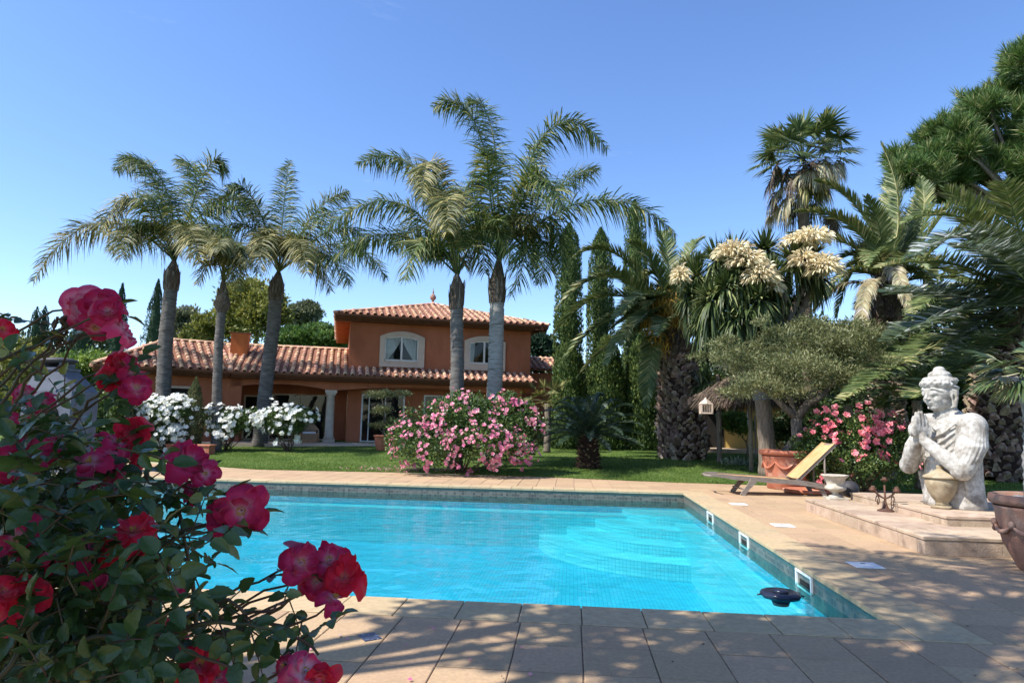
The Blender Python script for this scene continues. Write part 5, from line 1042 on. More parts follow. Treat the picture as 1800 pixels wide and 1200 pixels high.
# ================================================================ PROPS
def blockrow(root, name, mat_, x0, y0, x1, y1, z0, z1, cuts, thick=.18, axis='y', bev=.008):
    for a, b in zip(cuts[:-1], cuts[1:]):
        g_ = .004
        if axis == 'y': c = (x0+thick/2, (a+b)/2, (z0+z1)/2); s_ = (thick, b-a-2*g_, z1-z0)
        else: c = ((a+b)/2, y0+thick/2, (z0+z1)/2); s_ = (b-a-2*g_, thick, z1-z0)
        c = (c[0]-root.location[0]+random.uniform(-.003, .003), c[1]-root.location[1], c[2]-root.location[2]); MB().box(c, s_, bev=bev).build(name, mat_, root)
plat = thing('stone_platform', (4.43, 8.83, 0), 'two-tiered pale stone platform carrying the statue, right of the pool', 'platform')
ZL, ZU = .23, .37
def tier(x0, y0, x1, y1, z0, z1, cy, cx, slab=.04):
    blockrow(plat, 'side_stone', M['platform'], x0, y0, x0, y1, z0, z1-slab-.002, [y0+.182]+cy+[y1]); blockrow(plat, 'side_stone', M['platform'], x0, y0, x1, y0, z0, z1-slab-.002, [x0]+cx+[x1], axis='x')
    MB().box(((x0+x1)/2+.1-4.43, (y0+y1)/2+.1-8.83, (z0+z1-slab)/2-.01), (x1-x0-.21, y1-y0-.21, z1-slab-z0-.02)).build('core', M['grout'], plat)
    ys = [y0-.012]+cy+[y1+.012]; xs = [x0-.012]+cx+[x1+.012]
    for a, b in zip(ys[:-1], ys[1:]):
        for c, d in zip(xs[:-1], xs[1:]):
            if z0 < .1 and c > 5.3 and a > 9.9: continue
            MB().box(((c+d)/2-4.43, (a+b)/2-8.83, z1-slab/2+random.uniform(-.001, .001)), (d-c-.007, b-a-.007, slab), bev=.007).build('top_slab', M['platform'], plat)
tier(4.43, 8.83, 7.6, 13.0, 0.002, ZL, [9.5, 10.15, 10.75, 11.4, 12.0, 12.5], [5.35, 6.1, 6.85]); tier(5.25, 9.83, 7.4, 13.0, ZL+.001, ZU, [10.5, 11.2, 11.9, 12.5], [5.9, 6.6])

# ---- praying statue: one continuous carved body
SP = gp(1676, 890, ZU); SF = .98
Fv = np.array([-.97, -.25, 0]); Lv = np.array([.25, -.97, 0]); Zv = np.array([0, 0, 1.0])
def sb(a, b, z): return (Fv*a+Lv*b+Zv*z)*SF
mb = MB()
def cap(pts, r, seg=14): mb.tube([sb(*p) for p in pts], [q_*SF for q_ in r], seg); mb.ball(sb(*pts[0]), r[0]*SF*.99, 12, 8); mb.ball(sb(*pts[-1]), r[-1]*SF*.99, 12, 8)
SR = math.atan2(Fv[1], Fv[0])
def blob(a, b, z, ra, rb, rz_, tilt=0): mb.ball(sb(a, b, z), (ra*SF, rb*SF, rz_*SF), 20, 14, rz=SR)
# torso: stacked rounded sections
sec = [(0, .33, .52, -.02), (.05, .34, .53, -.02), (.2, .32, .50, -.02), (.45, .31, .48, -.03), (.7, .30, .48, -.04), (.9, .30, .49, -.05), (1.05, .28, .47, -.05), (1.17, .23, .40, -.04), (1.25, .17, .28, -.03), (1.32, .13, .17, -.01)]
V = []; sg = 28
for z, ra, rb, off in [(z*1.17, ra, rb, o) for z, ra, rb, o in sec]:
    for k in range(sg):
        t = 2*math.pi*k/sg; V.append(sb(off+ra*math.cos(t), rb*math.sin(t), z))
mb.add(V, [(i*sg+k, i*sg+(k+1) % sg, (i+1)*sg+(k+1) % sg, (i+1)*sg+k) for i in range(len(sec)-1) for k in range(sg)]+[tuple(range(sg))[::-1], tuple((len(sec)-1)*sg+k for k in range(sg))])
cap([(-.01, 0, 1.38), (.03, 0, 1.5), (.06, 0, 1.66)], [.20, .175, .16])                       # neck
for s_ in (-1, 1):
    blob(-.04, s_*.40, 1.27, .22, .22, .23)
    el = (.28, s_*.50, .62) if s_ > 0 else (.32, s_*.52, .62)
    cap([(-.02, s_*.42, 1.25), (.10, s_*.50, .94), el], [.21, .205, .17] if s_ > 0 else [.20, .165, .13])                    # upper arm
    cap([el, (.42, s_*.30, .82), (.52, s_*.08, 1.04)], [.145, .115, .08])                      # forearm
    cap([(.52, s_*.07, 1.03), (.535, s_*.045, 1.12)], [.075, .066])                             # wrist
    for k in range(6): blob(.42+.045*k, s_*.036, 1.17+.008*k, .062, .036, .11)                    # palm
    fl_ = [(.435, .26), (.50, .30), (.562, .285), (.618, .22)]
    for a0, ln in fl_:
        cap([(a0+.01, s_*.033, 1.20), (a0+(a0-.53)*.02, s_*.034, 1.20+ln*.55), (a0-(a0-.53)*.12, s_*.028, 1.20+ln)], [.034, .031, .022], 10)
    cap([(.42, s_*.05, 1.06), (.385, s_*.055, 1.16), (.40, s_*.04, 1.27)], [.034, .030, .021], 10)  # thumb
    # bracelets and sleeve folds
    mb.tube([sb(.50+.075*math.cos(t), s_*(.085)+.075*math.sin(t)*.8, .995+.03*math.cos(t)) for t in np.linspace(0, 2*math.pi, 15)], .013*SF, 6, cap=False)
    for j in range(9):
        f_ = j/8; ph_ = R_(-60+125*f_); ph2 = R_(-75+150*f_)
        cap([(-.03+.20*math.sin(ph_*.6), s_*(.41+.20*math.cos(ph_*.6)), 1.27), (.09+.205*math.sin(ph_), s_*(.50+.195*math.cos(ph_)), .97), (.19+.18*math.sin(ph2), s_*(.50+.18*math.cos(ph2)), .78), (.27+.15*math.sin(ph2), s_*(.50+.15*math.cos(ph2)), .66)], [.016, .030, .026, .012], 8)
    for j in range(6):
        f_ = j/5; cap([(.18-.1*f_, s_*(.45), .52+.02*f_), (.14-.16*f_, s_*.435, .30), (.09-.22*f_, s_*.44, .04)], [.03, .035, .04], 8)
# robe folds over chest and belly
for j in range(6):
    f_ = j/5; z_ = 1.12-.6*f_; cap([(.185, .34-.05*f_, z_+.20), (.255, .16, z_+.05), (.265, -.05, z_-.04), (.21, -.28, z_+.04)], [.012, .022, .022, .012], 8)
for j in range(7):
    f_ = j/6; cap([(.225-.16*abs(f_-.5), -.30+.60*f_, .42), (.255-.22*abs(f_-.5), -.33+.66*f_, .2), (.275-.26*abs(f_-.5), -.35+.70*f_, .02)], [.022, .034, .042], 8)
cap([(-.02, .30, 1.46), (.15, .2, 1.32), (.235, 0, 1.22), (.15, -.2, 1.32), (-.02, -.32, 1.46)], [.025, .03, .032, .03, .025], 10)
cap([(.0, .2, 1.50), (.13, .11, 1.44), (.18, 0, 1.41), (.13, -.11, 1.44), (0, -.2, 1.50)], [.02, .022, .022, .022, .02], 10)
# head
HC = (.13, 0, 1.785); kh = len(mb.v)
def hb(a, b, z, ra, rb, rz_): blob(HC[0]+a, b, HC[2]+z, ra, rb, rz_)
hb(-.02, 0, .05, .225, .205, .235); hb(.0, 0, -.08, .180, .168, .20); hb(.07, 0, -.205, .080, .082, .070); hb(.0, 0, -.16, .150, .150, .12)
for s_ in (-1, 1):
    hb(.100, s_*.080, -.075, .070, .068, .075)                                                   # cheek
    cap([(HC[0]+.185, s_*.028, HC[2]+.075), (HC[0]+.195, s_*.08, HC[2]+.10), (HC[0]+.16, s_*.135, HC[2]+.085), (HC[0]+.11, s_*.17, HC[2]+.05)], [.012, .015, .013, .009], 8)   # brow
    hb(.155, s_*.078, .032, .045, .050, .030)                                                    # closed lid
    cap([(HC[0]+.188, s_*.035, HC[2]+.012), (HC[0]+.196, s_*.078, HC[2]-.004), (HC[0]+.155, s_*.13, HC[2]+.014)], [.007, .009, .006], 8)
    cap([(HC[0]-.015, s_*.205, HC[2]+.08), (HC[0]-.05, s_*.232, HC[2]+.06), (HC[0]-.055, s_*.232, HC[2]-.06), (HC[0]-.03, s_*.215, HC[2]-.20), (HC[0]-.005, s_*.20, HC[2]-.215)], [.022, .026, .022, .028, .022], 10)  # long ear
    cap([(HC[0]-.01, s_*.205, HC[2]+.06), (HC[0]-.005, s_*.208, HC[2]-.05), (HC[0]-.015, s_*.205, HC[2]-.18)], [.014, .012, .014], 8)
    hb(.190, s_*.024, -.075, .022, .020, .018)
cap([(HC[0]+.185, 0, HC[2]+.06), (HC[0]+.205, 0, HC[2]-.01), (HC[0]+.222, 0, HC[2]-.066)], [.016, .019, .025], 10)        # nose
cap([(HC[0]+.135, -.055, HC[2]-.138), (HC[0]+.178, -.022, HC[2]-.128), (HC[0]+.181, 0, HC[2]-.132), (HC[0]+.178, .022, HC[2]-.128), (HC[0]+.135, .055, HC[2]-.138)], [.008, .014, .012, .014, .008], 8)
cap([(HC[0]+.135, -.05, HC[2]-.152), (HC[0]+.172, 0, HC[2]-.163), (HC[0]+.135, .05, HC[2]-.152)], [.008, .017, .008], 8)
# curled headdress
for q_, (rad, zz, n_, br) in enumerate((r1*.81, z1+.02, n1, b1*.95) for r1, z1, n1, b1 in ((.250, .205, 34, .024), (.235, .232, 34, .022), (.205, .258, 28, .022), (.135, .30, 18, .022), (.115, .335, 16, .021), (.07, .375, 9, .022))):
    for k in range(n_):
        t = 2*math.pi*(k+.5*q_)/n_; hb(-.02+rad*math.cos(t)*1.02, rad*math.sin(t)*.95, zz+(.03*abs(math.cos(t)) if q_ < 2 else 0), br, br, br*.95)
hb(-.02, 0, .205, .215, .20, .065); hb(-.02, 0, .26, .185, .175, .07); hb(-.02, 0, .335, .145, .14, .09); hb(-.02, 0, .43, .075, .075, .06)
mb.tube([sb(HC[0]-.015+.208*math.cos(t), .198*math.sin(t), HC[2]+.135+.02*math.cos(t)) for t in np.linspace(0, 2*math.pi, 40)], .028*SF, 8, cap=False)
for k in range(15):
    t = -1.5+3.0*k/14; hb(-.015+.228*math.cos(t), .217*math.sin(t), .165+.02*math.cos(t)+.018*(k % 2), .026, .026, .036)
hcw = sb(*HC)
for i_ in range(kh, len(mb.v)): mb.v[i_] = hcw+(mb.v[i_]-hcw)*np.array([1.17, 1.17, .96])
me = mb.mesh('statue_raw'); tmp = bpy.data.objects.new('statue_raw', me); COL.objects.link(tmp)
rm = tmp.modifiers.new('r', 'REMESH'); rm.mode = 'VOXEL'; rm.voxel_size = .0115
sm_ = tmp.modifiers.new('s', 'SMOOTH'); sm_.factor = .5; sm_.iterations = 3
dg = bpy.context.evaluated_depsgraph_get(); me2 = bpy.data.meshes.new_from_object(tmp.evaluated_get(dg)); me2.materials.clear(); bpy.data.objects.remove(tmp)
me2.polygons.foreach_set('use_smooth', np.ones(len(me2.polygons), bool))
st_o = link('statue', me2, M['statue'], None, (SP[0], SP[1], ZU-.004)); tag(st_o, 'large weathered white stone bust of a praying figure with closed eyes and curled crown', 'statue')

# lidded stone jar
c = gp(1657, 893, ZU); t = thing('stone_jar', (c[0], c[1], ZU), 'lidded sandstone jar standing in front of the statue', 'jar'); S_ = .92
body = MB().lathe([(.19*S_, 0), (.19*S_, .045)], seg=4).build('base', M['jar'], t)
MB().lathe([(.0, .045), (.10, .045), (.085, .08), (.09, .10), (.13, .15), (.185, .25), (.215, .36), (.22, .43), (.205, .455)], seg=28).build('body', M['jar'], t)
MB().lathe([(.24, .455), (.245, .475), (.23, .49), (.17, .52), (.10, .56), (.06, .585), (.045, .60), (.06, .625), (.045, .65), (.0, .655)], seg=28).build('lid', M['jar'], t)
# white footed urn
c = gp(1469, 877, ZL); t = thing('footed_urn', (c[0], c[1], ZL), 'small pale stone urn with wide rim on the far end of the platform', 'urn'); k_ = 1.0
MB().box((0, 0, .02), (.34, .34, .04), bev=.006).build('foot', M['urn_stone'], t)
MB().lathe([(.14, .04), (.11, .07), (.055, .10), (.05, .125), (.08, .14), (.15, .165), (.19, .20), (.175, .24), (.14, .265), (.155, .31), (.18, .38), (.225, .425), (.24, .44), (.235, .455), (.21, .455), (.15, .40), (0, .36)], seg=32, flute=16, fl_amp=.015).build('bowl', M['urn_stone'], t)
c = gp(1494, 874, ZL); mb = MB(); mb.ball((0, 0, .16), (.17, .17, .165), 18, 12); tag(mb.build('stone_ball', M['iron_dark'], loc=(c[0], c[1], ZL)), 'dark grey round stone ball behind the small footed urn', 'ball')
# wrought iron candle stand
c = gp(1557, 898, ZL); t = thing('candle_stand', (c[0], c[1], ZL), 'rusty wrought iron candle stand with scrolled arms and five cups on the platform', 'candle stand')
m_ = MB(); m_.lathe([(.13, 0), (.12, .02), (.05, .045), (.03, .10), (.018, .14), (.014, .42)], seg=14); m_.build('foot_and_stem', M['rust'], t)
for k in range(5):
    a = R_(72*k+10) if k else 0; r_ = .24 if k else 0; x, y = math.cos(R_(90*k+20))*r_, math.sin(R_(90*k+20))*r_; zz = .34 if k else .50
    if k:
        ar_ = MB(); pts = [(x*f, y*f, .20+.16*math.sin(f*3.0)*.5-.10*math.sin(f*math.pi)+.14*f) for f in np.linspace(0, 1, 12)]; ar_.tube(pts, .010, 6)
        sp = [(x*(.62+.18*math.cos(s)*(1-s/9)), y*(.62+.18*math.cos(s)*(1-s/9)), .16+.10*math.sin(s)*(1-s/9)) for s in np.linspace(0, 7.5, 26)]; ar_.tube(sp, .007, 5)
        ar_.build('scroll_arm', M['rust'], t)
    MB().lathe([(.015, zz-.03), (.055, zz), (.06, zz+.012), (.03, zz+.012), (.03, zz+.045), (.022, zz+.045), (0, zz+.01)], c=(x, y, 0), seg=14).build('candle_cup', M['rust'], t)
# terracotta pots
def pot(x, y, z, r, h, label, mat_='terracotta', rim=.12, name='terracotta_pot', swag=False, taper=.66):
    t = thing(name, (x, y, z), label, 'plant pot'); MB().lathe([(r*taper, 0), (r*(taper+.03), .02), (r*.80, h*.35), (r*.90, h*.62), (r*.93, h*.80), (r*.97, h*.84), (r*.93, h*.85), (r*.90, h*.80), (0, h*.80)], seg=40).build('body', M[mat_], t)
    MB().lathe([(r*.93, h*.86), (r*1.02, h*.88), (r*1.05, h*.93), (r*1.03, h*.99), (r*.96, h), (r*.88, h*.985), (r*.86, h*.85)], seg=40).build('rim', M[mat_], t)
    if swag:
        for j in range(8):
            a0 = 2*math.pi*j/8; pts = [(math.cos(a0+u_)*r*.915, math.sin(a0+u_)*r*.915, h*.70-h*.16*math.sin(u_/(math.pi/4)*math.pi)) for u_ in np.linspace(0, math.pi/4, 12)]
            MB().tube(pts, [.012+.022*math.sin(f*math.pi) for f in np.linspace(0, 1, 12)], 7).build('garland', M[mat_], t)
        MB().lathe([(r*.915, h*.55), (r*.935, h*.565), (r*.915, h*.58)], seg=40).build('moulding', M[mat_], t) if False else None
    MB().lathe([(r*.88, h*.86), (0, h*.88)], seg=24).build('soil', M['soil'], t); return t
p1 = gp(1402, 866, 0.0); r1 = 48*pxm(17.4); pot(p1[0]+.1, 17.5, .0, .64, .98, 'big ornate terracotta pot with garlands holding the olive tree', swag=True, taper=.74)
OPX = p1[0]+.1
m_ = MB(); mb = MB().lathe([(.66, 0), (.72, .03), (.74, .10), (.70, .12)], seg=36)
# right foreground pot with pale stones and its palm
PP = np.array([5.34, 8.1, 0.0]); H_ = .84
pt = pot(PP[0], PP[1], 0, .46, H_, 'tall weathered terracotta pot with a rolled rim, cut by the right picture edge', mat_='terra_old', taper=.50)
for k in range(9):
    a = 2*math.pi*k/9; MB().tube([(math.cos(a+u_)*.43, math.sin(a+u_)*.43, H_*(.60-.10*math.sin(u_/.7*math.pi))) for u_ in np.linspace(0, .7, 9)], [.01+.02*math.sin(f*math.pi) for f in np.linspace(0, 1, 9)], 7).build('garland', M['terra_old'], pt)
    MB().ball((math.cos(a)*.435, math.sin(a)*.435, H_*.61), (.035, .035, .045), 10, 7).build('boss', M['terra_old'], pt)
for dx, dy, s_, lb in ((-.25, -.05, .085, 'pale flat stone at the left side of the pot rim, left of the palm trunk'), (-.13, .12, .075, 'small pale stone behind and left of the palm trunk in the pot'), (-.10, -.22, .095, 'largest pale stone at the front of the right-hand pot'), (.14, -.20, .07, 'pale stone right of the largest one in the right-hand pot'), (.26, .02, .08, 'pale stone at the right side of the pot rim, right of the palm trunk')):
    b_ = MB(); b_.ball((0, 0, 0), (s_*1.3, s_, s_*.6), 14, 9, rz=dx*9); b_.v[0] += rng.normal(0, .002, b_.v[0].shape); tag(b_.build('pale_stone', M['pebble'], loc=(PP[0]+dx, PP[1]+dy, H_*.88+s_*.55)), lb, 'stone', 'pale stones in the right pot')
cc_ = dp(1797, 655, 8.1); root = thing('potted_palm', (PP[0], PP[1], H_*.88), 'pale trunked small palm in the tall terracotta pot at the right edge', 'palm tree')
put('trunk', trunk_mb([(PP[0], PP[1], H_*.88-.05), (PP[0]-.01, PP[1], 1.3), (PP[0]+.02, PP[1], 1.7), cc_], [.14, .12, .095, .085], 14, .10, .06), M['bark_pale'], root, smooth=True)
for k in range(22):
    a = 2.4*k; e = rng.uniform(-.55, 1.2); ln = rng.uniform(.42, .68); d = np.array([math.cos(a)*math.cos(e), math.sin(a)*math.cos(e), math.sin(e)]); h = cc_+d*ln*.45; m_ = MB(); tb = MB().tube([cc_, h], [.010, .007], 4); m_.arr(np.concatenate(tb.v), np.array([f for f in tb.f if len(f) == 4]))
    fan(m_, h, d+[0, 0, -.15], unit(np.cross(np.cross(d, [0, 0, 1.0]), d)+rng.normal(0, .25, 3)), ln*.75, n=20, spread=1.3, droop=.25, wid=.06); put('frond', m_, M['dead' if k % 9 == 4 else 'fan'], root)

# ---- olive tree standing in the big pot
Yo = 17.5; zb = .98*.86; root = thing('olive_tree', (OPX, Yo, zb), 'gnarled olive tree with grey green foliage growing from the big terracotta pot', 'olive tree')
b0 = np.array([OPX, Yo, zb-.04]); m_ = MB(); k1 = dp(1400, 735, Yo); 
m_.tube([b0, dp(1402, 770, Yo), k1], [.20, .15, .14], 10)
for pts, r in (([k1, dp(1378, 715, Yo), dp(1352, 690, Yo), dp(1345, 640, Yo)], .10), ([k1, dp(1418, 712, Yo), dp(1432, 690, Yo), dp(1428, 640, Yo), dp(1415, 600, Yo)], .12), ([dp(1418, 712, Yo), dp(1440, 700, Yo-.2), dp(1470, 668, Yo), dp(1500, 640, Yo)], .08), ([k1, dp(1385, 690, Yo+.2), dp(1372, 650, Yo+.3), dp(1380, 610, Yo)], .08), ([dp(1352, 690, Yo), dp(1318, 670, Yo-.2), dp(1300, 645, Yo)], .06)):
    m_.tube(pts, np.linspace(r, r*.4, len(pts)), 8)
v = m_.v; put('trunk', m_, M['bark_olive'], root, smooth=True)
ells = [(dp(x, y, Yo+dy), (rx*pxm(Yo), rx*pxm(Yo)*.8, ry*pxm(Yo))) for x, y, rx, ry, dy in ((1330, 640, 48, 36, 0), (1385, 615, 48, 34, 0), (1440, 608, 48, 36, 0), (1400, 650, 66, 34, -.6), (1488, 625, 46, 44, 0), (1345, 680, 50, 22, -.8), (1300, 690, 34, 16, -.6), (1400, 690, 40, 16, -.8), (1470, 665, 50, 30, -.2), (1300, 660, 26, 22, 0), (1520, 600, 34, 32, .5), (1425, 575, 36, 22, .3), (1365, 588, 22, 16, .2), (1290, 622, 20, 18, -.3), (1540, 640, 26, 26, .4), (1505, 575, 24, 20, .8), *[(1400+155*math.cos(t_)*w_, 635-62*math.sin(t_)*w_, 15, 12, rng.uniform(-1, 1)) for t_, w_ in zip(rng.uniform(-.5, 3.6, 26), rng.uniform(.85, 1.15, 26))])]
m_ = MB(); V, F = cloud(ells, 44000, .085, .26, 330, .20, .55); m_.arr(V, F); put('crown', m_, M['olive'], root, kind='stuff')

# ---- thatched parasol
Yp_ = 22.0; ap = dp(1320, 650, Yp_); px_ = dp(1320, 800, Yp_)[0]; gzp = gz(px_, Yp_); ez = dp(1312, 706, Yp_)[2]
root = thing('thatched_parasol', (px_, Yp_, gzp), 'round thatched parasol on a thin wooden post, half hidden by the olive tree', 'parasol')
MB().tube([(0, 0, -.05), (.01, 0, 1.2), (0, 0, ap[2]-gzp)], [.075, .07, .06], 10).build('post', M['teak'], root)
Rr = 2.05; 
for k in range(8): a = 2*math.pi*k/8; MB().tube([(0, 0, ap[2]-gzp-.05), (math.cos(a)*Rr*.93, math.sin(a)*Rr*.93, ez-gzp+.05)], [.03, .025], 6).build('rib', M['teak'], root)
n = 9000; a = rng.uniform(0, 6.28, n); f = np.sqrt(rng.uniform(0.0, 1, n)); o = np.stack([np.cos(a), np.sin(a), 0*a], 1); lay = rng.uniform(0, .14, n)
P = np.array([px_, Yp_, 0])+o*(f*Rr*.93)[:, None]+np.stack([0*a, 0*a, ap[2]+(ez-ap[2])*f+lay], 1); D = unit(o+np.stack([0*a, 0*a, (ez-ap[2])/Rr-.05-.35*(f > .9)], 1)+rng.normal(0, .07, (n, 3))); m_ = MB(); V, F = strips(P, D, unit(np.cross(D, [0, 0, 1.0])+rng.normal(0, .3, (n, 3))), rng.uniform(.3, .5, n), .03, .15, K=1, prof=[1, .3]); m_.arr(V, F)
cn = MB().lathe([(Rr*.96, ez-.02), (0.02, ap[2]-.02)], c=(px_, Yp_, 0), seg=24, smooth=False); m_.arr(np.concatenate(cn.v), np.array([f_ for f_ in cn.f if len(f_) == 4])); put('thatch', m_, M['thatch'], root, kind='stuff')
# second slim post and yellow panels beyond
# white birdcage lantern hanging from the parasol's edge
c = dp(1241, 727, Yp_-2.4); t = thing('birdcage_lantern', (c[0], c[1], c[2]), 'small white birdcage lantern hanging by the knobbly palm trunk', 'lantern'); w_ = .17; hh = .40
m_ = MB(); m_.box((0, 0, .02), (2*w_, 2*w_, .04)); m_.box((0, 0, hh*.72), (2*w_, 2*w_, .03)); 
for x_ in (-1, 1):
    for y_ in (-1, 1): m_.box((x_*(w_-.015), y_*(w_-.015), hh*.37), (.03, .03, hh*.64))
m_.build('frame', M['cream'], t)
for k in range(5):
    for s_ in (-1, 1): MB().box(((k-2)*w_*.36, s_*(w_-.012), hh*.37), (.010, .010, hh*.64)).build('bar', M['cream'], t); MB().box((s_*(w_-.012), (k-2)*w_*.36, hh*.37), (.010, .010, hh*.64)).build('bar', M['cream'], t)
MB().lathe([(w_*1.15, hh*.745), (w_*.9, hh*.85), (w_*.45, hh*1.0), (.03, hh*1.12), (.035, hh*1.17), (0, hh*1.22)], seg=4, smooth=False).build('roof', M['cream'], t); MB().tube([(0, 0, hh*1.2), (0, .05, hh*1.65)], .006, 5).build('cord', M['iron_dark'], t)

# ---- sun lounger
A_ = gp(1284, 871, 0); B_ = gp(1447, 868, 0)
LO = np.array([3.62, 15.5, 0]); la = math.atan2(.14, 1); root = thing('sun_lounger', LO, 'weathered wooden sun lounger with raised yellow canvas back on the terrace', 'sun lounger', rz=R_(4))
Wl, zl = 1.0*.72, .36; Ll = 2.0
def board(pts, hs, w_=.035):
    """flat plank following a path in the x-z plane"""
    pts = np.array(pts, float); V = []; T = unit(np.gradient(pts, axis=0)); Nn = np.stack([-T[:, 2], 0*T[:, 0], T[:, 0]], 1)
    for p, n_, h_ in zip(pts, Nn, np.broadcast_to(hs, (len(pts),))):
        for sy, sz in ((-1, -1), (1, -1), (1, 1), (-1, 1)): V.append(p+n_*sz*h_/2+np.array([0, sy*w_/2, 0]))
    n = len(pts); m_ = MB(); return m_.add(V, [(4*i+k, 4*i+(k+1) % 4, 4*i+4+(k+1) % 4, 4*i+4+k) for i in range(n-1) for k in range(4)]+[(3, 2, 1, 0), (4*n-4, 4*n-3, 4*n-2, 4*n-1)])
def rail(y): return board([(-.44, y, zl+.05), (-.32, y, zl+.075), (-.15, y, zl+.065), (.1, y, zl+.035), (.8, y, zl-.005), (1.7, y, zl-.06), (2.38, y, zl-.16)], [.03, .06, .085, .10, .11, .11, .10])
rail(0).build('side_rail', M['teak'], root); rail(Wl).build('side_rail', M['teak'], root)
for y in (0, Wl):
    board([(.54, y-.03, zl-.02), (.42, y-.035, zl*.55), (.26, y-.04, .0)], [.15, .10, .10], .04).build('leg', M['teak'], root)
    board([(2.05, y+.04, zl-.12), (2.12, y+.04, .12), (2.18, y+.04, .0)], [.11, .09, .08], .04).build('leg', M['teak'], root)
MB().tube([(.30, 0, .14), (.30, Wl, .14)], .018, 6).build('cross_bar', M['teak'], root); MB().tube([(2.1, 0, .15), (2.1, Wl, .15)], .018, 6).build('cross_bar', M['teak'], root)
MB().tube([(-.40, 0, zl+.058), (-.46, Wl/2, zl+.05), (-.40, Wl, zl+.058)], .03, 6).build('foot_bar', M['teak'], root)
# wheels half hidden behind
for y in (.02, Wl-.02): pass
hx, hz = 1.55, zl-.02; an = R_(43); bl = 1.22
def bp_(s, y, off=0): return (hx+math.cos(an)*s-math.sin(an)*off, y, hz+math.sin(an)*s+math.cos(an)*off)
for y in (.05, Wl-.05): board([bp_(0, y), bp_(bl, y)], .07).build('back_rail', M['teak'], root)
MB().tube([bp_(bl, .03), bp_(bl, Wl-.03)], .03, 6).build('back_rail', M['teak'], root)
MB().tube([bp_(.85, .06, -.03), (2.2, .06, zl-.13)], .022, 6).build('back_prop', M['teak'], root); MB().tube([bp_(.85, Wl-.06, -.03), (2.2, Wl-.06, zl-.13)], .022, 6).build('back_prop', M['teak'], root)
def cloth(fn, n=16): 
    m_ = MB(); V = [fn(i/n, j/6, o_) for o_ in (0, -.012) for i in range(n+1) for j in range(7)]; k_ = (n+1)*7
    F = [(i*7+j, (i+1)*7+j, (i+1)*7+j+1, i*7+j+1) for i in range(n) for j in range(6)]; m_.add(V, F+[tuple(k_+q_ for q_ in f[::-1]) for f in F]+[(i*7, k_+i*7, k_+(i+1)*7, (i+1)*7) for i in range(n)]+[((i+1)*7+6, k_+(i+1)*7+6, k_+i*7+6, i*7+6) for i in range(n)]+[(n*7+j, k_+n*7+j, k_+n*7+j+1, n*7+j+1) for j in range(6)], 0, True); return m_
cloth(lambda u_, v_, o_: (-.08+u_*1.66, .045+v_*(Wl-.09), zl+.075-.035*math.sin(v_*math.pi)-u_*.07+o_)).build('seat_canvas', M['canvas'], root)
cloth(lambda u_, v_, o_: bp_(.06+u_*(bl-.03), .02+v_*(Wl-.04), .045-.035*math.sin(v_*math.pi)+o_)).build('back_canvas', M['canvas'], root)
# ---- tan saucer disc behind the lounger
c = gp(1405, 861, 0); tag(MB().lathe([(.45, 0), (.52, .03), (.53, .09), (.49, .10), (.46, .05), (0, .05)], seg=32).build('terracotta_saucer', M['terracotta'], loc=(OPX+.1, 16.45, .003)), 'wide terracotta saucer on the paving under the lounger, before the big pot', 'saucer')

# ---- wicker armchair on the patio
u0, z0_ = hp(541, 778, -.3); 
def hw_(u_, v_, z_): return HO+np.array([u_*ch-v_*sh, u_*sh+v_*ch, z_])
w0 = hw_(u0, -.1, .008); root = thing('wicker_armchair', w0, 'brown wicker armchair on the patio in front of the glass doors', 'armchair', rz=HA+R_(12))
m_ = MB(); m_.box((0, 0, .22), (.66, .62, .40), bev=.03); m_.build('seat_base', M['wicker'], root); MB().box((0, -.02, .45), (.54, .52, .07), bev=.02).build('cushion', M['curtain'], root)
pts = []
for k in range(25):
    a = math.pi*k/24; pts.append((math.cos(a)*.38, .0+math.sin(a)*.34, .60+.30*math.sin(a)**1.5))
bk = MB(); V = []; 
for p_ in pts:
    for z_ in np.linspace(.02, 1, 6): V.append((p_[0]*(.9+.1*z_), p_[1]*(.9+.12*z_), .04+(p_[2]-.04)*z_))
for p_ in pts:
    for z_ in np.linspace(.02, 1, 6): V.append((p_[0]*(.9+.1*z_)*.88, p_[1]*(.9+.12*z_)*.88, .04+(p_[2]-.04)*z_))
nq = 25*6; F = [(i*6+j, i*6+j+1, (i+1)*6+j+1, (i+1)*6+j) for i in range(24) for j in range(5)]; bk.add(V, F+[tuple(nq+q_ for q_ in f[::-1]) for f in F]+[(i*6+5, nq+i*6+5, nq+(i+1)*6+5, (i+1)*6+5) for i in range(24)], 0, True); bk.build('backrest', M['wicker'], root)
MB().tube(pts, .045, 8).build('arm_roll', M['wicker'], root); MB().tube([pts[0], (pts[0][0], -.22, .58), (pts[0][0], -.30, .06)], .045, 8).build('arm_front', M['wicker'], root); MB().tube([pts[-1], (pts[-1][0], -.22, .58), (pts[-1][0], -.30, .06)], .045, 8).build('arm_front', M['wicker'], root)

# ---- long planter under the white roses and juniper pot
c = gp(332, 800, .2); t = thing('terracotta_planter', (dp(335, 790, 22.9)[0], 22.9, gz(0, 22.9)), 'long low pinkish terracotta planter at the foot of the juniper', 'planter')
MB().box((0, 0, .16), (1.65, .42, .32), bev=.02).build('trough', M['terracotta'], t); MB().box((0, 0, .335), (1.72, .48, .05), bev=.012).build('rim', M['terracotta'], t)
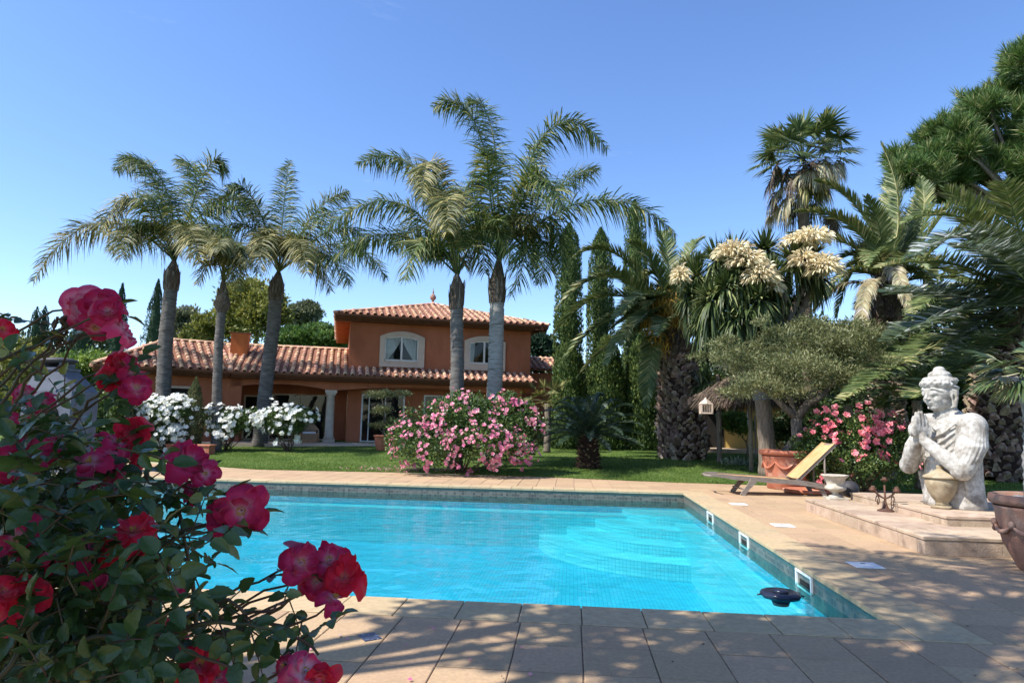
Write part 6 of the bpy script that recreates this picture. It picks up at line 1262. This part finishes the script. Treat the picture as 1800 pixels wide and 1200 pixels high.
# pot with cloud-pruned tree left of the pink bush
c = dp(672, 790, 26.3); gq = gz(c[0], 26.3); pot(c[0], c[1], gq, .36, .62, 'small terracotta pot peeking out left of the pink rose bush', taper=.6)
root = thing('topiary_tree', (c[0], c[1], gq+.53), 'cloud-pruned small tree with flat foliage pads before the right glass door', 'tree'); m_ = MB()
m_.tube([(c[0], c[1], gq+.5), dp(676, 740, 26.3), dp(672, 700, 26.3)], [.05, .04, .03], 7); pads = [(668, 694, 24, 9, 0), (700, 692, 20, 8, .2), (672, 722, 18, 8, -.2), (690, 742, 16, 8, .1), (664, 748, 14, 7, -.1)]
for x, y, rx, ry, dy in pads: m_.tube([dp(675, y+14, 26.3), dp(x, y+2, 26.3+dy)], [.03, .015], 6)
put('trunk', m_, M['bark_olive'], root, smooth=True); m_ = MB(); V, F = cloud([(dp(x, y, 26.3+dy), (rx*pxm(26.3), rx*pxm(26.3)*.8, ry*pxm(26.3))) for x, y, rx, ry, dy in pads], 6500, .07, .4, 70, .2, .7); m_.arr(V, F); put('crown', m_, M['olive'], root, kind='stuff')

# ---- grey garden oven at the left
Yb = 16.5; c = dp(112, 745, Yb); x0, x1 = dp(66, 700, Yb)[0], dp(150, 700, Yb)[0]; wv = x1-x0; root = thing('garden_oven', ((x0+x1)/2, Yb, 0.0), 'grey plastered garden oven with an arched opening and chimney hood, behind the red roses', 'outdoor oven')
zt = dp(110, 652, Yb)[2]; zsh = dp(110, 700, Yb)[2]
def arch_block(w_, d_, z1, aw, az0, az1, rise):
    m_ = MB(); N_ = 14; arc = [(-aw/2+aw*i/N_, az1+rise*math.sqrt(max(0, 1-(2*i/N_-1)**2))) for i in range(N_+1)]
    for y in (-d_/2, d_/2):
        s = 1 if y < 0 else -1
        for i in range(N_): m_.add([(arc[i][0], y, arc[i][1]), (arc[i+1][0], y, arc[i+1][1]), (arc[i+1][0], y, z1), (arc[i][0], y, z1)], [(0, 1, 2, 3)[::s]])
        m_.add([(-w_/2, y, 0), (-aw/2, y, 0), (-aw/2, y, z1), (-w_/2, y, z1)], [(0, 1, 2, 3)[::s]]); m_.add([(aw/2, y, 0), (w_/2, y, 0), (w_/2, y, z1), (aw/2, y, z1)], [(0, 1, 2, 3)[::s]])
    for i in range(N_): m_.add([(arc[i][0], -d_/2, arc[i][1]), (arc[i+1][0], -d_/2, arc[i+1][1]), (arc[i+1][0], d_/2, arc[i+1][1]), (arc[i][0], d_/2, arc[i][1])], [(3, 2, 1, 0)])
    for x_ in (-w_/2, w_/2, -aw/2, aw/2): m_.add([(x_, -d_/2, 0), (x_, d_/2, 0), (x_, d_/2, z1), (x_, -d_/2, z1)], [(0, 1, 2, 3)])
    m_.add([(-w_/2, -d_/2, z1), (w_/2, -d_/2, z1), (w_/2, d_/2, z1), (-w_/2, d_/2, z1)], [(0, 1, 2, 3)]); return m_
arch_block(wv, 1.0, zsh+.18, wv*.62, 0, zsh-.55, wv*.30).build('arched_body', M['oven'], root)
MB().box((0, 0, .45), (wv*.66, .9, .9)).build('hearth', M['oven'], root)
MB().add([(-wv*.5, -.5, zsh+.18), (wv*.5, -.5, zsh+.18), (wv*.5, .5, zsh+.18), (-wv*.5, .5, zsh+.18), (-wv*.36, -.36, zt), (wv*.1, -.36, zt), (wv*.1, .36, zt), (-wv*.36, .36, zt)], [(4, 5, 6, 7), (0, 1, 5, 4), (1, 2, 6, 5), (2, 3, 7, 6), (3, 0, 4, 7)]).build('hood', M['oven'], root)
m_ = MB(); m_.box((-wv*.13, 0, zt+.04), (wv*.5, .78, .07)); m_.build('hood_ledge', M['oven'], root)
for s_ in (-1, 1): MB().box((-wv*.13+s_*wv*.18, 0, zt+.16), (.07, .5, .18)).build('cowl_support', M['oven'], root)
mb = MB(); mb.ball((-wv*.13, 0, zt+.27), (wv*.34, .42, .10), 20, 8); mb.build('cowl', M['iron_dark'], root)

# ---- garden building behind the parasol: low step, white post, dark opening, ochre panels
c0, c1 = dp(1243, 785, 29.5), dp(1425, 785, 29.5); root = thing('pool_house', ((c0[0]+c1[0])/2, 29.5, .42), 'low ochre garden building with a dark opening and white post behind the parasol', 'building'); wv = c1[0]-c0[0]
MB().box((0, 1.5, 1.3), (wv, .2, 2.6)).build('wall', M['ochre'], root); MB().box((0, .4, .08), (wv+.4, 2.2, .16)).build('step', M['platform'], root)
MB().box((-wv/2+.55, 1.38, 1.15), (1.0, .03, 2.0)).build('opening', M['dark'], root); MB().tube([(-wv/2+.50, .1, .16), (-wv/2+.50, .1, 2.5)], .035, 10).build('post', M['white'], root)
MB().box((0, .6, 2.66), (wv+.6, 2.4, .14)).build('roof', M['tile_under'], root)
c = dp(1327, 714, 26.5); t = thing('ochre_screen', (c[0], 26.5, gz(c[0], 26.5)), 'small ochre panel with a white edge strip visible under the thatched parasol', 'panel')
zz = c[2]-t.location[2]; MB().box((0, 0, zz), (.32, .05, .75)).build('panel', M['ochre'], t); MB().box((-.26, 0, zz-.2), (.10, .06, 1.2)).build('edge_strip', M['white'], t); MB().box((0, .06, zz/2), (.05, .05, zz)).build('post', M['teak'], t)
# ================================================================ NEAR ROSE BUSH
NB = thing('rose_bush', (-1.05, 1.25, 0), 'near rose bush with crimson and magenta blooms filling the left foreground', 'rose bush'); OFF = -np.array(NB.location)
def petal(L_, W_, curl, cup, ruffle, nx=6, ny=5, ph=0.0):
    V = []; P = []
    for i in range(ny+1):
        v = i/ny; wv = W_*(.22+.78*math.sin(min(1, v*1.15)*math.pi*.56)**.8)*(1-.22*max(0, v-.75)/.25)
        for j in range(nx+1):
            u = j/nx*2-1; r = v*L_*(1-.13*u*u*v); z = cup*L_*(v**1.3)-curl*L_*max(0, v-.55)**2*4+.20*L_*u*u*v*.8+ruffle*L_*v*v*math.sin(u*5+ph)*(.4+abs(u))
            V.append((u*wv, r, z)); P.append(min(1, .02+.80*v**1.3+.35*abs(u)**2*v))
    F = [(i*(nx+1)+j, i*(nx+1)+j+1, (i+1)*(nx+1)+j+1, (i+1)*(nx+1)+j) for i in range(ny) for j in range(nx)]
    return np.array(V), F, P
def rose(r, seed, closed=.0):
    random.seed(seed); m_ = MB(); pig = []
    st = seed % 4
    rings = {0: [(5, 1.0, .10, .35), (4, .86, .30, .30), (3, .55, .8, .1)], 1: [(5, 1.0, .22, .5), (5, .85, .50, .22), (4, .6, .95, .1), (3, .38, 1.3, 0)], 2: [(5, 1.0, -.05, .25), (3, .7, .35, .3)], 3: [(6, 1.0, .35, .6), (4, .8, .65, .3), (3, .5, 1.1, .1)]}[st]
    for q_, (n, s_, cup, curl) in enumerate(rings):
        for k in range(n):
            if q_ == 0 and random.random() < .12: continue
            a = 2*math.pi*(k+.5*q_+random.uniform(-.16, .16))/n; V, F, P = petal(r*s_*random.uniform(.82, 1.15), r*s_*random.uniform(.46, .66), curl*random.uniform(.3, 2.6), cup*random.uniform(.55, 1.5), random.uniform(.08, .22), ph=random.uniform(0, 6))
            tw = random.uniform(-.3, .3); V = np.stack([V[:, 0]*math.cos(tw)+V[:, 2]*math.sin(tw)*.5, V[:, 1]+.03*r, V[:, 2]-V[:, 0]*math.sin(tw)*.6+q_*.03*r], 1)
            c, s = math.cos(a), math.sin(a); V = np.stack([V[:, 0]*c-V[:, 1]*s, V[:, 0]*s+V[:, 1]*c, V[:, 2]], 1); m_.add(V, F, 0, True); pig += P
    for k in range(16):
        a = k*2.4; q0 = np.array([math.cos(a)*.05, math.sin(a)*.05, .02])*r; q1 = q0*[3.2, 3.2, 1]+[0, 0, random.uniform(.14, .24)*r]; e0 = np.array([-math.sin(a), math.cos(a), 0])*.012*r
        m_.add([q0-e0, q0+e0, q1+e0*1.8, q1-e0*1.8], [(0, 1, 2, 3)], 1); pig += [0]*4
    me = m_.mesh('bloom'); at_ = me.attributes.new('pig', 'FLOAT', 'POINT'); at_.data.foreach_set('value', pig); return me
LN = 9
def rose_leaf(fold=.25, curl=.25):
    V = []; 
    for i in range(LN+1):
        t = i/LN; w = .34*math.sin(math.pi*t**.82)**.75*(1-.15*t) if 0 < t < 1 else 0
        for s_ in (-1, -.5, 0, .5, 1):
            ww = w*(1+(.10 if i % 2 and abs(s_) == 1 else -.03)); V.append((s_*ww, t+(.03 if i % 2 == 0 and abs(s_) == 1 else 0), -curl*t*t*.6+abs(s_)*ww*fold*1.6+.015*math.sin(t*20)*abs(s_)))
    return np.array(V), np.array([(i*5+j, i*5+j+1, (i+1)*5+j+1, (i+1)*5+j) for i in range(LN) for j in range(4)])
LVS = [rose_leaf(f, c) for f, c in ((.25, .2), (.1, .45), (.4, .1), (.3, .6))]
LME = []
for V_, F_ in LVS: me = np_mesh('leaf', V_, F_, True); me.materials.append(M['near_leaf']); LME.append(me)
leafjobs = []
def leaf_at(p, d, n_, L_):
    d = unit(d); x = unit(np.cross(d, n_)); z = np.cross(x, d); Mx = np.eye(4); Mx[:3, 0] = x*L_; Mx[:3, 1] = d*L_; Mx[:3, 2] = z*L_; Mx[:3, 3] = p; leafjobs.append(Mx)
stems = MB()
def spray(p, d, n5=5, s=1.0):
    """a compound rose leaf: petiole with a terminal leaflet and side pairs"""
    d = unit(d); up = unit(np.array([0, 0, 1.0])+rng.normal(0, .45, 3)+np.array([-.2, -.5, 0])); sd_ = unit(np.cross(d, up)); Lp = .075*s; e_ = p+d*Lp+[0, 0, -.006]
    stems.tube([p, p+d*Lp*.5, e_], [.0016, .0013, .001], 4); leaf_at(e_, d+rng.normal(0, .15, 3)+[0, 0, -.15], up, .040*s*rng.uniform(.85, 1.1))
    for k in range((n5-1)//2):
        q_ = p+d*Lp*(.45+.38*k)
        for g_ in (-1, 1): leaf_at(q_, sd_*g_+d*.45+rng.normal(0, .15, 3)+[0, 0, -.12], up+rng.normal(0, .2, 3), .033*s*rng.uniform(.8, 1.1))
def cane(p0, p1, bow=.15, r=.005, leafy=4, tipr=.002, s=1.0):
    p0, p1 = np.array(p0), np.array(p1); mid = (p0+p1)/2+np.array([rng.normal(0, .04), rng.normal(0, .04), bow]); t = np.linspace(0, 1, 12); C, T = bez(p0, mid, p1, t); C[1:-1] += rng.normal(0, .004, (10, 3))
    stems.tube(C, np.linspace(r, tipr, 12), 6)
    for k in range(leafy):
        i = int(rng.integers(3, 11)); d = unit(T[i]*.6+unit(rng.normal(0, 1, 3))); spray(C[i], d, 5 if rng.uniform() < .7 else 3, s)
    return C, T
# blooms read off the photo: x, y, radius in px, distance (m), kind, facing tilt
BL = [(150, 540, 40, 1.45, 2), (178, 535, 36, 1.42, 1), (190, 548, 30, 1.38, 1), (168, 575, 30, 1.42, 1), (213, 583, 33, 1.4, 2), (3, 580, 30, 1.3, 0), (212, 640, 28, 1.5, 0), (235, 655, 30, 1.48, 1), (193, 663, 28, 1.47, 0), (240, 682, 30, 1.45, 1), (42, 693, 20, 1.6, 2), (74, 705, 24, 1.55, 1), (68, 728, 18, 1.6, 2), (8, 735, 26, 1.3, 1),
      (232, 762, 36, 1.4, 0), (205, 778, 34, 1.36, 1), (55, 800, 44, 1.2, 1), (18, 812, 38, 1.15, 1), (92, 782, 28, 1.3, 2), (160, 812, 42, 1.25, 1), (190, 838, 26, 1.3, 1), (245, 810, 20, 1.5, 0), (332, 812, 44, 1.3, 1), (362, 832, 26, 1.28, 1), (340, 862, 22, 1.35, 1), (425, 896, 52, 1.2, 1), (395, 905, 36, 1.22, 1),
      (170, 985, 48, 1.05, 1), (235, 935, 42, 1.08, 0), (205, 960, 36, 1.05, 0), (112, 972, 36, 1.12, 1), (30, 945, 42, 1.0, 1), (70, 960, 34, 1.05, 2), (38, 1052, 50, .92, 0), (5, 1040, 36, .9, 0), (8, 1115, 22, .95, 0),
      (528, 988, 42, 1.25, 1), (580, 985, 40, 1.28, 1), (605, 1015, 42, 1.25, 0), (588, 1050, 34, 1.22, 1), (556, 1022, 34, 1.27, 1), (535, 1180, 42, 1.0, 2), (565, 1195, 34, 1.0, 0), (500, 1170, 26, 1.02, 1), (350, 1168, 44, 1.0, 0), (380, 1190, 36, 1.0, 1), (310, 1130, 20, 1.2, 1), (312, 1030, 18, 1.3, 1), (285, 1098, 14, 1.2, 0), (125, 905, 22, 1.3, 1), (60, 880, 18, 1.4, 2), (150, 860, 22, 1.3, 2), (300, 1195, 20, 1.1, 0)]
RM = {}
base = np.array([-1.05, 1.25, 0.05])
for i, (x, y, r, d_, kd) in enumerate(BL):
    c = CO+ray(x, y)/CAM_F*d_*1.0; rr = r*d_/CAM_F*.92; key = (kd, i % 4)
    if key not in RM:
        me = rose(1.0, 11+i, closed=(-.05, .08, .2, -.18)[i % 4]); me.materials.append(M[('rose_red', 'rose_mag', 'rose_pale')[kd]]); me.materials.append(M['orange_fr']); RM[key] = me
    vd = unit(CO-c); f = unit(vd*rng.uniform(.6, 1.3)+rng.normal(0, .38, 3)+[0, 0, .35]); Mx = orient(f, rng.uniform(0, 6)); Mx[:3, :3] *= rr; Mx[:3, 3] = c+OFF
    o = bpy.data.objects.new('bloom', RM[key]); COL.objects.link(o); o.parent = NB; o.matrix_local = Matrix(Mx.tolist())
    # hip, sepals and stalk down into the bush
    b0 = c-f*rr*.02; b1 = c-f*rr*.30; m_ = MB(); m_.tube([b0, (b0+b1)/2, b1], [rr*.10, rr*.16, rr*.06], 7); xx = unit(np.cross(f, [.3, .2, .9])); yy = np.cross(f, xx)
    for k in range(5): a = 2*math.pi*k/5; o_ = xx*math.cos(a)+yy*math.sin(a); m_.add([b0+o_*rr*.05-yy*0, b0+o_*rr*.32+np.cross(f, o_)*rr*.06-f*rr*.04, b0+o_*rr*.62-f*rr*.12, b0+o_*rr*.32-np.cross(f, o_)*rr*.06-f*rr*.04], [(0, 1, 2, 3)])
    h_ = put('calyx', m_, M['stem'], NB)
    px_root = (max(-80, x-160-.45*x), y+190+rng.uniform(0, 120)); d2 = max(.8, d_+rng.uniform(-.1, .25)); p0 = CO+ray(*px_root)/CAM_F*d2
    cane(p0, b1, bow=rng.uniform(.0, .06), r=.0045, leafy=1 if x > 470 else (2 if x > 260 else (1 if y < 740 else 7)))
# heavier canes rising from the ground
for k in range(16):
    x, y = rng.uniform(-120, 330), rng.uniform(800, 1150); p1 = CO+ray(x, y)/CAM_F*rng.uniform(1.1, 1.8); cane(base+rng.normal(0, .12, 3)*[1, 1, 0], p1, bow=.12, r=.009, leafy=6, tipr=.003)
for px0, px1, d_ in (((20, 730), (160, 585), 1.45), ((130, 728), (262, 655), 1.5), ((-30, 640), (105, 560), 1.35), ((420, 1100), (548, 1010), 1.25), ((250, 1110), (500, 1060), 1.15), ((170, 1060), (440, 1098), 1.05), ((300, 1000), (420, 930), 1.2), ((230, 1000), (380, 860), 1.25), ((200, 1150), (480, 1105), 1.0), ((380, 1110), (560, 1150), 1.05), ((120, 1130), (420, 1180), .95), ((105, 610), (108, 560), 1.45), ((106, 600), (95, 570), 1.45), ((108, 600), (118, 566), 1.45), ((200, 880), (300, 850), 1.3), ((60, 850), (250, 870), 1.2)):
    cane(CO+ray(*px0)/CAM_F*d_, CO+ray(*px1)/CAM_F*d_, bow=.02, r=.004, leafy=1 if px1[1] < 700 else 3)
# leafy mass: sprays scattered through the bush's outline
poly = [(-60, 590), (20, 572), (75, 600), (110, 650), (135, 720), (195, 740), (215, 800), (228, 855), (290, 900), (345, 940), (375, 985), (320, 1040), (345, 1085), (380, 1135), (370, 1215), (-60, 1215)]
k = 0
while k < 620:
    x, y = rng.uniform(-60, 440), rng.uniform(560, 1215)
    if not inside(poly, x, y): continue
    dens = np.interp(x, [-60, 150, 260, 440], [1, .85, .3, .12])*np.interp(y, [560, 700, 800, 1215], [.02, .06, .7, 1])
    if rng.uniform() > dens: continue
    d_ = rng.uniform(.95, 2.0)*np.interp(y, [560, 1200], [1.1, .9]); p = CO+ray(x, y)/CAM_F*d_; spray(p, unit(rng.normal(0, 1, 3)+[.3, -.3, .15]), 5, rng.uniform(.85, 1.2)); k += 1
# buds
for x, y, d_ in ((95, 572, 1.45), (110, 566, 1.45), (118, 572, 1.45), (103, 590, 1.45), (700/2.857+0, 812, 1.4), (318, 1108, 1.15), (258, 838, 1.35)):
    c = CO+ray(x, y)/CAM_F*d_; m_ = MB(); m_.lathe([(0, -.008), (.004, -.005), (.0055, 0), (.0045, .007), (.001, .014), (0, .018)], c=c, seg=8); put('bud', m_, M['stem'], NB, smooth=True); stems.tube([c+[0, 0, -.005], c+[-.01, 0, -.04]], .0012, 4)
put('canes', stems, M['stem'], NB, smooth=True)
leafjobs.sort(key=lambda Mx: np.linalg.norm(Mx[:3, 3]-CO)); fr0 = leafjobs[:]
def onscreen(p): v = p-CO; d = v@CF; return d > .2 and -20 < 900+CAM_F*(v@CR)/d < 1800 and 600-CAM_F*(v@CU)/d < 1210
vis_ = [m for m in leafjobs if onscreen(m[:3, 3])]; hid = [m for m in leafjobs if not onscreen(m[:3, 3])]
for i, Mx in enumerate(vis_[:300]):
    o = bpy.data.objects.new('leaf', LME[i % 4]); COL.objects.link(o); o.parent = NB; A = Mx.copy(); A[:3, 3] += OFF; o.matrix_local = Matrix(A.tolist())
m_ = MB(); rest_ = vis_[300:]+hid
for q_ in range(4):
    Ms = np.array(rest_[q_::4]); V_, F_ = LVS[q_]; V = np.einsum('nij,kj->nki', Ms[:, :3, :3], V_)+Ms[:, None, :3, 3]; m_.arr(V.reshape(-1, 3), (F_[None]+(np.arange(len(Ms))*len(V_))[:, None, None]).reshape(-1, 4))
put('leaf', m_, M['near_leaf'], NB, kind='stuff', smooth=True)
print('near leaves', len(leafjobs))

n = 150; x = rng.uniform(-3, 7, n); y = rng.uniform(3.2, 5.2, n); far_ = rng.uniform(0, 1, n) < .45; x[far_] = rng.uniform(3.1, 4.3, far_.sum()); y[far_] = rng.uniform(5, 15, far_.sum()); P = np.stack([x, y, np.full(n, .010)], 1); D = unit(rng.normal(0, 1, (n, 3))*[1, 1, .15]); V, F = leaves(P, D, unit(rng.normal(0, .25, (n, 3))+[0, 0, 1]), rng.uniform(.015, .04, n), rng.uniform(.008, .018, n))
tag(link('leaf_litter', np_mesh('leaf_litter', V, F), M['stem_br'], kind='stuff'), 'tiny dry leaves scattered over the terrace paving', 'leaf litter')
n = 40; P = np.stack([rng.uniform(-2.2, -.2, n), rng.uniform(2.6, 5.1, n), np.full(n, .011)], 1); D = unit(rng.normal(0, 1, (n, 3))*[1, 1, .15]); V, F = leaves(P, D, unit(rng.normal(0, .3, (n, 3))+[0, 0, 1]), .032, .028)
tag(link('fallen_petals', np_mesh('fallen_petals', V, F), M['petal_pink'], kind='stuff'), 'a few pink petals dropped on the paving beside the near rose bush', 'petals')

# ================================================================ TREES BEHIND THE PHOTOGRAPHER (they shade the near terrace)
def shade_tree(x, y, z, rx, ry, rz_, n, label, base, leaf=.22, clumps=40):
    root = thing('shade_tree', (base[0], base[1], 0), label, 'tree'); m_ = MB(); m_.tube([(base[0], base[1], -.05), (base[0], base[1], z*.5), (x, y, z-rz_*.3)], [.22, .18, .1], 10)
    for k in range(7): a = .9*k; m_.tube([(x*.3+base[0]*.7, y*.3+base[1]*.7, z*.62), (x+math.cos(a)*rx*.5, y+math.sin(a)*ry*.5, z)], [.08, .03], 6)
    put('trunk', m_, M['bark_brown'], root, smooth=True); m_ = MB(); V, F = cloud([((x, y, z), (rx, ry, rz_))], n, leaf, .5, clumps, .12, .35); m_.arr(V, F); put('crown', m_, M['hedge_dk'], root, kind='stuff')
shade_tree(-4.6, -.6, 6.0, 1.9, 1.7, 1.0, 3800, 'broadleaved tree to the left of the photographer, outside the picture', (-6.5, -1.5), .2, 26)
shade_tree(-3.6, 2.1, 7.2, 1.7, 1.4, .7, 3800, 'broadleaved tree above and behind the photographer, outside the picture', (-5.8, .4), .2, 30)
shade_tree(1.8, 1.6, 7.4, 2.4, 1.6, .8, 5000, 'spreading tree right behind the photographer, outside the picture', (1.5, -2.5), .2, 36)
shade_tree(-5.3, 2.7, 7.4, 1.2, 1.0, .4, 1100, 'young broadleaved tree left of the photographer, outside the picture', (-6.6, 1.2), .2, 18)
def shade_palm(c, base, label, nf=18, ln=3.2):
    root = thing('palm_tree', (base[0], base[1], 0), label, 'palm tree'); c = np.array(c, float)
    put('trunk', trunk_mb([(base[0], base[1], -.05), ((base[0]+c[0])/2, (base[1]+c[1])/2, c[2]*.5), c], [.25, .2, .2], 12), M['bark_ring'], root, smooth=True)
    for k in range(nf):
        a = 2.4*k; e = rng.uniform(.0, 1.0); d = np.array([math.cos(a)*math.cos(e), math.sin(a)*math.cos(e), math.sin(e)]); m_ = MB(); frond_geo(m_, c, c+d*ln*.55, c+np.array([d[0], d[1], d[2]*.3-.15])*ln, n=55, L=.75, droop=.5, wid=.05); put('frond', m_, M['queen'], root)
shade_palm((-.8, 1.6, 8.6), (-1.6, -1.8), 'tall palm standing behind the photographer, outside the picture')
shade_palm((-1.7, 3.7, 8.4), (-3.4, -2.4), 'tall leaning palm behind the photographer, outside the picture', 20, 3.2)
